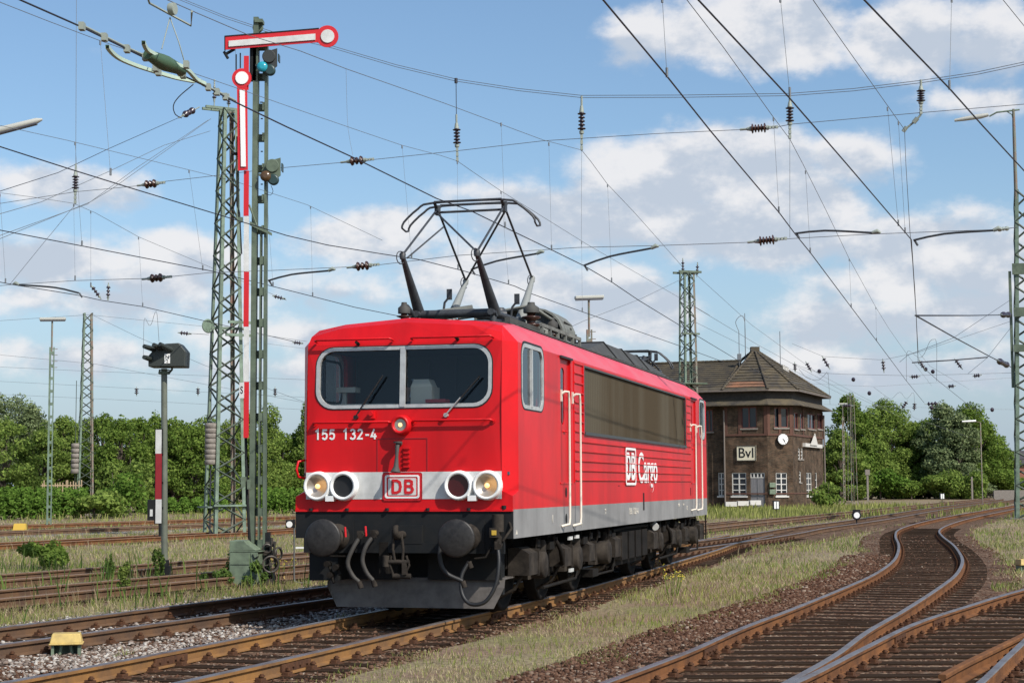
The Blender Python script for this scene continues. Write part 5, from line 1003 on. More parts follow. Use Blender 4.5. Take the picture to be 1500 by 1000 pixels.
def ins_obj(name, p0, p1, label, sheds=5, r=.085, m=INSD, group='catenary insulators', f0=.22, f1=.25, parent=None):
    """rod insulator between two points: fittings + ribbed body"""
    p0 = Vector(p0); p1 = Vector(p1); d = (p1 - p0); Ln = d.length; d.normalize(); root = empty(name, p0) if parent is None else None
    if root: tag(root, label, 'insulator', group)
    z = Vector((0, 0, 0)) if root else p0; par = root or parent
    q = MB(); q.tube([z, z + d * Ln * f0 * .6], .022, 6); q.lathe(z + d * Ln * f0 * .6, d, [(0, .03), (Ln * f0 * .4, .05)], 10); q.lathe(z + d * Ln * (1 - f1), d, [(0, .05), (Ln * .05, .045)], 10)
    e0 = Ln * (1 - f1 + .05); 
    for k in range(3): q.box(z + d * (e0 + (Ln - e0) * (k + .5) / 3), (.05, .05, (Ln - e0) / 4 if abs(d.z) > .5 else .05))
    q.tube([z + d * e0, z + d * Ln], .016, 6)
    q.build('fitting', FIT, par)
    pr = []; a, c = Ln * f0, Ln * (1 - f1); st = (c - a) / sheds
    for k in range(sheds):
        rr = r * (1.15 if k in (0, sheds - 1) else .95); pr += [(a + st * k, r * .42), (a + st * (k + .3), rr), (a + st * (k + .5), rr * .9), (a + st * (k + .6), r * .42)]
    pr.append((c, r * .42)); q = MB(); q.lathe(z, d, pr, 12); q.build('insulator_body', m, par); return root
# big left lattice mast
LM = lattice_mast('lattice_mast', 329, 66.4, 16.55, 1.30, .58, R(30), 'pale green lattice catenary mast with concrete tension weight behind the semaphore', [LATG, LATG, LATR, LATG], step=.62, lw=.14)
q = MB(); q.b2((-.95, -.1, 16.7), (.75, .0, 16.8)); q.b2((-.95, .3, 16.7), (.75, .4, 16.8)); q.build('crossarm', LATG, LM)
for i, x in enumerate((-.55, .05, .55)):
    ins_obj('x', (x, .1, 16.8), (x + (.25 if i == 2 else 0), .1, 17.4 + (.5 if i == 0 else 0)), '', 3, .08, INSD, parent=LM, f0=.3, f1=.3)
q = MB(); q.lathe((-.85, -.2, 8.1), (.3, -1, 0), [(0, .26), (.05, .28), (.06, .22), (.03, .2)], 20); q.b2((-.9, -.2, 8.0), (.7, -.1, 8.1)); q.b2((-.2, -.8, 8.2), (.95, -.7, 8.3)); q.b2((-.3, -.8, 7.7), (.95, -.7, 7.8)); q.b2((-.7, -.75, 1.15), (.7, -.65, 1.22)); q.b2((-.9, -.6, 1.1), (-.6, .6, 1.16)); q.build('tension_wheel', LATG, LM)
q = MB(); 
for k in range(8): q.lathe((-.72, -.35, 2.75 + k * .2), (0, 0, 1), [(0, .2), (.015, .225), (.18, .225), (.195, .2)], 16)
q.build('concrete_weight', CONC, LM)
q = MB(); q.tube([(-.72, -.35, 4.3), (-.72, -.35, 8.1)], .012, 5); q.tube([(-.72, -.35, 0.1), (-.72, -.35, 2.7)], .03, 5); q.build('tension_cable', WIREM, LM)
# right lattice mast with lamp on top
RM = lattice_mast('lattice_mast', 1514, 92, 17.6, 1.9, .95, R(-14), 'pale green lattice mast with street lamp at the right edge', LATG, step=.85, lw=.20)
q = MB(); q.b2((-.75, -.7, 13.1), (.4, -.6, 13.7)); q.b2((-.95, -.6, 7.0), (-.8, -.5, 13.3)); q.b2((-.8, -.85, 8.9), (.9, -.8, 9.3)); q.b2((-.75, -.85, 10.8), (.9, -.8, 11.3)); q.build('connection_plate', SIGG, RM)
q = MB(); q.tube([(-.42, -.4, 17.2), (-.42, -.4, 20.8), (-.42, -.4, 22.2)], [.10, .09, .07], 8); q.build('lamp_pole', LATR, RM)
q = MB(); q.tube([(-.1, -.4, 22.15), (-1.3, -.5, 22.05), (-1.7, -.5, 21.85)], .045, 6); q.tube([(-.42, -.4, 21.4), (-.5, -.4, 21.9), (-.8, -.45, 22.1)], .03, 6); q.build('lamp_arm', LATG, RM)
q = MB(); q.tube([(-1.75, -.5, 21.95), (-2.15, -.52, 21.88), (-3.0, -.55, 21.78), (-3.55, -.55, 21.72)], [.10, .14, .12, .08], 8); q.build('lamp_head', LAMPW, RM)
m_ = lattice_mast('lattice_mast', 124, 122, 14.2, 1.15, .62, R(20), 'far rust streaked lattice mast among the left trees', [LATG, LATR, LATR, LATG], step=.6, lw=.13)
q = MB(); 
for k in range(6): q.lathe((-.75, -.3, 2.9 + k * .36), (0, 0, 1), [(0, .24), (.03, .3), (.3, .3), (.34, .24)], 12)
q.build('concrete_weight', CONC, m_); q = MB(); q.tube([(-.75, -.3, .5), (-.75, -.3, 9.5)], .025, 5); q.build('tension_cable', LATTICE_D, m_)
m_ = lattice_mast('lattice_mast', 1011, 100, 14.2, 1.05, .68, R(20), 'green lattice mast rising over the locomotive rear before the tiled roof', [LATG, LATR, LATG, LATG], step=.55, lw=.12)
q = MB(); q.b2((-.7, -.45, 14.3), (.75, -.35, 14.42)); q.b2((-.7, .35, 14.3), (.75, .45, 14.42)); q.b2((-.95, -.6, 7.75), (.95, .6, 7.82)); q.box((0, -.45, 10.7), (1.1, .1, .1)); q.build('crossarm', SIGG, m_)
ins_obj('x', (-.25, 0, 14.3), (-.25, 0, 15.2), '', 3, .09, INSD, parent=m_, f0=.2, f1=.2); ins_obj('x', (.65, 0, 14.1), (.72, 0, 15.0), '', 3, .09, INSD, parent=m_, f0=.2, f1=.2)
lattice_mast('lattice_mast', 1250, 175, 10.8, .75, .5, R(20), 'thin distant lattice mast in front of the right grove', LATR, step=1.6, lw=.06)
# lamp masts
def lamp_mast(px, Y, zt, m, hw, label, tilt=0.0):
    b_ = at(px, 760, Y); root = empty('lamp_mast', (b_.x, Y, -.17), R(8), label, 'lamp mast', 'platform height yard lamp masts'); zs = zt * .88
    q = MB(); q.prism([(-.13, -.06, 0), (-.05, -.06, 0), (-.05, .06, 0), (-.13, .06, 0)], (0, 0, zs)); q.prism([(.06, -.05, 0), (.11, -.05, 0), (.11, .05, 0), (.06, .05, 0)], (0, 0, zs)); k = .3
    while k < zs: q.b2((-.06, -.045, k), (.07, .045, k + .14)); k += .62
    q.build('post', m, root)
    q = MB(); q.cyl((-.02, 0, zs - .3), (-.02, 0, zt + .1), .045); 
    for k in range(4): q.b2((-.02, -.01, zs - 1.0 + k * .3), (.26, .01, zs - .97 + k * .3))
    q.build('top_pole', LATR, root)
    q = MB(); q.prism([(-hw, -.16, zt + .12), (hw, -.16, zt + .12 + tilt), (hw, .16, zt + .12 + tilt), (-hw, .16, zt + .12)], (0, 0, .13)); h = q.build('lamp_head', LAMPW, root, bevel=.03)
    q = MB(); q.prism([(-hw * .95, -.13, zt + .07), (hw * .95, -.13, zt + .07 + tilt), (hw * .95, .13, zt + .07 + tilt), (-hw * .95, .13, zt + .07)], (0, 0, .06)); q.build('diffuser', mat('lamp underside', (.10, .10, .12), .4), h); return root
lamp_mast(72, 82.8, 9.9, LATG, .62, 'green channel post with flat twin lamp at left', .02); lamp_mast(866, 70, 9.4, LATR, .60, 'rusty post with flat lamp seen above the locomotive roof', .05)
LM3 = lamp_mast(1238, 190, 10.6, LATR, .5, 'tiny distant lamp post right of the signal box'); lamp_mast(1213 + 10, 230, 8.0, LATR, .5, 'second tiny lamp post beside the signal box roof end')
b_ = at(-70, 760, 48); root = empty('street_lamp', (b_.x, 48, -.17), 0, 'long slender lamp head reaching in at the left edge', 'street lamp'); p0 = at(-20, 196, 48) - root.location; p1 = at(62, 175, 48) - root.location
q = MB(); q.tube([(0, 0, 0), (0, 0, p0.z - .4), (.1, 0, p0.z - .15)], [.09, .06, .05], 8); q.build('post', LATG, root)
q = MB(); q.tube([(.1, 0, p0.z - .15), p0, p0 + (p1 - p0) * .3, p0 + (p1 - p0) * .9, p1], [.05, .09, .10, .085, .03], 10); q.build('lamp_head', LAMPW, root)
q = MB(); q.tube([p0 + (p1 - p0) * .1 - Vector((0, 0, .07)), p0 + (p1 - p0) * .9 - Vector((0, 0, .06))], .07, 8); q.build('diffuser', mat('lamp underside', (.10, .10, .12), .4), root)
b_ = at(1440, 760, 150); root = empty('street_lamp', (b_.x, 150, -.17), 0, 'small white lamp arm in front of the dark end tree', 'street lamp')
q = MB(); q.tube([(0, 0, 0), (0, 0, 7.2), (-.6, 0, 7.35)], .05, 6); q.build('post', LATR, root); q = MB(); q.tube([(-.4, 0, 7.35), (-1.6, 0, 7.3)], [.1, .07], 8); q.build('lamp_head', WHITEC, root)

# ================================================================ SEMAPHORE SIGNAL (local metres, faces the camera)
def mpx(v): return v * 33.6 / 2500
b_ = gp(380, 855); SG = empty('semaphore_signal', (b_.x, b_.y, -.17), 0, 'tall green semaphore signal with red and white arms raised level and hanging', 'signal')
def sgp(px, py, dy=0.0): p = at(px, py, b_.y + dy); return Vector((p.x - b_.x, dy, p.z + .17))
q = MB(); Ht = sgp(376, 34).z
q.prism([(-.20, -.10, .1), (-.10, -.10, .1), (-.10, .12, .1), (-.20, .12, .1)], (.01, 0, Ht)); q.prism([(.07, -.10, .1), (.12, -.10, .1), (.12, .12, .1), (.07, .12, .1)], (-.03, 0, Ht - .3)); q.prism([(-.03, -.09, .1), (.0, -.09, .1), (.0, .10, .1), (-.03, .10, .1)], (0, 0, Ht * .62))
z = .7
while z < Ht - .5: q.b2((.0, -.085, z), (.09, -.075, z + .16)); q.b2((-.11, .07, z), (.09, .08, z + .16)); z += .62
q.build('mast', SIGG, SG)
q = MB(); q.lathe(sgp(376, 40) + Vector((.02, .08, 0)), (0, -1, 0), [(0, .10), (.04, .11), (.06, .08)], 20); q.b2((-.16, -.14, Ht - .02), (.0, .12, Ht + .05)); q.build('top_pulley', SIGG, SG)
def arm(points_axis, disc_c, rdisc, name):
    """arm as prism: list of 2D px corners, with white stripe and disc"""
    a = [sgp(x, y, -.22) for x, y in points_axis]; q = MB(); q.prism(a, (0, .02, 0)); c = sgp(*disc_c, -.22); r_ = mpx(rdisc); q.lathe(c + Vector((0, .021, 0)), (0, -1, 0), [(0, r_), (.024, r_)], 32); return q.build(name, SIGR, SG)
A1 = arm([(330, 54), (467, 42.5), (467, 62), (330, 73)], (479.5, 53.5), 16.5, 'upper_arm')
q = MB(); q.prism([sgp(335, 60, -.245), sgp(462, 49.5, -.245), sgp(462, 58.5, -.245), sgp(335, 68.5, -.245)], (0, .022, 0)); q.lathe(sgp(480, 53.5, -.225), (0, -1, 0), [(0, mpx(10)), (.022, mpx(10))], 28); q.build('white_stripe', WHITE, A1)
q = MB(); q.prism([sgp(329, 52.5, -.23), sgp(467, 41, -.23), sgp(467, 42.5, -.23), sgp(329, 54, -.23)], (0, .04, 0)); q.prism([sgp(328.5, 53, -.23), sgp(330, 53, -.23), sgp(330, 74, -.23), sgp(328.5, 74, -.23)], (0, .04, 0)); q.build('arm_edge', BLK, A1)
A2 = arm([(347, 124), (362, 124), (363, 249), (348.5, 250)], (354, 114.5), 14.5, 'lower_arm')
q = MB(); q.prism([sgp(351, 132, -.245), sgp(358.5, 132, -.245), sgp(360, 244, -.245), sgp(353, 244, -.245)], (0, .022, 0)); q.lathe(sgp(354.5, 114.5, -.225), (0, -1, 0), [(0, mpx(9.5)), (.022, mpx(9.5))], 28); q.build('white_stripe', WHITEC, A2)
for i, (y0, y1) in enumerate(((82, 132), (250, 316.5), (317, 397.5), (398, 478.5), (479, 558.5), (559, 641))):
    q = MB(); q.b2(sgp(357.2, y0, -.16), sgp(364.3, y1, -.14)); q.build('mast_board', SIGR if i in (0, 1, 3, 5) else WHITE, SG)
def spect(cx, cy, cols, mdisc):
    c = sgp(cx, cy, -.2); q = MB(); q.prism([sgp(cx - 10, cy + 12, -.2), sgp(cx - 2, cy - 8, -.2), sgp(cx + 12, cy - 12, -.2), sgp(cx + 12, cy + 14, -.2), sgp(cx - 2, cy + 26, -.2)], (0, .02, 0)); q.lathe(c + Vector((0, .02, 0)), (0, -1, 0), [(0, mpx(10)), (.04, mpx(10)), (.05, mpx(9))], 24); q.b2(sgp(cx - 20, cy + 11, -.15), sgp(cx - 2, cy + 15, -.1)); s_ = q.build('spectacle_plate', mdisc, SG)
    q = MB(); q.lathe(sgp(cx - 10, cy + 15, -.22), (0, -1, 0), [(0, mpx(8)), (.02, mpx(7.5)), (.035, mpx(3))], 20); q.build('lens', cols, s_)
    q = MB(); q.lathe(sgp(cx + 2, cy + 21, -.12), (0, -1, 0), [(0, mpx(8)), (.08, mpx(8.3)), (.09, mpx(6))], 20); q.b2(sgp(cx + 13, cy - 4, -.1), sgp(cx + 16.5, cy + 10, .1)); q.build('signal_lamp', mat('dark green lamp', (.02, .045, .045), .4), s_)
spect(394, 83, BLUEL, mat('dark spectacle', (.03, .032, .03), .5)); spect(399, 243, AMB, SIGG)
q = MB()
for pts in ([(346, 80), (346, 110)], [(352, 78), (352, 100)], [(347, 200), (347, 300), (351, 312), (354, 372)], [(349, 250), (349, 318)]): q.tube([sgp(x, y, -.12) for x, y in pts], .014, 6)
q.tube([sgp(330, 80, -.15), sgp(344, 72, -.15)], .03); q.tube([sgp(328, 76, -.15), sgp(334, 86, -.15)], .03); q.cyl(sgp(340, 225, -.1), sgp(352, 226, -.1), .03); q.b2(sgp(366, 62, -.1), sgp(376, 120, 0)); q.build('linkage', BLK, SG)
q = MB(); q.prism([sgp(366, 324, -.16), sgp(398, 341, -.16), sgp(398, 345, -.16), sgp(366, 330, -.16)], (0, .04, 0)); q.tube([sgp(365, 300, -.15), sgp(376, 330, -.15)], .02); q.b2(sgp(348, 318, -.16), sgp(356, 326, -.1)); q.build('bracket', SIGG, SG)
q = MB(); 
for k in range(7): y = 150 + k * 24; q.cyl(sgp(381 + k % 2, y, -.12), sgp(385, y, -.12), .012)
q.tube(cr([sgp(397, 272, -.1), sgp(400, 280, -.1), sgp(396, 286, -.1), sgp(388, 283, -.1)], .05), .007, 4); q.tube([sgp(389, 60, .13), sgp(390, 845, .13)], .02, 5); q.tube([sgp(360, 640, .05), sgp(362, 720, -.1), sgp(366, 800, -.1)], .03); q.build('cable_run', BLK, SG)
q = MB(); q.b2(sgp(350.5, 560, -.2), sgp(357.5, 583, -.19)); pl_ = q.build('marker_plate', WHITE, SG); text('marker_letter', 'S', .2, wallm(sgp(354, 571.5, -.204), (1, 0, 0), (0, 0, 1)), BLK, pl_, bold=.002, sx_=.6)
q = MB(); q.b2(sgp(353, 698, -.35), sgp(361, 713, -.2)); q.b2(sgp(362, 702, -.32), sgp(368, 716, -.2)); q.build('junction_box', CABG, SG)
q = MB(); q.b2((-.24, -.14, .1), (.14, .14, .35)); q.b2((-.30, -.20, -.05), (.28, .2, .22)); q.b2((.12, -.1, .1), (.2, .1, 1.0)); q.build('mast_foot', BLK, SG)
q = MB(); q.lathe(sgp(396, 826, -.3), (.35, -1, 0), [(0, .13), (0, .165), (.05, .175), (.055, .14), (0, .13)], 24, cap=False); q.lathe(sgp(396, 826, -.3), (.35, -1, 0), [(-.02, .04), (.06, .035)], 10); [q.tube([sgp(396, 826, -.3), sgp(396, 826, -.3) + Vector((.14 * math.cos(t), .05 * math.cos(t), .14 * math.sin(t)))], .012, 5) for t in (0.3, 1.8, 3.4, 5.0)]; q.lathe(sgp(391, 803, -.2), (.2, -1, 0), [(0, .07), (0, .10), (.03, .10), (.03, .075)], 18, cap=False); q.lathe(sgp(407, 810, -.15), (1, -.5, 0), [(0, .09), (0, .13), (.03, .13), (.03, .10)], 16, cap=False)
q.tube([sgp(398, 787, -.2), sgp(398, 800, -.2)], .03); q.b2(sgp(389, 793, -.2), sgp(404, 800, .0)); q.b2(sgp(386, 806, -.15), sgp(406, 812, .1)); q.tube([sgp(403, 793, -.25), sgp(401, 812, -.25), sgp(404, 830, -.2), sgp(399, 838, -.2)], .025); q.b2(sgp(378, 838, -.2), sgp(396, 856, .1)); q.b2(sgp(376, 848, -.3), sgp(402, 858, .1)); q.build('winding_gear', mat('oily iron', (.03, .026, .022), .5, c2=(.06, .05, .04), scale=8), SG)
# relay cabinet beside the mast
cb = gp(356, 856); RC = empty('relay_cabinet', (cb.x, cb.y, -.17), R(-6), 'green steel relay cabinet with sloping lid at the semaphore foot', 'cabinet')
q = MB(); q.b2((-.20, -.28, 0), (.36, .22, .66)); q.b2((-.21, -.29, .64), (.40, .23, .66)); q.build('housing', CABG, RC, bevel=.01)
q = MB(); q.prism([(-.20, -.28, .66), (.10, -.28, .66), (.34, -.28, .67), (.14, -.28, .80), (.09, -.28, .86), (-.20, -.28, .86)], (0, .48, 0)); q.build('lid', CABG, RC, bevel=.01)
q = MB(); q.b2((.22, -.285, .1), (.225, -.28, .62)); q.b2((-.18, -.29, .40), (.2, -.28, .405)); q.tube([(.26, -.29, .6), (.30, -.30, .52), (.38, -.30, .56)], .012); q.build('door_seam', BLK, RC)

# dwarf signal on a post
b_ = gp(241, 850); DS = empty('light_signal', (b_.x, b_.y, -.17), 0, 'dark hooded signal box on a single grey green post with banded board', 'signal'); DY = b_.y
def dsp(px, py, dy=0.0): p = at(px, py, DY + dy); return Vector((p.x - b_.x, dy, p.z + .17))
q = MB(); q.cyl((0, 0, 0), dsp(240.5, 540), .065, .062, 16); q.build('post', mat('post grey green', (.15, .165, .13), .5, c2=(.10, .11, .085), scale=3), DS)
q = MB(); q.cyl((0, 0, 0), (0, 0, .42), .10, .085, 14); q.b2((-.02, -.12, 0), (.12, .05, .3)); q.build('foot_sleeve', BLK, DS)
q = MB(); a = [dsp(217, 523, -.25), dsp(217, 536, -.25), dsp(251, 538, -.25), dsp(251, 516, -.25), dsp(243, 507, -.25), dsp(224, 516, -.25)]
q.prism([dsp(217, 521, -.3), dsp(217, 537, -.3), dsp(271, 537, -.3), dsp(272, 514, -.3), dsp(262, 502, -.3), dsp(243, 503, -.3), dsp(228, 508, -.3)], (0, .5, 0)); DKG = mat('dark signal housing', (.030, .036, .032), .55); hs = q.build('housing', DKG, DS, bevel=.02)
q = MB(); 
for (x0, y0, x1, y1) in ((211, 507, 227, 512), (225, 505, 238, 511), (234, 504, 252, 513), (211, 523, 222, 526)): q.cyl(dsp(x0, y0, -.55), dsp(x1, y1, -.25), .045, .06, 12)
q.build('lamp_hood', DKG, hs)
q = MB(); q.b2(dsp(241, 518, -.31), dsp(249, 532, -.302)); lp = q.build('label_plate', WHITEC, hs); text('label_text', 'N', .11, wallm(dsp(245, 523, -.313), (1, 0, 0), (0, 0, 1)), BLK, lp); text('label_text', '2', .09, wallm(dsp(245, 529, -.313), (1, 0, 0), (0, 0, 1)), BLK, lp)
q = MB(); q.b2(dsp(233, 541, -.1), dsp(250, 543, .1)); q.tube([dsp(233, 547, 0), dsp(234, 541, 0)], .02); q.tube([dsp(247, 547, 0), dsp(252, 541, 0), dsp(252, 538, 0)], .025); q.box(dsp(240.5, 546), (.2, .16, .06)); q.build('yoke', SIGG, DS)
for i, (y0, y1, m) in enumerate(((629, 664, WHITE), (664, 731, SIGDR), (731, 766, WHITE))): q = MB(); q.b2(dsp(228, y0, -.08), dsp(236.5, y1, -.07)); q.build('banded_board', m, DS)
q = MB(); q.b2(dsp(227.5, 628, -.07), dsp(237, 767, -.06)); 
for y in (664, 705, 742): q.b2(dsp(235, y, -.07), dsp(240, y + 3, 0))
q.build('board_backing', BLK, DS)
# small ground signal behind it
def lantern(px, py, w, h, label, style, pole=.12):
    b_ = gp(px, py); k = b_.y / 2500; root = empty('point_lantern', (b_.x, b_.y, -.17), 0, label, 'point lantern', 'point lanterns beside the tracks'); ph = pole * 1.0
    q = MB(); q.cyl((0, 0, 0), (0, 0, ph + .06), .03); q.b2((-.28, -.08, 0), (.3, .08, .06)); q.build('stand', BLK, root)
    if style == 'disc':
        q = MB(); q.lathe((0, .05, ph + h / 2), (0, -1, 0), [(0, w / 2), (.10, w / 2), (.11, w * .46)], 24); q.b2((-w * .4, -.04, ph + h * .3), (w * .4, .04, ph + h * 1.12)); hd = q.build('lantern_body', BLK, root)
        q = MB(); q.lathe((0, -.06, ph + h / 2), (0, -1, 0), [(0, w * .33), (.012, w * .32)], 24); q.build('white_face', WHITEC, hd)
    else:
        q = MB(); q.b2((-w / 2, -w / 2, ph), (w / 2, w / 2, ph + h)); hd = q.build('lantern_body', BLK, root, bevel=.02)
        q = MB(); q.prism([(-w * .38, -w / 2 - .006, ph + .04), (-w * .05, -w / 2 - .006, ph + .04), (-w * .05, -w / 2 - .006, ph + h * .9), (-w * .38, -w / 2 - .006, ph + h * .9)], (0, .004, 0)); q.prism([(w * .05, -w / 2 - .006, ph + .04), (w * .38, -w / 2 - .006, ph + .04), (w * .38, -w / 2 - .006, ph + h * .9), (w * .05, -w / 2 - .006, ph + h * .9)], (0, .004, 0)); q.build('white_face', WHITEC, hd)
    return root
lantern(1255, 769, .42, .42, 'round white disc lantern beside the far double track', 'disc', .25); lantern(1137, 757, .36, .5, 'black and white lantern in front of the signal box', 'box', .45)
lantern(1380, 735, .45, .6, 'small white lantern in the middle of the far tracks', 'box', .3); lantern(1428, 722, .6, .55, 'tiny lantern near the foot of the dark end tree', 'box', .3)
b_ = gp(228, 790); root = empty('ground_signal', (b_.x, b_.y, -.17), 0, 'small dark ground signal on a post behind the banded board', 'signal'); q = MB(); q.cyl((.15, 0, 0), (.15, 0, .8), .05); q.b2((-.3, -.1, .7), (.0, .1, 1.45)); q.build('housing', BLK, root, bevel=.05); q = MB(); q.b2((-.2, -.11, .85), (-.1, -.10, 1.1)); q.build('white_face', WHITE, root)
# hoop stand with round disc lantern
b_ = gp(449, 853); root = empty('disc_marker_stand', (b_.x, b_.y, -.17), 0, 'tubular hoop stand with white disc lantern left of the locomotive buffer', 'marker')
def hp(px, py): p = at(px, py, b_.y); return Vector((p.x - b_.x, 0, p.z + .17))
q = MB(); q.tube(cr([hp(431, 765), hp(431, 800), hp(431, 846), hp(434, 852), hp(450, 853.5), hp(456, 849), hp(456, 800), hp(456, 770)], .15), .017, 8); q.tube([hp(431, 776), hp(443, 760)], .016); q.build('hoop', mat('galvanised tube', (.17, .17, .16), .45, .4), root)
q = MB(); q.b2(hp(419, 761) + Vector((0, -.06, 0)), hp(430, 773) + Vector((0, .06, 0))); q.b2(hp(429.5, 760), hp(432.5, 772) + Vector((0, -.05, 0))); hd = q.build('lantern_body', BLK, root, bevel=.01)
q = MB(); q.lathe(hp(424.5, 767.5) + Vector((0, -.06, 0)), (0, -1, 0), [(0, .062), (.015, .06)], 20); q.build('white_face', WHITEC, hd); q = MB(); q.b2(hp(433, 800.5), hp(455, 803) + Vector((0, .02, 0))); q.build('white_bar', WHITEC, root)
# yellow track boxes
def ybox(px, py, w, d, h, label, legs=True, rz=.2, m=YEL):
    b_ = gp(px, py); root = empty('track_box', (b_.x, b_.y, -.17), rz, label, 'track box', 'yellow topped boxes between the tracks')
    z0 = h * .5 if legs else 0
    q = MB(); hw, hd = w / 2, d / 2; q.add([(-hw, -hd, z0), (hw, -hd, z0), (hw, hd, z0), (-hw, hd, z0), (-hw, -hd, z0 + .03), (hw, -hd, z0 + .03), (hw, hd, z0 + .03), (-hw, hd, z0 + .03), (-hw * .88, -hd * .8, h), (hw * .88, -hd * .8, h), (hw * .88, hd * .8, h), (-hw * .88, hd * .8, h)],
        [(3, 2, 1, 0), (0, 1, 5, 4), (1, 2, 6, 5), (2, 3, 7, 6), (3, 0, 4, 7), (4, 5, 9, 8), (5, 6, 10, 9), (6, 7, 11, 10), (7, 4, 8, 11), (8, 9, 10, 11)]); q.box((0, 0, z0 + .01), (w * 1.08, d * 1.08, .02)); q.build('cover', m, root, bevel=.02)
    if legs:
        q = MB()
        for s in (-1, 1): q.b2((s * hw * .92, -hd * .8, -.06), (s * hw * .74, hd * .8, z0)); 
        q.b2((-hw * .9, hd * .6, -.02), (hw * .9, hd * .7, z0)); q.tube([(-.08, -.05, -.05), (-.05, -.05, z0)], .02); q.tube([(.07, -.02, -.05), (.05, -.02, z0)], .025); q.build('stand', CABG, root)
    return root
ybox(97, 959, .35, .28, .25, 'yellow plastic cover on green legs close to the camera at left'); ybox(409, 850, .22, .2, .11, 'faded yellow box lid lying behind the winding gear', False); ybox(30, 776, .62, .4, .30, 'bright yellow box with black end near the far left lamp mast', False, .1, YELB); ybox(1501, 836, .32, .3, .26, 'yellow topped box cut by the right edge of the photo', True)
# paling fence
a = at(60, 760, 112); f = empty('paling_fence', (a.x, 112, -.2), R(6), 'pale broken wooden paling fence under the left trees', 'fence'); q = MB()
for k in range(16):
    if k in (3,): continue
    x = k * .17 * 1.0 + random.uniform(-.02, .02); q.prism([(x - .03, 0, 0), (x + .03, 0, 0), (x + .03, .02, 0), (x - .03, .02, 0)], (random.uniform(-.06, .06), random.uniform(-.03, .03), 2.35 + random.uniform(-.15, .1)))
for k in range(16): pass
q.build('palings', WOODP, f); q = MB(); q.b2((-.05, .02, 1.3), (2.6, .06, 1.36)); q.b2((-.05, .02, 2.05), (2.6, .06, 2.12)); q.build('rail', WOODP, f)
# concrete post stubs and low wall right
a = at(1425, 760, 205); q = MB().box((a.x, 205, .9), (.2, .2, 3.2)); tag(q.build('concrete_post', CONC), 'thin grey post standing before the dark end tree', 'post', 'distant concrete posts'); a = at(1272, 760, 190); q = MB().box((a.x, 190, 1.2), (.2, .2, 3.0)); q.box((a.x, 190, 3.0), (.5, .3, .6)); tag(q.build('concrete_post', CONC), 'grey post with dark head before the right grove', 'post', 'distant concrete posts')
a = at(1457, 760, 190); q = MB(); q.b2((a.x, 190, -.2), (a.x + 6.5, 190.3, .95)); tag(q.build('low_wall', CONC), 'low pale concrete wall right of the grove', 'wall')
# distant house right
a = at(1462, 760, 260); H2 = empty('brick_house', (a.x, 260, -.2), 0, 'distant brick building with dark roof behind the right mast', 'building'); q = MB(); q.b2((.8, 0, 0), (16, 8, 4.9)); BRM = None; q.build('wall', mat('far brick', (.22, .09, .06), .9), H2); q = MB(); q.prism([(-.2, -.6, 4.9), (.0, -.6, 5.2), (2.6, 3, 6.9), (16, 3, 6.9), (16, -.6, 4.9)], (0, 9, 0)); q.build('roof', mat('far roof', (.05, .045, .05), .9), H2); q = MB(); q.b2((2.2, -.05, 2.2), (3.0, 0, 4.0)); q.build('window', WHITE, H2)
a = at(1497, 760, 150); q = MB()

# ================================================================ SIGNAL BOX
def brickmat():
    m = bpy.data.materials.new('old brown brick'); m.use_nodes = True; t = m.node_tree; b = t.nodes['Principled BSDF']; b.inputs['Roughness'].default_value = .92; b.inputs['Specular IOR Level'].default_value = .15
    uv = t.nodes.new('ShaderNodeUVMap'); br = t.nodes.new('ShaderNodeTexBrick'); t.links.new(uv.outputs[0], br.inputs[0]); br.inputs['Color1'].default_value = (.098, .056, .034, 1); br.inputs['Color2'].default_value = (.045, .030, .020, 1); br.inputs['Mortar'].default_value = (.09, .075, .055, 1)
    br.inputs['Scale'].default_value = 1; br.inputs['Brick Width'].default_value = .26; br.inputs['Row Height'].default_value = .085; br.inputs['Mortar Size'].default_value = .012
    n = t.nodes.new('ShaderNodeTexNoise'); n.inputs['Scale'].default_value = 1.1; n.inputs['Detail'].default_value = 9; n.inputs['Roughness'].default_value = .7; t.links.new(uv.outputs[0], n.inputs[0])
    r = t.nodes.new('ShaderNodeMapRange'); r.inputs[1].default_value = .35; r.inputs[2].default_value = .68; r.inputs[3].default_value = .45; r.inputs[4].default_value = 1.7; t.links.new(n.outputs['Fac'], r.inputs[0])
    x = t.nodes.new('ShaderNodeMix'); x.data_type = 'RGBA'; x.blend_type = 'MULTIPLY'; x.inputs[0].default_value = 1; t.links.new(br.outputs[0], x.inputs[6]); t.links.new(r.outputs[0], x.inputs[7]); t.links.new(x.outputs[2], b.inputs['Base Color'])
    bp = t.nodes.new('ShaderNodeBump'); bp.inputs['Strength'].default_value = .5; bp.inputs['Distance'].default_value = .02; bp.invert = True; t.links.new(br.outputs['Fac'], bp.inputs['Height']); t.links.new(bp.outputs[0], b.inputs['Normal']); return m
BRICK = brickmat()
TILE = mat('old roof tiles', (.10, .078, .045), .9, c2=(.040, .034, .028), scale=1.1, detail=9, bump=.3, bscale=9)
TILEO = mat('orange roof tiles', (.26, .115, .06), .9, c2=(.10, .07, .05), scale=.8, detail=8)
DWOOD = mat('dark weathered boards', (.035, .030, .027), .9, c2=(.06, .05, .042), scale=5)
WINW = mat('window white paint', (.55, .53, .49), .6); RBW = mat('red brown frame', (.16, .05, .04), .7)
GLD = mat('dark window glass', (.016, .020, .026), .08)
DOORM = mat('grey door paint', (.20, .195, .20), .7, c2=(.14, .135, .14), scale=4, stretch=(6, 6, .4))
zg_ = -.2
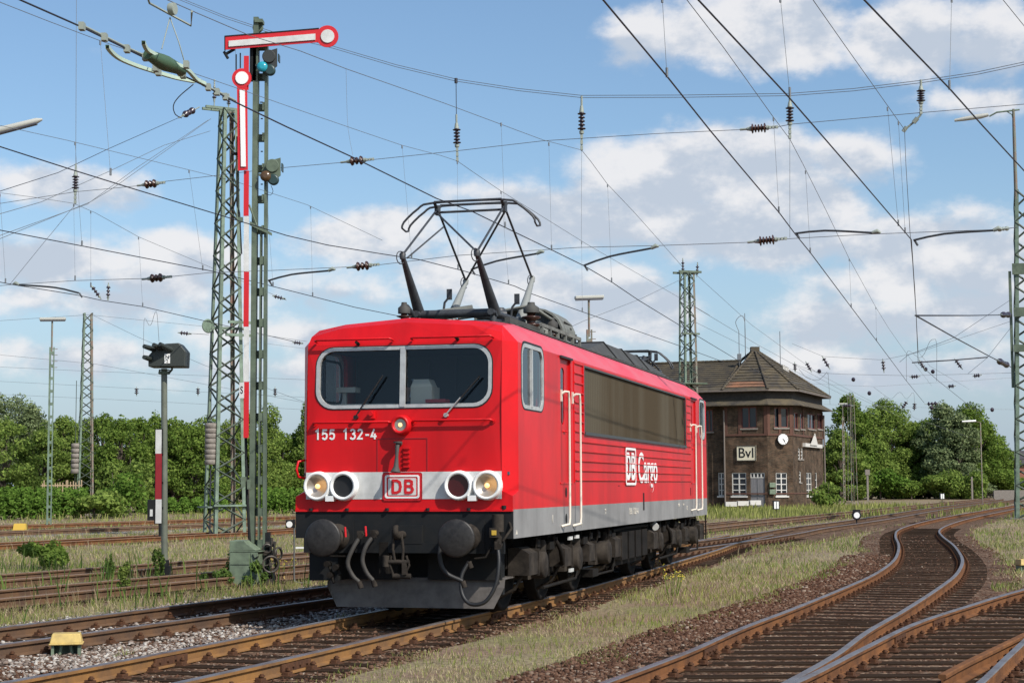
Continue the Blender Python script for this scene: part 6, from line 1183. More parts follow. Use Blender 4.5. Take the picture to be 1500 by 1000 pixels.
Bc = Vector((at(1125, 700, 134.5).x, 134.5, 0)); e1 = Vector((-.93, .37, 0)).normalized(); e3 = Vector((.37, .93, 0)).normalized(); e2 = Vector((.92, .39, 0)).normalized()
Ac = Bc + e1 * 3.45; Cc = Bc + e2 * 2.3; Dc = Cc + e3 * 12.0; Ec = Dc + Vector((-.93, .37, 0)) * 8; Gc = Ac + e3 * 9
BX = empty('signal_box', (Bc.x, Bc.y, zg_), 0, 'dark brick signal box with tiled hipped roof and white clock', 'building')
BO = Vector((Bc.x, Bc.y, zg_)); ZE = 9.1; ZP = 8.05
def fpos(P0, d, px, py, off=0.0):
    n = Vector((d.y, -d.x, 0)); r_ = ray(px, py); t = ((P0 + n * off - CP).dot(n)) / r_.dot(n); p = CP + r_ * t; return ((p - P0).dot(d), p.z - zg_)
def face(P0, P1, opens, name='wall'):
    d = (P1 - P0).normalized(); Ln = (P1 - P0).length; nrm = Vector((d.y, -d.x, 0)); holes = []; rec = []
    for o_ in opens:
        (k, x0, y0, x1, y1) = o_; s0, zt = fpos(P0, d, x0, y0); s1, _ = fpos(P0, d, x1, y0); xm = (x0 + x1) / 2; _, zt = fpos(P0, d, xm, y0); _, zb = fpos(P0, d, xm, y1)
        s0, s1 = max(.08, min(s0, s1)), min(Ln - .08, max(s0, s1)); rec.append((k, s0, zb, s1, zt)); holes.append([(s0, zb), (s1, zb), (s1, zt), (s0, zt)])
    base = P0 - BO; f3 = lambda u, v, o=0.0: (base.x + d.x * u + nrm.x * o, base.y + d.y * u + nrm.y * o, v)
    mb = panel([(0, 0), (Ln, 0), (Ln, ZE), (0, ZE)], holes, f3, .18, (-nrm.x, -nrm.y, 0)); w = mb.build(name, BRICK, BX, fix=False)
    uvl = w.data.uv_layers.new(name='UVMap'); bv = Vector((base.x, base.y, 0))
    for lp in w.data.loops: c = w.data.vertices[lp.vertex_index].co; uvl.data[lp.index].uv = ((Vector((c.x, c.y, 0)) - bv).dot(d) + (Vector((c.x, c.y, 0)) - bv).dot(nrm), c.z)
    for (k, s0, zb, s1, zt) in rec:
        q = MB(); m = WINW if k in ('w', 'slit') else (RBW if k in ('u', 'd', 'big') else DOORM); t_ = .07
        if k == 'door':
            q.prism([f3(s0, zb, -.12), f3(s1, zb, -.12), f3(s1, zt - .45, -.12), f3(s0, zt - .45, -.12)], (nrm.x * .05, nrm.y * .05, 0)); q.prism([f3((s0 + s1) / 2 - .02, zb, -.06), f3((s0 + s1) / 2 + .02, zb, -.06), f3((s0 + s1) / 2 + .02, zt - .45, -.06), f3((s0 + s1) / 2 - .02, zt - .45, -.06)], (nrm.x * .02, nrm.y * .02, 0)); dr = q.build('door', DOORM, BX); zb2 = zt - .42; par = dr
            q = MB(); nx_, nz_ = 4, 1
        else:
            zb2 = zb; par = None; nx_, nz_ = (1, 1) if k == 'big' else (2, 4) if k == 'w' else ((1, 3) if k == 'slit' else ((2, 1) if k == 'u' else (2, 2)))
        def bar(a, c, e, g): q.prism([f3(a, c, -.10), f3(e, c, -.10), f3(e, g, -.10), f3(a, g, -.10)], (nrm.x * .05, nrm.y * .05, 0))
        bar(s0, zb2, s0 + t_, zt); bar(s1 - t_, zb2, s1, zt); bar(s0 + t_, zt - t_, s1 - t_, zt); bar(s0 + t_, zb2, s1 - t_, zb2 + t_)
        for i in range(1, nx_): x = s0 + (s1 - s0) * i / nx_; bar(x - .05, zb2 + t_, x + .05, zt - t_)
        for i in range(1, nz_): z = zb2 + (zt - zb2) * i / nz_; q.prism([f3(s0 + t_, z - .035, -.095), f3(s1 - t_, z - .035, -.095), f3(s1 - t_, z + .035, -.095), f3(s0 + t_, z + .035, -.095)], (nrm.x * .04, nrm.y * .04, 0))
        wn = q.build('transom_window' if k == 'door' else 'window', m if k != 'door' else WINW, par or BX)
        q = MB(); q.quad(f3(s0, zb2, -.13), f3(s1, zb2, -.13), f3(s1, zt, -.13), f3(s0, zt, -.13)); q.build('pane', GLD, wn)
        if k != 'door':
            q = MB(); q.prism([f3(s0 - .1, zb - .12, 0), f3(s1 + .1, zb - .12, 0), f3(s1 + .1, zb, 0), f3(s0 - .1, zb, 0)], (nrm.x * .08, nrm.y * .08, 0)); q.build('sill', CONC if k != 'w' else WINW, wn)
    return f3, d, nrm
# front face between A and B
fA = face(Ac, Bc, [('w', 1072, 692, 1093, 726), ('door', 1099, 692, 1120, 743), ('u', 1085.5, 596, 1108, 627)])
fB = face(Bc, Cc, [('w', 1136.5, 692, 1153, 726), ('big', 1134, 597, 1154, 626)])
fC = face(Cc, Dc, [('u', 1163, 604, 1169, 628), ('u', 1172, 605, 1178, 628), ('u', 1183, 606, 1194, 628), ('u', 1197, 606, 1204, 628), ('slit', 1169, 656, 1172, 672), ('slit', 1173, 656, 1176, 672), ('slit', 1170.5, 690, 1173.5, 706), ('w', 1181, 692, 1189, 726), ('slit', 1194, 692, 1197, 724)])
WLc = Ac + Vector((.2, .5, 0)); Wend = WLc + e1 * 26; fW = face(Wend, WLc, [('w', 1052, 692, 1061, 726), ('u', 1033, 600, 1044, 632)])
face(Dc, Ec, []); face(Ec, Wend + e3 * 8.5, [], 'rear_wall')
q = MB(); o_ = Vector(Ac - BO)
q.quad(tuple(Ac - BO), tuple(WLc - BO), tuple(WLc - BO + Vector((0, 0, ZE))), tuple(Ac - BO + Vector((0, 0, ZE)))); q.build('wall_return', BRICK, BX)
# cornice band, pent roof and main roof
def ring(h0, h1, o0, o1, m, name):
    pts = [WLc + e1 * 0.0, Ac, Bc, Cc, Dc, Ec]; nr = []
    pts = [Wend, Ac + (WLc - Ac) * 0, Bc, Cc, Dc, Ec]; q = MB()
    segs = [(pts[i + 1] - pts[i]).normalized() for i in range(5)]; ns = [Vector((s.y, -s.x, 0)) for s in segs]
    vn = [ns[0]] + [((ns[i] + ns[i + 1]) / (1 + ns[i].dot(ns[i + 1]))) for i in range(4)] + [ns[4]]
    for i in range(5):
        a, c = pts[i] - BO, pts[i + 1] - BO; na, nc = vn[i], vn[i + 1]; Z = Vector((0, 0, 1))
        q.quad(a + na * o0 + Z * h0, c + nc * o0 + Z * h0, c + nc * o1 + Z * h1, a + na * o1 + Z * h1); q.quad(a + na * o0 + Z * (h0 - .08), c + nc * o0 + Z * (h0 - .08), c + nc * o0 + Z * h0, a + na * o0 + Z * h0); q.quad(a + na * o0 + Z * (h0 - .08), c + nc * o0 + Z * (h0 - .08), c + nc * (o1 - .1) + Z * (h1 - .1), a + na * (o1 - .1) + Z * (h1 - .1))
    return q.build(name, m, BX, fix=False), pts, vn
ring(ZP - .05, ZP + .42, .75, .02, TILE, 'pent_roof')
ring(ZP + .45, ZE, .012, .010, DWOOD, 'boarded_band')
apex = at(1105.6, 513, 139.5) - BO; _, pts, vn = ring(ZE + .08, ZE + .25, .55, .3, TILE, 'eaves')
# tiled roof planes as overlapping courses
def roofplane(a, c, top0, top1, m, name, rows=14):
    q = MB(); a, c, t0, t1 = Vector(a), Vector(c), Vector(top0), Vector(top1); nrm = (c - a).cross(t0 - a).normalized(); nrm = nrm if nrm.z > 0 else -nrm
    for k in range(rows):
        f0, f1 = k / rows, (k + 1.1) / rows; f1 = min(f1, 1); l0 = a + (t0 - a) * f0 + nrm * .07; r0 = c + (t1 - c) * f0 + nrm * .07; l1 = a + (t0 - a) * f1; r1 = c + (t1 - c) * f1
        q.quad(l0, r0, r1, l1, mi=(1 if (k == 1 or k == 2) and name == 'hip_plane' and m else 0)); q.quad(l0 - nrm * .07, r0 - nrm * .07, r0, l0)
    return q.build(name, [TILE, TILEO], BX, fix=False)
ev = [pts[i] - BO + vn[i] * .6 + Vector((0, 0, ZE)) for i in range(6)]
roofplane(ev[1], ev[2], apex, apex, 1, 'hip_plane'); roofplane(ev[2], ev[3], apex, apex, 0, 'hip_plane'); roofplane(ev[3], ev[4], apex, apex, 0, 'roof_plane'); roofplane(ev[4], ev[5], apex, apex, 0, 'roof_plane')
rA = at(1085, 529.5, 141.5) - BO; rB = rA + e1 * 26; roofplane(ev[0], ev[1], rB, rA, 0, 'roof_plane'); roofplane(rB + Vector((0, 0, 0)) + e3 * 5 + Vector((0, 0, -3)), rA + e3 * 5 + Vector((0, 0, -3)), rB, rA, 0, 'roof_plane', 6); roofplane(ev[5], ev[1] + e3 * 8, apex, apex, 0, 'roof_plane')
q = MB()
for a_, c_ in ((ev[2], apex), (ev[3], apex), (ev[4], apex), (ev[1], apex), (rA, apex), (rA, rB), (ev[1], rA)):
    a_, c_ = Vector(a_), Vector(c_); n = max(2, int((c_ - a_).length / .35))
    for k in range(n): q.cyl(a_ + (c_ - a_) * (k / n) + Vector((0, 0, .08)), a_ + (c_ - a_) * ((k + 1.15) / n) + Vector((0, 0, .08)), .12, .09, 6)
q.build('ridge_tiles', TILE, BX, fix=False)
q = MB(); q.box(apex + Vector((0, 0, .1)), (.7, .7, .35)); q.build('roof_cap', TILE, BX)
q = MB(); p = at(1147, 540, 139) - BO; q.prism([p, p + Vector((.5, 0, -.3)), p + Vector((.5, .1, -.1)), p + Vector((0, .1, .2))], (0, .1, .2)); q.build('skylight', WINW, BX)
# gutters and downpipes
q = MB()
for i in range(5): q.tube([ev[i] + Vector((0, 0, -.02)), ev[i + 1] + Vector((0, 0, -.02))], .07, 6)
for P0_, off in ((Ac, .1), (Dc, .1)):
    p = P0_ - BO + (Vector((-.37, -.93, 0)) * .12 if P0_ is Ac else Vector((.93, -.37, 0)) * .12); q.tube([p + Vector((0, 0, .1)), p + Vector((0, 0, 7.6))], .07, 6)
q.build('gutter', mat('old gutter', (.16, .13, .11), .6), BX)
# brick lintels and piers on the upper storey
q = MB()
for (f3, d, nrm), Ln in ((fA, 3.45), (fB, 2.3), (fC, 12)):
    q.prism([f3(0, 5.75, .0), f3(Ln, 5.75, 0), f3(Ln, 5.9, 0), f3(0, 5.9, 0)], (nrm.x * .06, nrm.y * .06, 0)); q.prism([f3(0, 1.15, .0), f3(Ln, 1.15, 0), f3(Ln, 1.25, 0), f3(0, 1.25, 0)], (nrm.x * .04, nrm.y * .04, 0))
    for s in [0, Ln / 2 - .12 if Ln < 3 else Ln * .33, Ln - .25]: q.prism([f3(s, 5.9, 0), f3(s + .25, 5.9, 0), f3(s + .25, ZP, 0), f3(s, ZP, 0)], (nrm.x * .05, nrm.y * .05, 0))
q.build('brick_band', mat('rust brown brick trim', (.10, .045, .03), .9), BX)
# name board, clock, wall boxes
def fxy(face_, P0, px, py, off): s, z = fpos(P0, face_[1], px, py, off); return Vector(face_[0](s, z, off))
nA = fA[2]; p0 = fxy(fA, Ac, 1079, 675, .06); p1 = fxy(fA, Ac, 1107.5, 652, .06)
q = MB(); q.prism([p0, (p1.x, p1.y, p0.z), p1, (p0.x, p0.y, p1.z)], (nA.x * .05, nA.y * .05, 0)); nb = q.build('name_board', mat('name board cream', (.68, .62, .46), .6), BX); cM = (p0 + p1) / 2 + nA * .06
q = MB(); Wd = (Vector((p1.x, p1.y, 0)) - Vector((p0.x, p0.y, 0))).length; frame_ring([(0, 0), (Wd, 0), (Wd, p1.z - p0.z), (0, p1.z - p0.z)], [(.06, .06), (Wd - .06, .06), (Wd - .06, p1.z - p0.z - .06), (.06, p1.z - p0.z - .06)], lambda u, v: tuple(p0 + (-e1) * u + Vector((0, 0, v)) + nA * .05), nA * .03, mb=q); q.build('board_frame', DWOOD, nb)
text('board_lettering', 'BvI', 1.12, wallm(cM, (-e1.x, -e1.y, 0), (0, 0, 1)), BLK, nb, extrude=.006, bold=.006, sx_=.95)
cc_ = fxy(fB, Bc, 1147, 643, .35); nB = fB[2]; cN = Vector((0, -1, 0)); nC = (nB + Vector((0, -.6, 0))).normalized()
q = MB(); q.lathe(cc_ - nC * .12, nC, [(0, .44), (.12, .46), (.14, .43)], 32); q.tube([cc_ - nC * .1, cc_ - nB * .35 - Vector((0, 0, 0))], .05); ck = q.build('wall_clock', DWOOD, BX)
q = MB(); q.lathe(cc_ + nC * .012, nC, [(0, .42), (.012, .42)], 32); q.build('clock_face', WHITEC, ck)
tx = Vector((nC.y, -nC.x, 0)) * -1; q = MB()
def hand(ang, ln, w): a_ = R(ang); d_ = tx * math.sin(a_) + Vector((0, 0, 1)) * math.cos(a_); s_ = tx * math.cos(a_) - Vector((0, 0, 1)) * math.sin(a_); c0 = cc_ + nC * .028; q.prism([c0 - s_ * w - d_ * .05, c0 + s_ * w - d_ * .05, c0 + s_ * w + d_ * ln, c0 - s_ * w + d_ * ln], nC * .005)
hand(150, .33, .018); hand(135, .22, .028)
for k in range(12): a_ = R(30 * k); d_ = tx * math.sin(a_) + Vector((0, 0, 1)) * math.cos(a_); s_ = tx * math.cos(a_) - Vector((0, 0, 1)) * math.sin(a_); c0 = cc_ + nC * .027; q.prism([c0 + d_ * .32 - s_ * .013, c0 + d_ * .32 + s_ * .013, c0 + d_ * .39 + s_ * .013, c0 + d_ * .39 - s_ * .013], nC * .004)
q.build('clock_hands', BLK, ck)
for yy in (710, 720):
    p = fxy(fB, Bc, 1131, yy, .1); q = MB(); q.box(p, (.5, .35, .38), .2); q.build('wall_box', CABG, BX, bevel=.02)
p = fxy(fC, Cc, 1192, 655, .25); nC3 = fC[2]; q = MB(); q.prism([p - e3 * 3.2, p + e3 * 3.6, p + e3 * 3.6 + Vector((0, 0, .3)), p - e3 * 3.2 + Vector((0, 0, .3))], nC3 * -.5 + nC3 * .0); q.build('white_ledge', WINW, BX)
q = MB(); p = fxy(fC, Cc, 1193, 652, .3); q.prism([p - e3 * 1.6, p + e3 * 1.3, p + e3 * .2 + Vector((0, 0, 1.0))], nC3 * .04); q.build('awning', WINW, BX)
for dx, hh in ((1083, 3.2), (1092, 5.2), (1143, 3.0)):
    p = at(dx, 528 if dx < 1100 else 525, 140) - BO; q = MB(); q.tube([p + Vector((0, 0, -.5)), p + Vector((0, 0, hh * .75))], .03, 5)
    if dx == 1083: q.tube(cr([p + Vector((0, 0, 2.4)), p + Vector((-.25, 0, 3.2)), p + Vector((.2, 0, 3.7)), p + Vector((.5, 0, 3.2)), p + Vector((.52, 0, 0))], .2), .025, 5); q.box(p + Vector((0, 0, .3)), (.3, .3, .5))
    q.build('antenna', WIREL, BX)
person('p', tuple(Vector(fC[0](*fpos(Cc, fC[1], 1186, 629), -.6)) + BO + Vector((0, 0, -.1))), R(200), 'person sitting in the dark at the upper window of the signal box', SHIRT, HAIR)
q = MB(); p = gp(1100, 744); 
for k in range(3): q.box((p.x - 2.5 + k * .9, 130, .25 + .05 * k), (.85, .5, .35), .1 * k)
tag(q.build('white_debris', WINW), 'white bagged rubble lying in the grass before the signal box', 'debris')
grow('grass_at_signal_box', 26000, 95, 150, MIXG, .2, .5, .012, 9, lambda P, s: np.where((P[:, 0] > 9) & (s > -30), .9, .1), .4)

# ================================================================ OVERHEAD LINE
CZ = 5.95
def onpoly(px, py, poly):
    r_ = ray(px, py); best = None
    for i in range(len(poly) - 1):
        a, c = poly[i], poly[i + 1]; d = (c - a); d2 = Vector((d.x, d.y, 0)); n = Vector((d2.y, -d2.x, 0)).normalized(); dn = r_.dot(n)
        if abs(dn) < 1e-6: continue
        t = (Vector((a.x, a.y, 0)) - Vector((0, 0, 0))).dot(n) / dn; p = CP + r_ * t; s_ = (Vector((p.x - a.x, p.y - a.y, 0))).dot(d2) / d2.length_squared
        out = max(0, -s_ if i else -s_ * .0, (s_ - 1) if i < len(poly) - 2 else 0)
        if best is None or out < best[0]: best = (out, p)
    return best[1]
def line_set(label, contact, mess, drops, far=None, cr_=.009, mr=.005, dr=.003, clampr=.015):
    root = empty('overhead_line', (0, 0, 0), 0, label, 'overhead line', 'overhead lines above the tracks')
    poly = [gp(x, y, CZ) for x, y in contact]; q = MB(); q.tube(poly, cr_, 6); q.build('contact_wire', WIREM, root)
    mp_ = [onpoly(x, y, poly) for x, y in mess]
    if mess: q = MB(); q.tube(mp_, mr, 6); q.build('messenger_wire', WIREL, root)
    for (x0, y0, x1, y1) in drops:
        p1 = gp(x1, y1, CZ); p0 = onpoly(x0, y0, poly); q = MB(); q.tube([p0, p1], dr, 4); q.cyl(p1 - Vector((0, 0, .01)), p1 + Vector((0, 0, .09)), clampr, n=6); q.cyl(p0 - Vector((0, 0, .06)), p0, clampr * .9, n=6); q.build('dropper', WIREL, root)
    return root, mp_
oA = line_set('overhead line above the red locomotive touching its raised pantograph', [(20, -4), (120, 40), (210, 84), (300, 126), (345, 150), (420, 186), (520, 232), (640, 291), (690, 309), (756, 341), (808, 366), (855, 389), (896, 413), (936, 440), (1000, 479), (1080, 527), (1130, 556)],
    [(236, -4), (290, 20), (365, 52), (440, 75), (507, 101), (650, 151), (795, 205), (852, 220), (865, 236), (890, 270), (930, 312), (970, 357), (1000, 391)], [(804, 209, 808, 366), (890, 270, 896, 413), (734, 180, 740, 333)])
oB = line_set('overhead line above the polished left track', [(-6, 213), (100, 247), (190, 275), (345, 322), (420, 345), (480, 359), (560, 372), (613, 380), (680, 397), (754, 419), (778, 430), (860, 459), (909, 476), (1000, 508), (1060, 530)],
    [(-4, 2), (70, 31), (147, 60), (285, 108), (343, 128), (440, 162), (530, 193), (589, 213), (646, 228), (670, 236), (690, 250), (734, 280), (778, 307), (860, 358), (997, 437), (1040, 462)], [(147, 60, 162, 256), (589, 213, 603, 378), (670, 236, 671, 394), (734, 280, 745, 416), (852, 354, 853, 456)])
oC = line_set('overhead line above the weedy track behind the semaphore', [(-6, 336), (150, 366), (310, 397), (430, 427), (520, 450), (620, 470)], [(-4, 183), (100, 206), (277, 249), (345, 266), (450, 300), (560, 352)], [(277, 249, 297, 395), (110, 208, 120, 360), (390, 277, 400, 419), (455, 302, 458, 434)])
oD = line_set('lowest overhead line left of the big lattice mast', [(-6, 412), (20, 417), (113, 432), (149, 440), (209, 449), (300, 470), (430, 500)], [(-4, 282), (50, 289), (108, 298), (140, 312), (203, 347), (305, 390), (420, 440)], [(0, 284, 8, 414), (108, 299, 110, 410), (203, 347, 209, 449), (133, 309, 133, 420)])
oW = line_set('overhead line crossing from the top centre towards the signal box roof', [(880, -4), (977, 112), (1040, 191), (1081, 240), (1141, 311), (1165, 343), (1187, 370), (1247, 450), (1284, 499), (1328, 558), (1354, 590)],
    [(1003, -4), (1060, 70), (1133, 172), (1157, 204), (1176, 240), (1210, 308), (1244, 379), (1283, 450), (1302, 481), (1328, 518), (1365, 565)], [(970, -4, 977, 112), (1133, 172, 1141, 311), (1180, 250, 1187, 370), (1244, 379, 1247, 450), (1283, 450, 1284, 499)])
oR = line_set('heavy overhead line following the sinuous track at right', [(1019, -4), (1090, 72), (1155, 142), (1240, 240), (1335, 351), (1342, 460), (1345, 532), (1375, 558), (1415, 590), (1440, 604)],
    [(1188, -4), (1235, 63), (1279, 125), (1325, 190), (1327, 240), (1333, 340), (1340, 420), (1345, 515), (1362, 536), (1420, 570)], [(1143, -4, 1157, 140), (1300, 157, 1316, 330), (1316, 178, 1326, 341)], cr_=.009)
oS = line_set('heavy overhead line at the top right corner', [(1262, -4), (1330, 67), (1391, 130), (1440, 185), (1500, 250), (1530, 284)], [(1466, -4), (1500, 38), (1530, 80)], [(1394, -4, 1391, 130)], cr_=.009)
# cross spans on the plane through the track field
def span(name, pts, label, r=.006, m=WIREL, gap=0, off=0.0, group='cross span wires', cat='wire'):
    root = empty(name, sp(*pts[0], off), 0, label, cat, group); o_ = root.location
    for k in range(2 if gap else 1):
        q = MB(); q.tube([sp(x, y, off) - o_ + Vector((0, 0, -gap * k)) for x, y in pts], r, 6); q.build('cable', m, root)
    return root
span('span_wire', [(250, -8), (330, 24), (400, 47), (488, 68), (580, 95), (668, 116), (760, 130), (852, 140), (1000, 139.5), (1157, 137), (1250, 130), (1349, 118), (1430, 106), (1510, 89)], 'double head span cable sagging across the whole sky', .006, WIREL, .045)
span('span_wire', [(-6, 299), (111, 281), (205, 272)], 'upper cross wire at the far left before the ribbed insulator', .006); span('span_wire', [(240, 266), (310, 258), (400, 247), (502, 238)], 'upper cross wire behind the semaphore mast', .006)
span('span_wire', [(546, 234), (670, 221), (795, 206.5), (960, 196), (1087, 190)], 'upper cross wire in the middle of the sky', .006); span('span_wire', [(1139, 186), (1160, 182), (1340, 166), (1510, 152)], 'upper cross wire at the right', .006)
span('span_wire', [(-6, 419), (14, 417), (109, 411), (208, 408)], 'lower cross wire at the far left', .006); span('span_wire', [(251, 405), (305, 399.5), (400, 396), (509, 391)], 'lower cross wire behind the semaphore mast', .006)
span('span_wire', [(554, 388), (672, 374), (846, 362.5), (970, 359.5), (1095, 355)], 'lower cross wire above the locomotive roof', .006); span('span_wire', [(1150, 350), (1274, 343), (1464, 336), (1490, 333)], 'lower cross wire reaching the right lattice mast', .006)
V = [((111, 240), (110, 299), 'vertical ribbed insulator at far left under the small cloud'), ((668.5, 168), (670, 237), 'vertical ribbed insulator above the pantograph'), ((852, 141), (852, 221), 'vertical ribbed insulator right of the sky centre'), ((1157, 137), (1157, 204), 'vertical ribbed insulator where the thick wire crosses'), ((1349, 117), (1349, 168), 'vertical ribbed insulator nearest the right lamp')]
for a, c, lb in V: ins_obj('suspension_insulator', sp(*a), sp(*c), lb, 5, .075, INSD, f0=.3, f1=.36)
q = MB(); q.tube([sp(668, 116), sp(668.5, 168)], .008); q.cyl(sp(668, 115), sp(668, 122), .035, n=8); tag(q.build('hanger_rod', WIREM), 'thin hanger rod above the insulator over the pantograph', 'hanger', 'hangers of the overhead line')
q = MB(); q.tube([sp(112, -6), sp(111, 240)], .006); tag(q.build('hanger_rod', WIREL), 'long thin hanger wire above the far left insulator', 'hanger', 'hangers of the overhead line')
q = MB(); q.tube([sp(1349, 168), sp(1340, 178), sp(1325, 190)], .02); q.cyl(sp(1344, 173), sp(1338, 180), .045, n=8); q.cyl(sp(1328, 186), sp(1323, 193), .04, n=8); tag(q.build('clamp_link', FIT), 'slanted clamp link below the insulator nearest the right lamp', 'clamp', 'hangers of the overhead line')
for x, y in ((1156, 204),): q = MB(); q.tube([sp(1157, 204), sp(1157, 348)], .005, 4); tag(q.build('hanger_rod', WIREL), 'thin hanger wire down to the lower cross wire near the sky centre right', 'hanger', 'hangers of the overhead line')
q = MB(); q.tube([sp(852, 221), sp(851.5, 362)], .004, 4); tag(q.build('hanger_rod', WIREL), 'thin hanger wire under the insulator right of the sky centre', 'hanger', 'hangers of the overhead line')
q = MB(); q.tube(cr([sp(507, 101), sp(508, 150), sp(510, 190), sp(517, 228)], .3), .004, 4); tag(q.build('hanger_rod', WIREL), 'curved thin wire down to the pale insulator right of the semaphore', 'hanger', 'hangers of the overhead line')
for a, c, lb, m in (((201, 272), (242, 267), 'brown double insulator left of the lattice mast top', INSB), ((499, 238), (548, 233), 'brown double insulator right of the semaphore lower arm', INSB), ((1084, 190), (1140, 186), 'ribbed horizontal insulator left of the thick wire', INSB), ((208, 409), (252, 405), 'brown insulator low at left of the lattice mast', INSB), ((508, 392), (556, 387), 'brown insulator just left of the pantograph', INSB), ((1095, 355), (1153, 349), 'ribbed insulator low in the middle right sky', INSB)):
    ins_obj('cross_insulator', sp(*a), sp(*c), lb, 3 if m is INSB and a[0] < 600 else 5, .085, m, 'horizontal insulators of the cross span', f0=.3, f1=.3)
for (a, c, lb, k) in (((855, 389), (965, 361), 'registration arm above the locomotive roof hood', 0), ((690, 395), (797, 369), 'registration arm inside the raised pantograph', 0), ((393, 411), (491, 395), 'registration arm right of the semaphore mast', 0), ((115, 429), (19, 416), 'registration arm at the far left', 1), ((1165, 342), (1290, 341), 'registration arm in the right middle sky', 0), ((1338, 352), (1468, 336), 'registration arm ending at the right lattice mast', 0)):
    p0, p1 = sp(*a), sp(*c); root = empty('registration_arm', p0, 0, lb, 'registration arm', 'registration arms'); d = p1 - p0
    q = MB(); q.tube(cr([Vector((0, 0, 0)), d * .35 + Vector((0, 0, .05)), d * .92, ], .2), .02, 8); q.tube([Vector((.02, 0, 0)), Vector((.08, 0, -.10))], .02, 6); q.build('tube', mat('dark arm tube', (.05, .055, .06), .5, .3), root)
    q = MB(); q.tube([d * .90, d * .96 + Vector((0, 0, .03)), d], [.03, .045, .02], 8); q.build('end_clamp', FIT, root)
# wires running down from the big lattice mast
def wire(pts, label, r=.008, m=WIREL, group='anchor wires of the left lattice mast'):
    q = MB(); q.tube([at(x, y, Y) for x, y, Y in pts], r, 5); tag(q.build('anchor_wire', m), label, 'wire', group)
wire([(261, 173, 64), (159, 218, 55), (85, 253, 49), (-6, 282, 45)], 'uppermost anchor wire running down left from the mast top', .010, WIREM); wire([(309, 174, 66), (162, 278, 56), (132, 296, 54), (-6, 352, 47)], 'double anchor wire starting under the mast top', .009)
wire([(305, 176, 66), (200, 246, 58), (128, 299, 54), (-6, 347, 47)], 'second strand of the double anchor wire', .009); wire([(308, 192, 66), (240, 213, 60), (160, 251, 54), (60, 296, 48), (-6, 315, 45)], 'flatter anchor wire from the mast neck', .009); wire([(110, 300, 54), (62, 358, 50), (14, 417, 47)], 'steep thin wire down to the far left arm', .008)
ins_obj('anchor_insulator', at(292, 157, 66), at(261, 173, 64), 'dark insulator in the wire just left of the mast top', 3, .12, INSD, 'anchor insulators', f0=.3, f1=.25)
wire([(365, 55, 66), (345, 62, 66), (345, 110, 66)], 'short wire at the mast top behind the signal', .006)
for pts, lb in (([(1340, 462, 44), (1343, 462, 44), (1420, 462, 60), (1482, 461, 90)], 'level stay tube to the right lattice mast'), ([(1343, 463, 44), (1396, 493, 58), (1450, 522, 74), (1482, 538, 90)], 'slanting stay down to the right lattice mast'), ([(1336, 531, 60), (1400, 527, 60), (1447, 523, 60)], 'level registration tube below the bend'), ([(1482, 438, 90), (1396, 495, 75), (1330, 520, 70), (1318, 530, 66)], 'thin wire from the right mast down left'), ([(1482, 478, 90), (1446, 524, 80), (1418, 547, 76)], 'short thin wire beside the right mast foot plates')):
    q = MB(); q.tube([at(x, y, Y) for x, y, Y in pts], .022 if 'tube' in lb or 'stay' in lb else .010, 6); tag(q.build('stay_rod', WIREM), lb, 'stay', 'stays at the right mast')
ins_obj('stay_insulator', at(1482, 461, 90), at(1462, 461, 82), 'small insulator on the level stay at the right mast', 3, .14, INSD, 'stay insulators'); ins_obj('stay_insulator', at(1480, 537, 89), at(1456, 525, 78), 'small insulator on the slanting stay at the right mast', 4, .14, INSD, 'stay insulators'); ins_obj('stay_insulator', at(1482, 334, 86), at(1452, 337, 70), 'pale insulator where the lower cross wire meets the right mast', 3, .10, FIT, 'stay insulators')
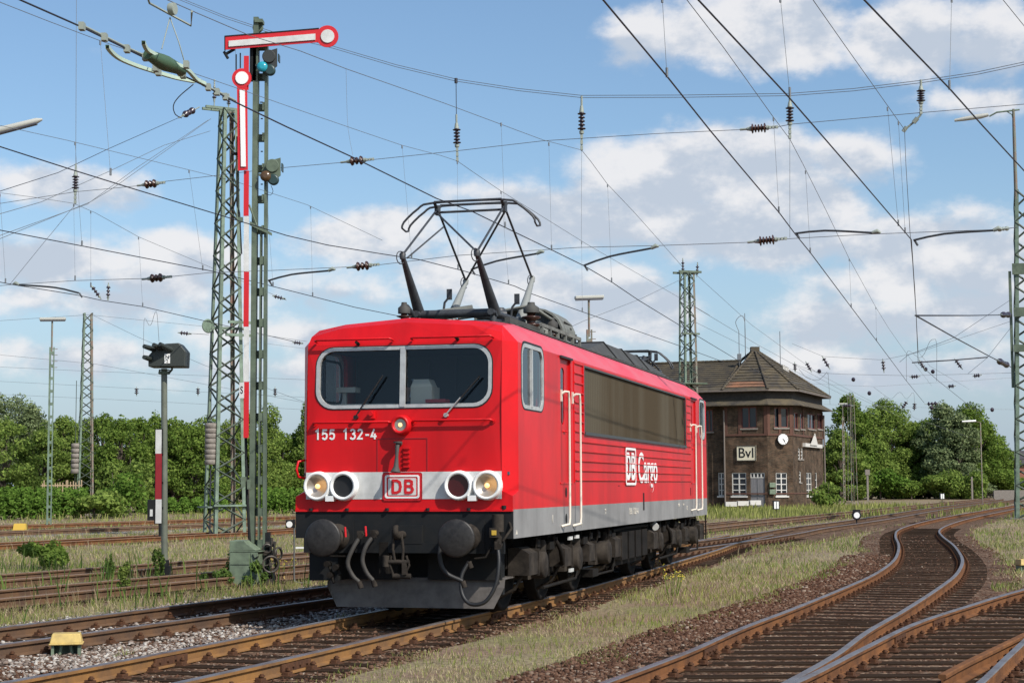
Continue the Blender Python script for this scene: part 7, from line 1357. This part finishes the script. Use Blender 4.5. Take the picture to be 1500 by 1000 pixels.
# farther spans
for (pts, Y0, Y1, lb) in (([(-6, 537), (120, 543), (450, 556)], 120, 110, 'faint far wire crossing behind the lamp mast'), ([(-6, 558), (450, 582)], 125, 118, 'second faint far wire above the left trees'), ([(-6, 577), (230, 588), (450, 600)], 128, 120, 'third faint far wire just over the tree tops'), ([(-6, 519), (140, 533), (210, 546), (450, 590)], 100, 92, 'faint sloping wire left of the dark signal box head'), ([(-6, 470), (130, 461), (300, 478), (450, 500)], 110, 100, 'faint curved wire crossing the left lattice mast'), ([(135, 461), (203, 494), (300, 535), (450, 590)], 120, 100, 'thin anchor wire from the far left mast top'),
    ([(1160, 503), (1206, 522), (1293, 527), (1345, 516), (1482, 470)], 95, 92, 'far head span between green mast and right mast'), ([(1160, 532), (1200, 546), (1240, 548), (1330, 550), (1482, 546)], 95, 92, 'far lower cross wire above the grove'), ([(1015, 470), (1080, 502), (1190, 556), (1250, 586)], 100, 170, 'long far wire passing the roof of the signal box'), ([(1015, 398), (1100, 475), (1200, 548), (1300, 600)], 100, 175, 'far anchor wire falling from the green mast top'), ([(1150, 560), (1280, 566), (1500, 552)], 130, 130, 'faint horizontal far wire over the grove'), ([(1205, 592), (1245, 593), (1330, 596), (1500, 600)], 150, 150, 'lowest faint wire at the grove tops'),
    ([(1280, 567), (1340, 612), (1420, 640)], 150, 180, 'faint sloping wire into the grove'), ([(997, 437), (1110, 505), (1230, 570), (1340, 620)], 90, 160, 'faint messenger wire continuing over the signal box'), ([(390, 503), (520, 520), (660, 545), (900, 560)], 120, 120, 'faint wire behind the pantograph base'), ([(260, 487), (306, 490)], 66, 66, 'short level wire to the tension wheel'), ([(1000, 408), (940, 437), (855, 470), (790, 500)], 99, 70, 'anchor wire rising from behind the roof to the green mast')):
    n = len(pts); q = MB(); q.tube([at(x, y, Y0 + (Y1 - Y0) * i / (n - 1)) for i, (x, y) in enumerate(pts)], .011, 4); tag(q.build('distant_wire', WIREL), lb, 'wire', 'distant overhead wires')
for i, (x0, y0, x1, y1, Y, lb) in enumerate([(133, 417, 148, 438, 60, 'tilted dark insulator left of the lattice mast'), (159, 414, 158, 440, 60, 'upright dark insulator left of the lattice mast'), (200, 566, 200, 580, 120, 'tiny insulator left of the dark signal head'), (290, 566, 290, 580, 120, 'tiny insulator right of the dark signal head'), (403, 566, 403, 582, 120, 'tiny insulator right of the semaphore mast'), (1204, 521, 1216, 541, 95, 'slanting far insulator above the signal box eave'), (1180, 529, 1189, 545, 95, 'second slanting far insulator over the roof slope'), (1293, 525, 1295, 546, 95, 'upright far insulator left of the grove peak'), (1164, 530, 1165, 545, 95, 'upright far insulator over the tiled roof'), (1398, 525, 1410, 541, 90, 'slanting far insulator beside the right mast wires'), (1346, 526, 1355, 542, 90, 'short far insulator below the bend'), (1330, 586, 1320, 600, 150, 'distant insulator just above the grove'), (1340, 588, 1339, 602, 150, 'distant upright insulator above the grove'),
    (1332, 552, 1348, 551, 110, 'level far insulator over the grove'), (1424, 551, 1438, 549, 110, 'level far insulator near the right mast'), (1387, 566, 1400, 565, 120, 'low level far insulator over the grove'), (1232, 594, 1250, 594, 150, 'level insulator at the thin distant mast'), (1354, 592, 1378, 590, 150, 'level far insulator at the grove top'), (399, 433, 418, 438, 60, 'pale insulator right of the semaphore mast middle'), (428, 501, 444, 503, 80, 'small insulator left of the locomotive roof'), (261, 487, 280, 489, 66, 'small level insulator near the tension wheel')]):
    ins_obj('small_insulator', at(x0, y0, Y), at(x1, y1, Y), lb, 3, .0021 * Y * .55, INSD, 'small distant insulators', f0=.2, f1=.2)
for i, (x, y, Y, lb) in enumerate([(1198.5, 544, 95, 'round insulator beside the signal box roof'), (1248.5, 556, 110, 'round insulator above the thin distant mast'), (1272, 576, 120, 'round insulator over the grove left shoulder'), (1354, 541, 95, 'left one of the twin round insulators'), (1364.5, 544.5, 95, 'right one of the twin round insulators'), (1363.5, 597, 150, 'round insulator touching the grove top'), (1452, 600, 150, 'round insulator above the dark end tree')]):
    q = MB(); q.lathe(at(x, y, Y) - Vector((0, .1, 0)), (.3, -1, 0), [(0, .03), (.05, Y * .0011), (.1, Y * .0013), (.14, Y * .0007), (.2, .03)], 12); tag(q.build('disc_insulator', INSD), lb, 'insulator', 'round distant insulators')
for pts, Y, lb in (([(1272, 533), (1240, 540), (1200, 552), (1170, 540)], 0, ''),): pass
for i, (pts, Y, lb) in enumerate([([(210, 520), (211, 470), (214, 468), (218, 476), (222, 474), (227, 458), (230, 460), (233, 500)], 90, 'looped jumper cable above the dark signal head'), ([(1328, 558), (1328, 518), (1334, 515), (1346, 524), (1354, 518), (1362, 500), (1368, 497), (1372, 503), (1372, 558)], 95, 'looped jumper cable in the right wires'), ([(1298, 600), (1298, 582), (1306, 584), (1318, 574), (1328, 584), (1338, 575), (1340, 600)], 150, 'small looped jumper cable above the grove'), ([(1212, 548), (1211, 545), (1200, 556), (1182, 553), (1170, 540)], 95, 'sagging jumper cable beside the tiled roof'), ([(1213, 546), (1216, 592)], 95, 'short vertical cable at the roof edge')]):
    q = MB(); q.tube(cr([at(x, y, Y) for x, y in pts], .2), .012, 4); tag(q.build('jumper_cable', WIREL), lb, 'cable', 'jumper cables')
# section insulator in the wire at the top left
root = empty('section_insulator', gp(240, 98, CZ), 0, 'pale green section insulator with curved runners hanging in the thick wire', 'section insulator'); o_ = root.location
def sg(x, y, dz=0): return gp(x, y, CZ + dz) - o_
RUN = mat('pale green runner', (.42, .52, .42), .5)
for pts in ([(157, 71), (163, 79), (176, 89), (200, 99), (225, 107), (255, 116), (285, 122)], [(210, 65), (214, 74), (222, 80), (245, 92), (272, 103), (288, 119), (300, 125)]):
    q = MB(); P = cr([sg(*p) for p in pts], .08); 
    for i in range(len(P) - 1):
        a, c = P[i], P[i + 1]; n = Vector(((c - a).y, -(c - a).x, 0)).normalized() * .018; Z = Vector((0, 0, .035)); q.add([a - n, c - n, c + n, a + n, a - n + Z, c - n + Z, c + n + Z, a + n + Z], [(0, 1, 2, 3), (4, 5, 6, 7), (0, 1, 5, 4), (2, 3, 7, 6)])
    q.build('runner', RUN, root)
q = MB(); P = [sg(*p) for p in [(216, 80), (240, 92), (268, 104)]]; q.tube([P[0], P[1], P[2]], [.05, .085, .05], 8); q.build('insulating_bar', mat('green insulator bar', (.06, .11, .06), .5), root)
q = MB(); q.tube([sg(x, y, .02) for x, y in [(118, 36), (152, 53), (186, 70), (215, 83)]], .012)
for x, y in ((120, 39), (153, 55), (186, 72), (213, 84), (228, 100), (232, 106), (264, 106), (268, 110), (273, 95), (305, 128), (318, 135), (330, 142)): q.box(sg(x, y), (.05, .08, .07))
q.tube([sg(x, y, .03) for x, y in [(296, 124), (320, 135), (345, 148)]], .014); q.build('clamp', FIT, root)
q = MB(); top = sg(249, 26, .5); 
for x, y in ((237, 72), (270, 90)): q.tube([sg(x, y, .03), sg(*((240, 60) if x < 250 else (262, 62)), .2), top], .006, 5)
q.lathe(top + Vector((0, -.02, .08)), (1, -.3, 0), [(0, .06), (.03, .065), (.06, .06)], 14); q.tube([sg(216, -4, .6), sg(219, 5, .6), sg(280, 38, .6), sg(281, 17, .6)], .012, 6); q.build('suspension', FIT, root)
q = MB(); q.tube(cr([sg(283, 124), sg(262, 142), sg(254, 155), sg(257, 168), sg(266, 173)], .1), .006, 5); q.build('jumper', WIREM, root)
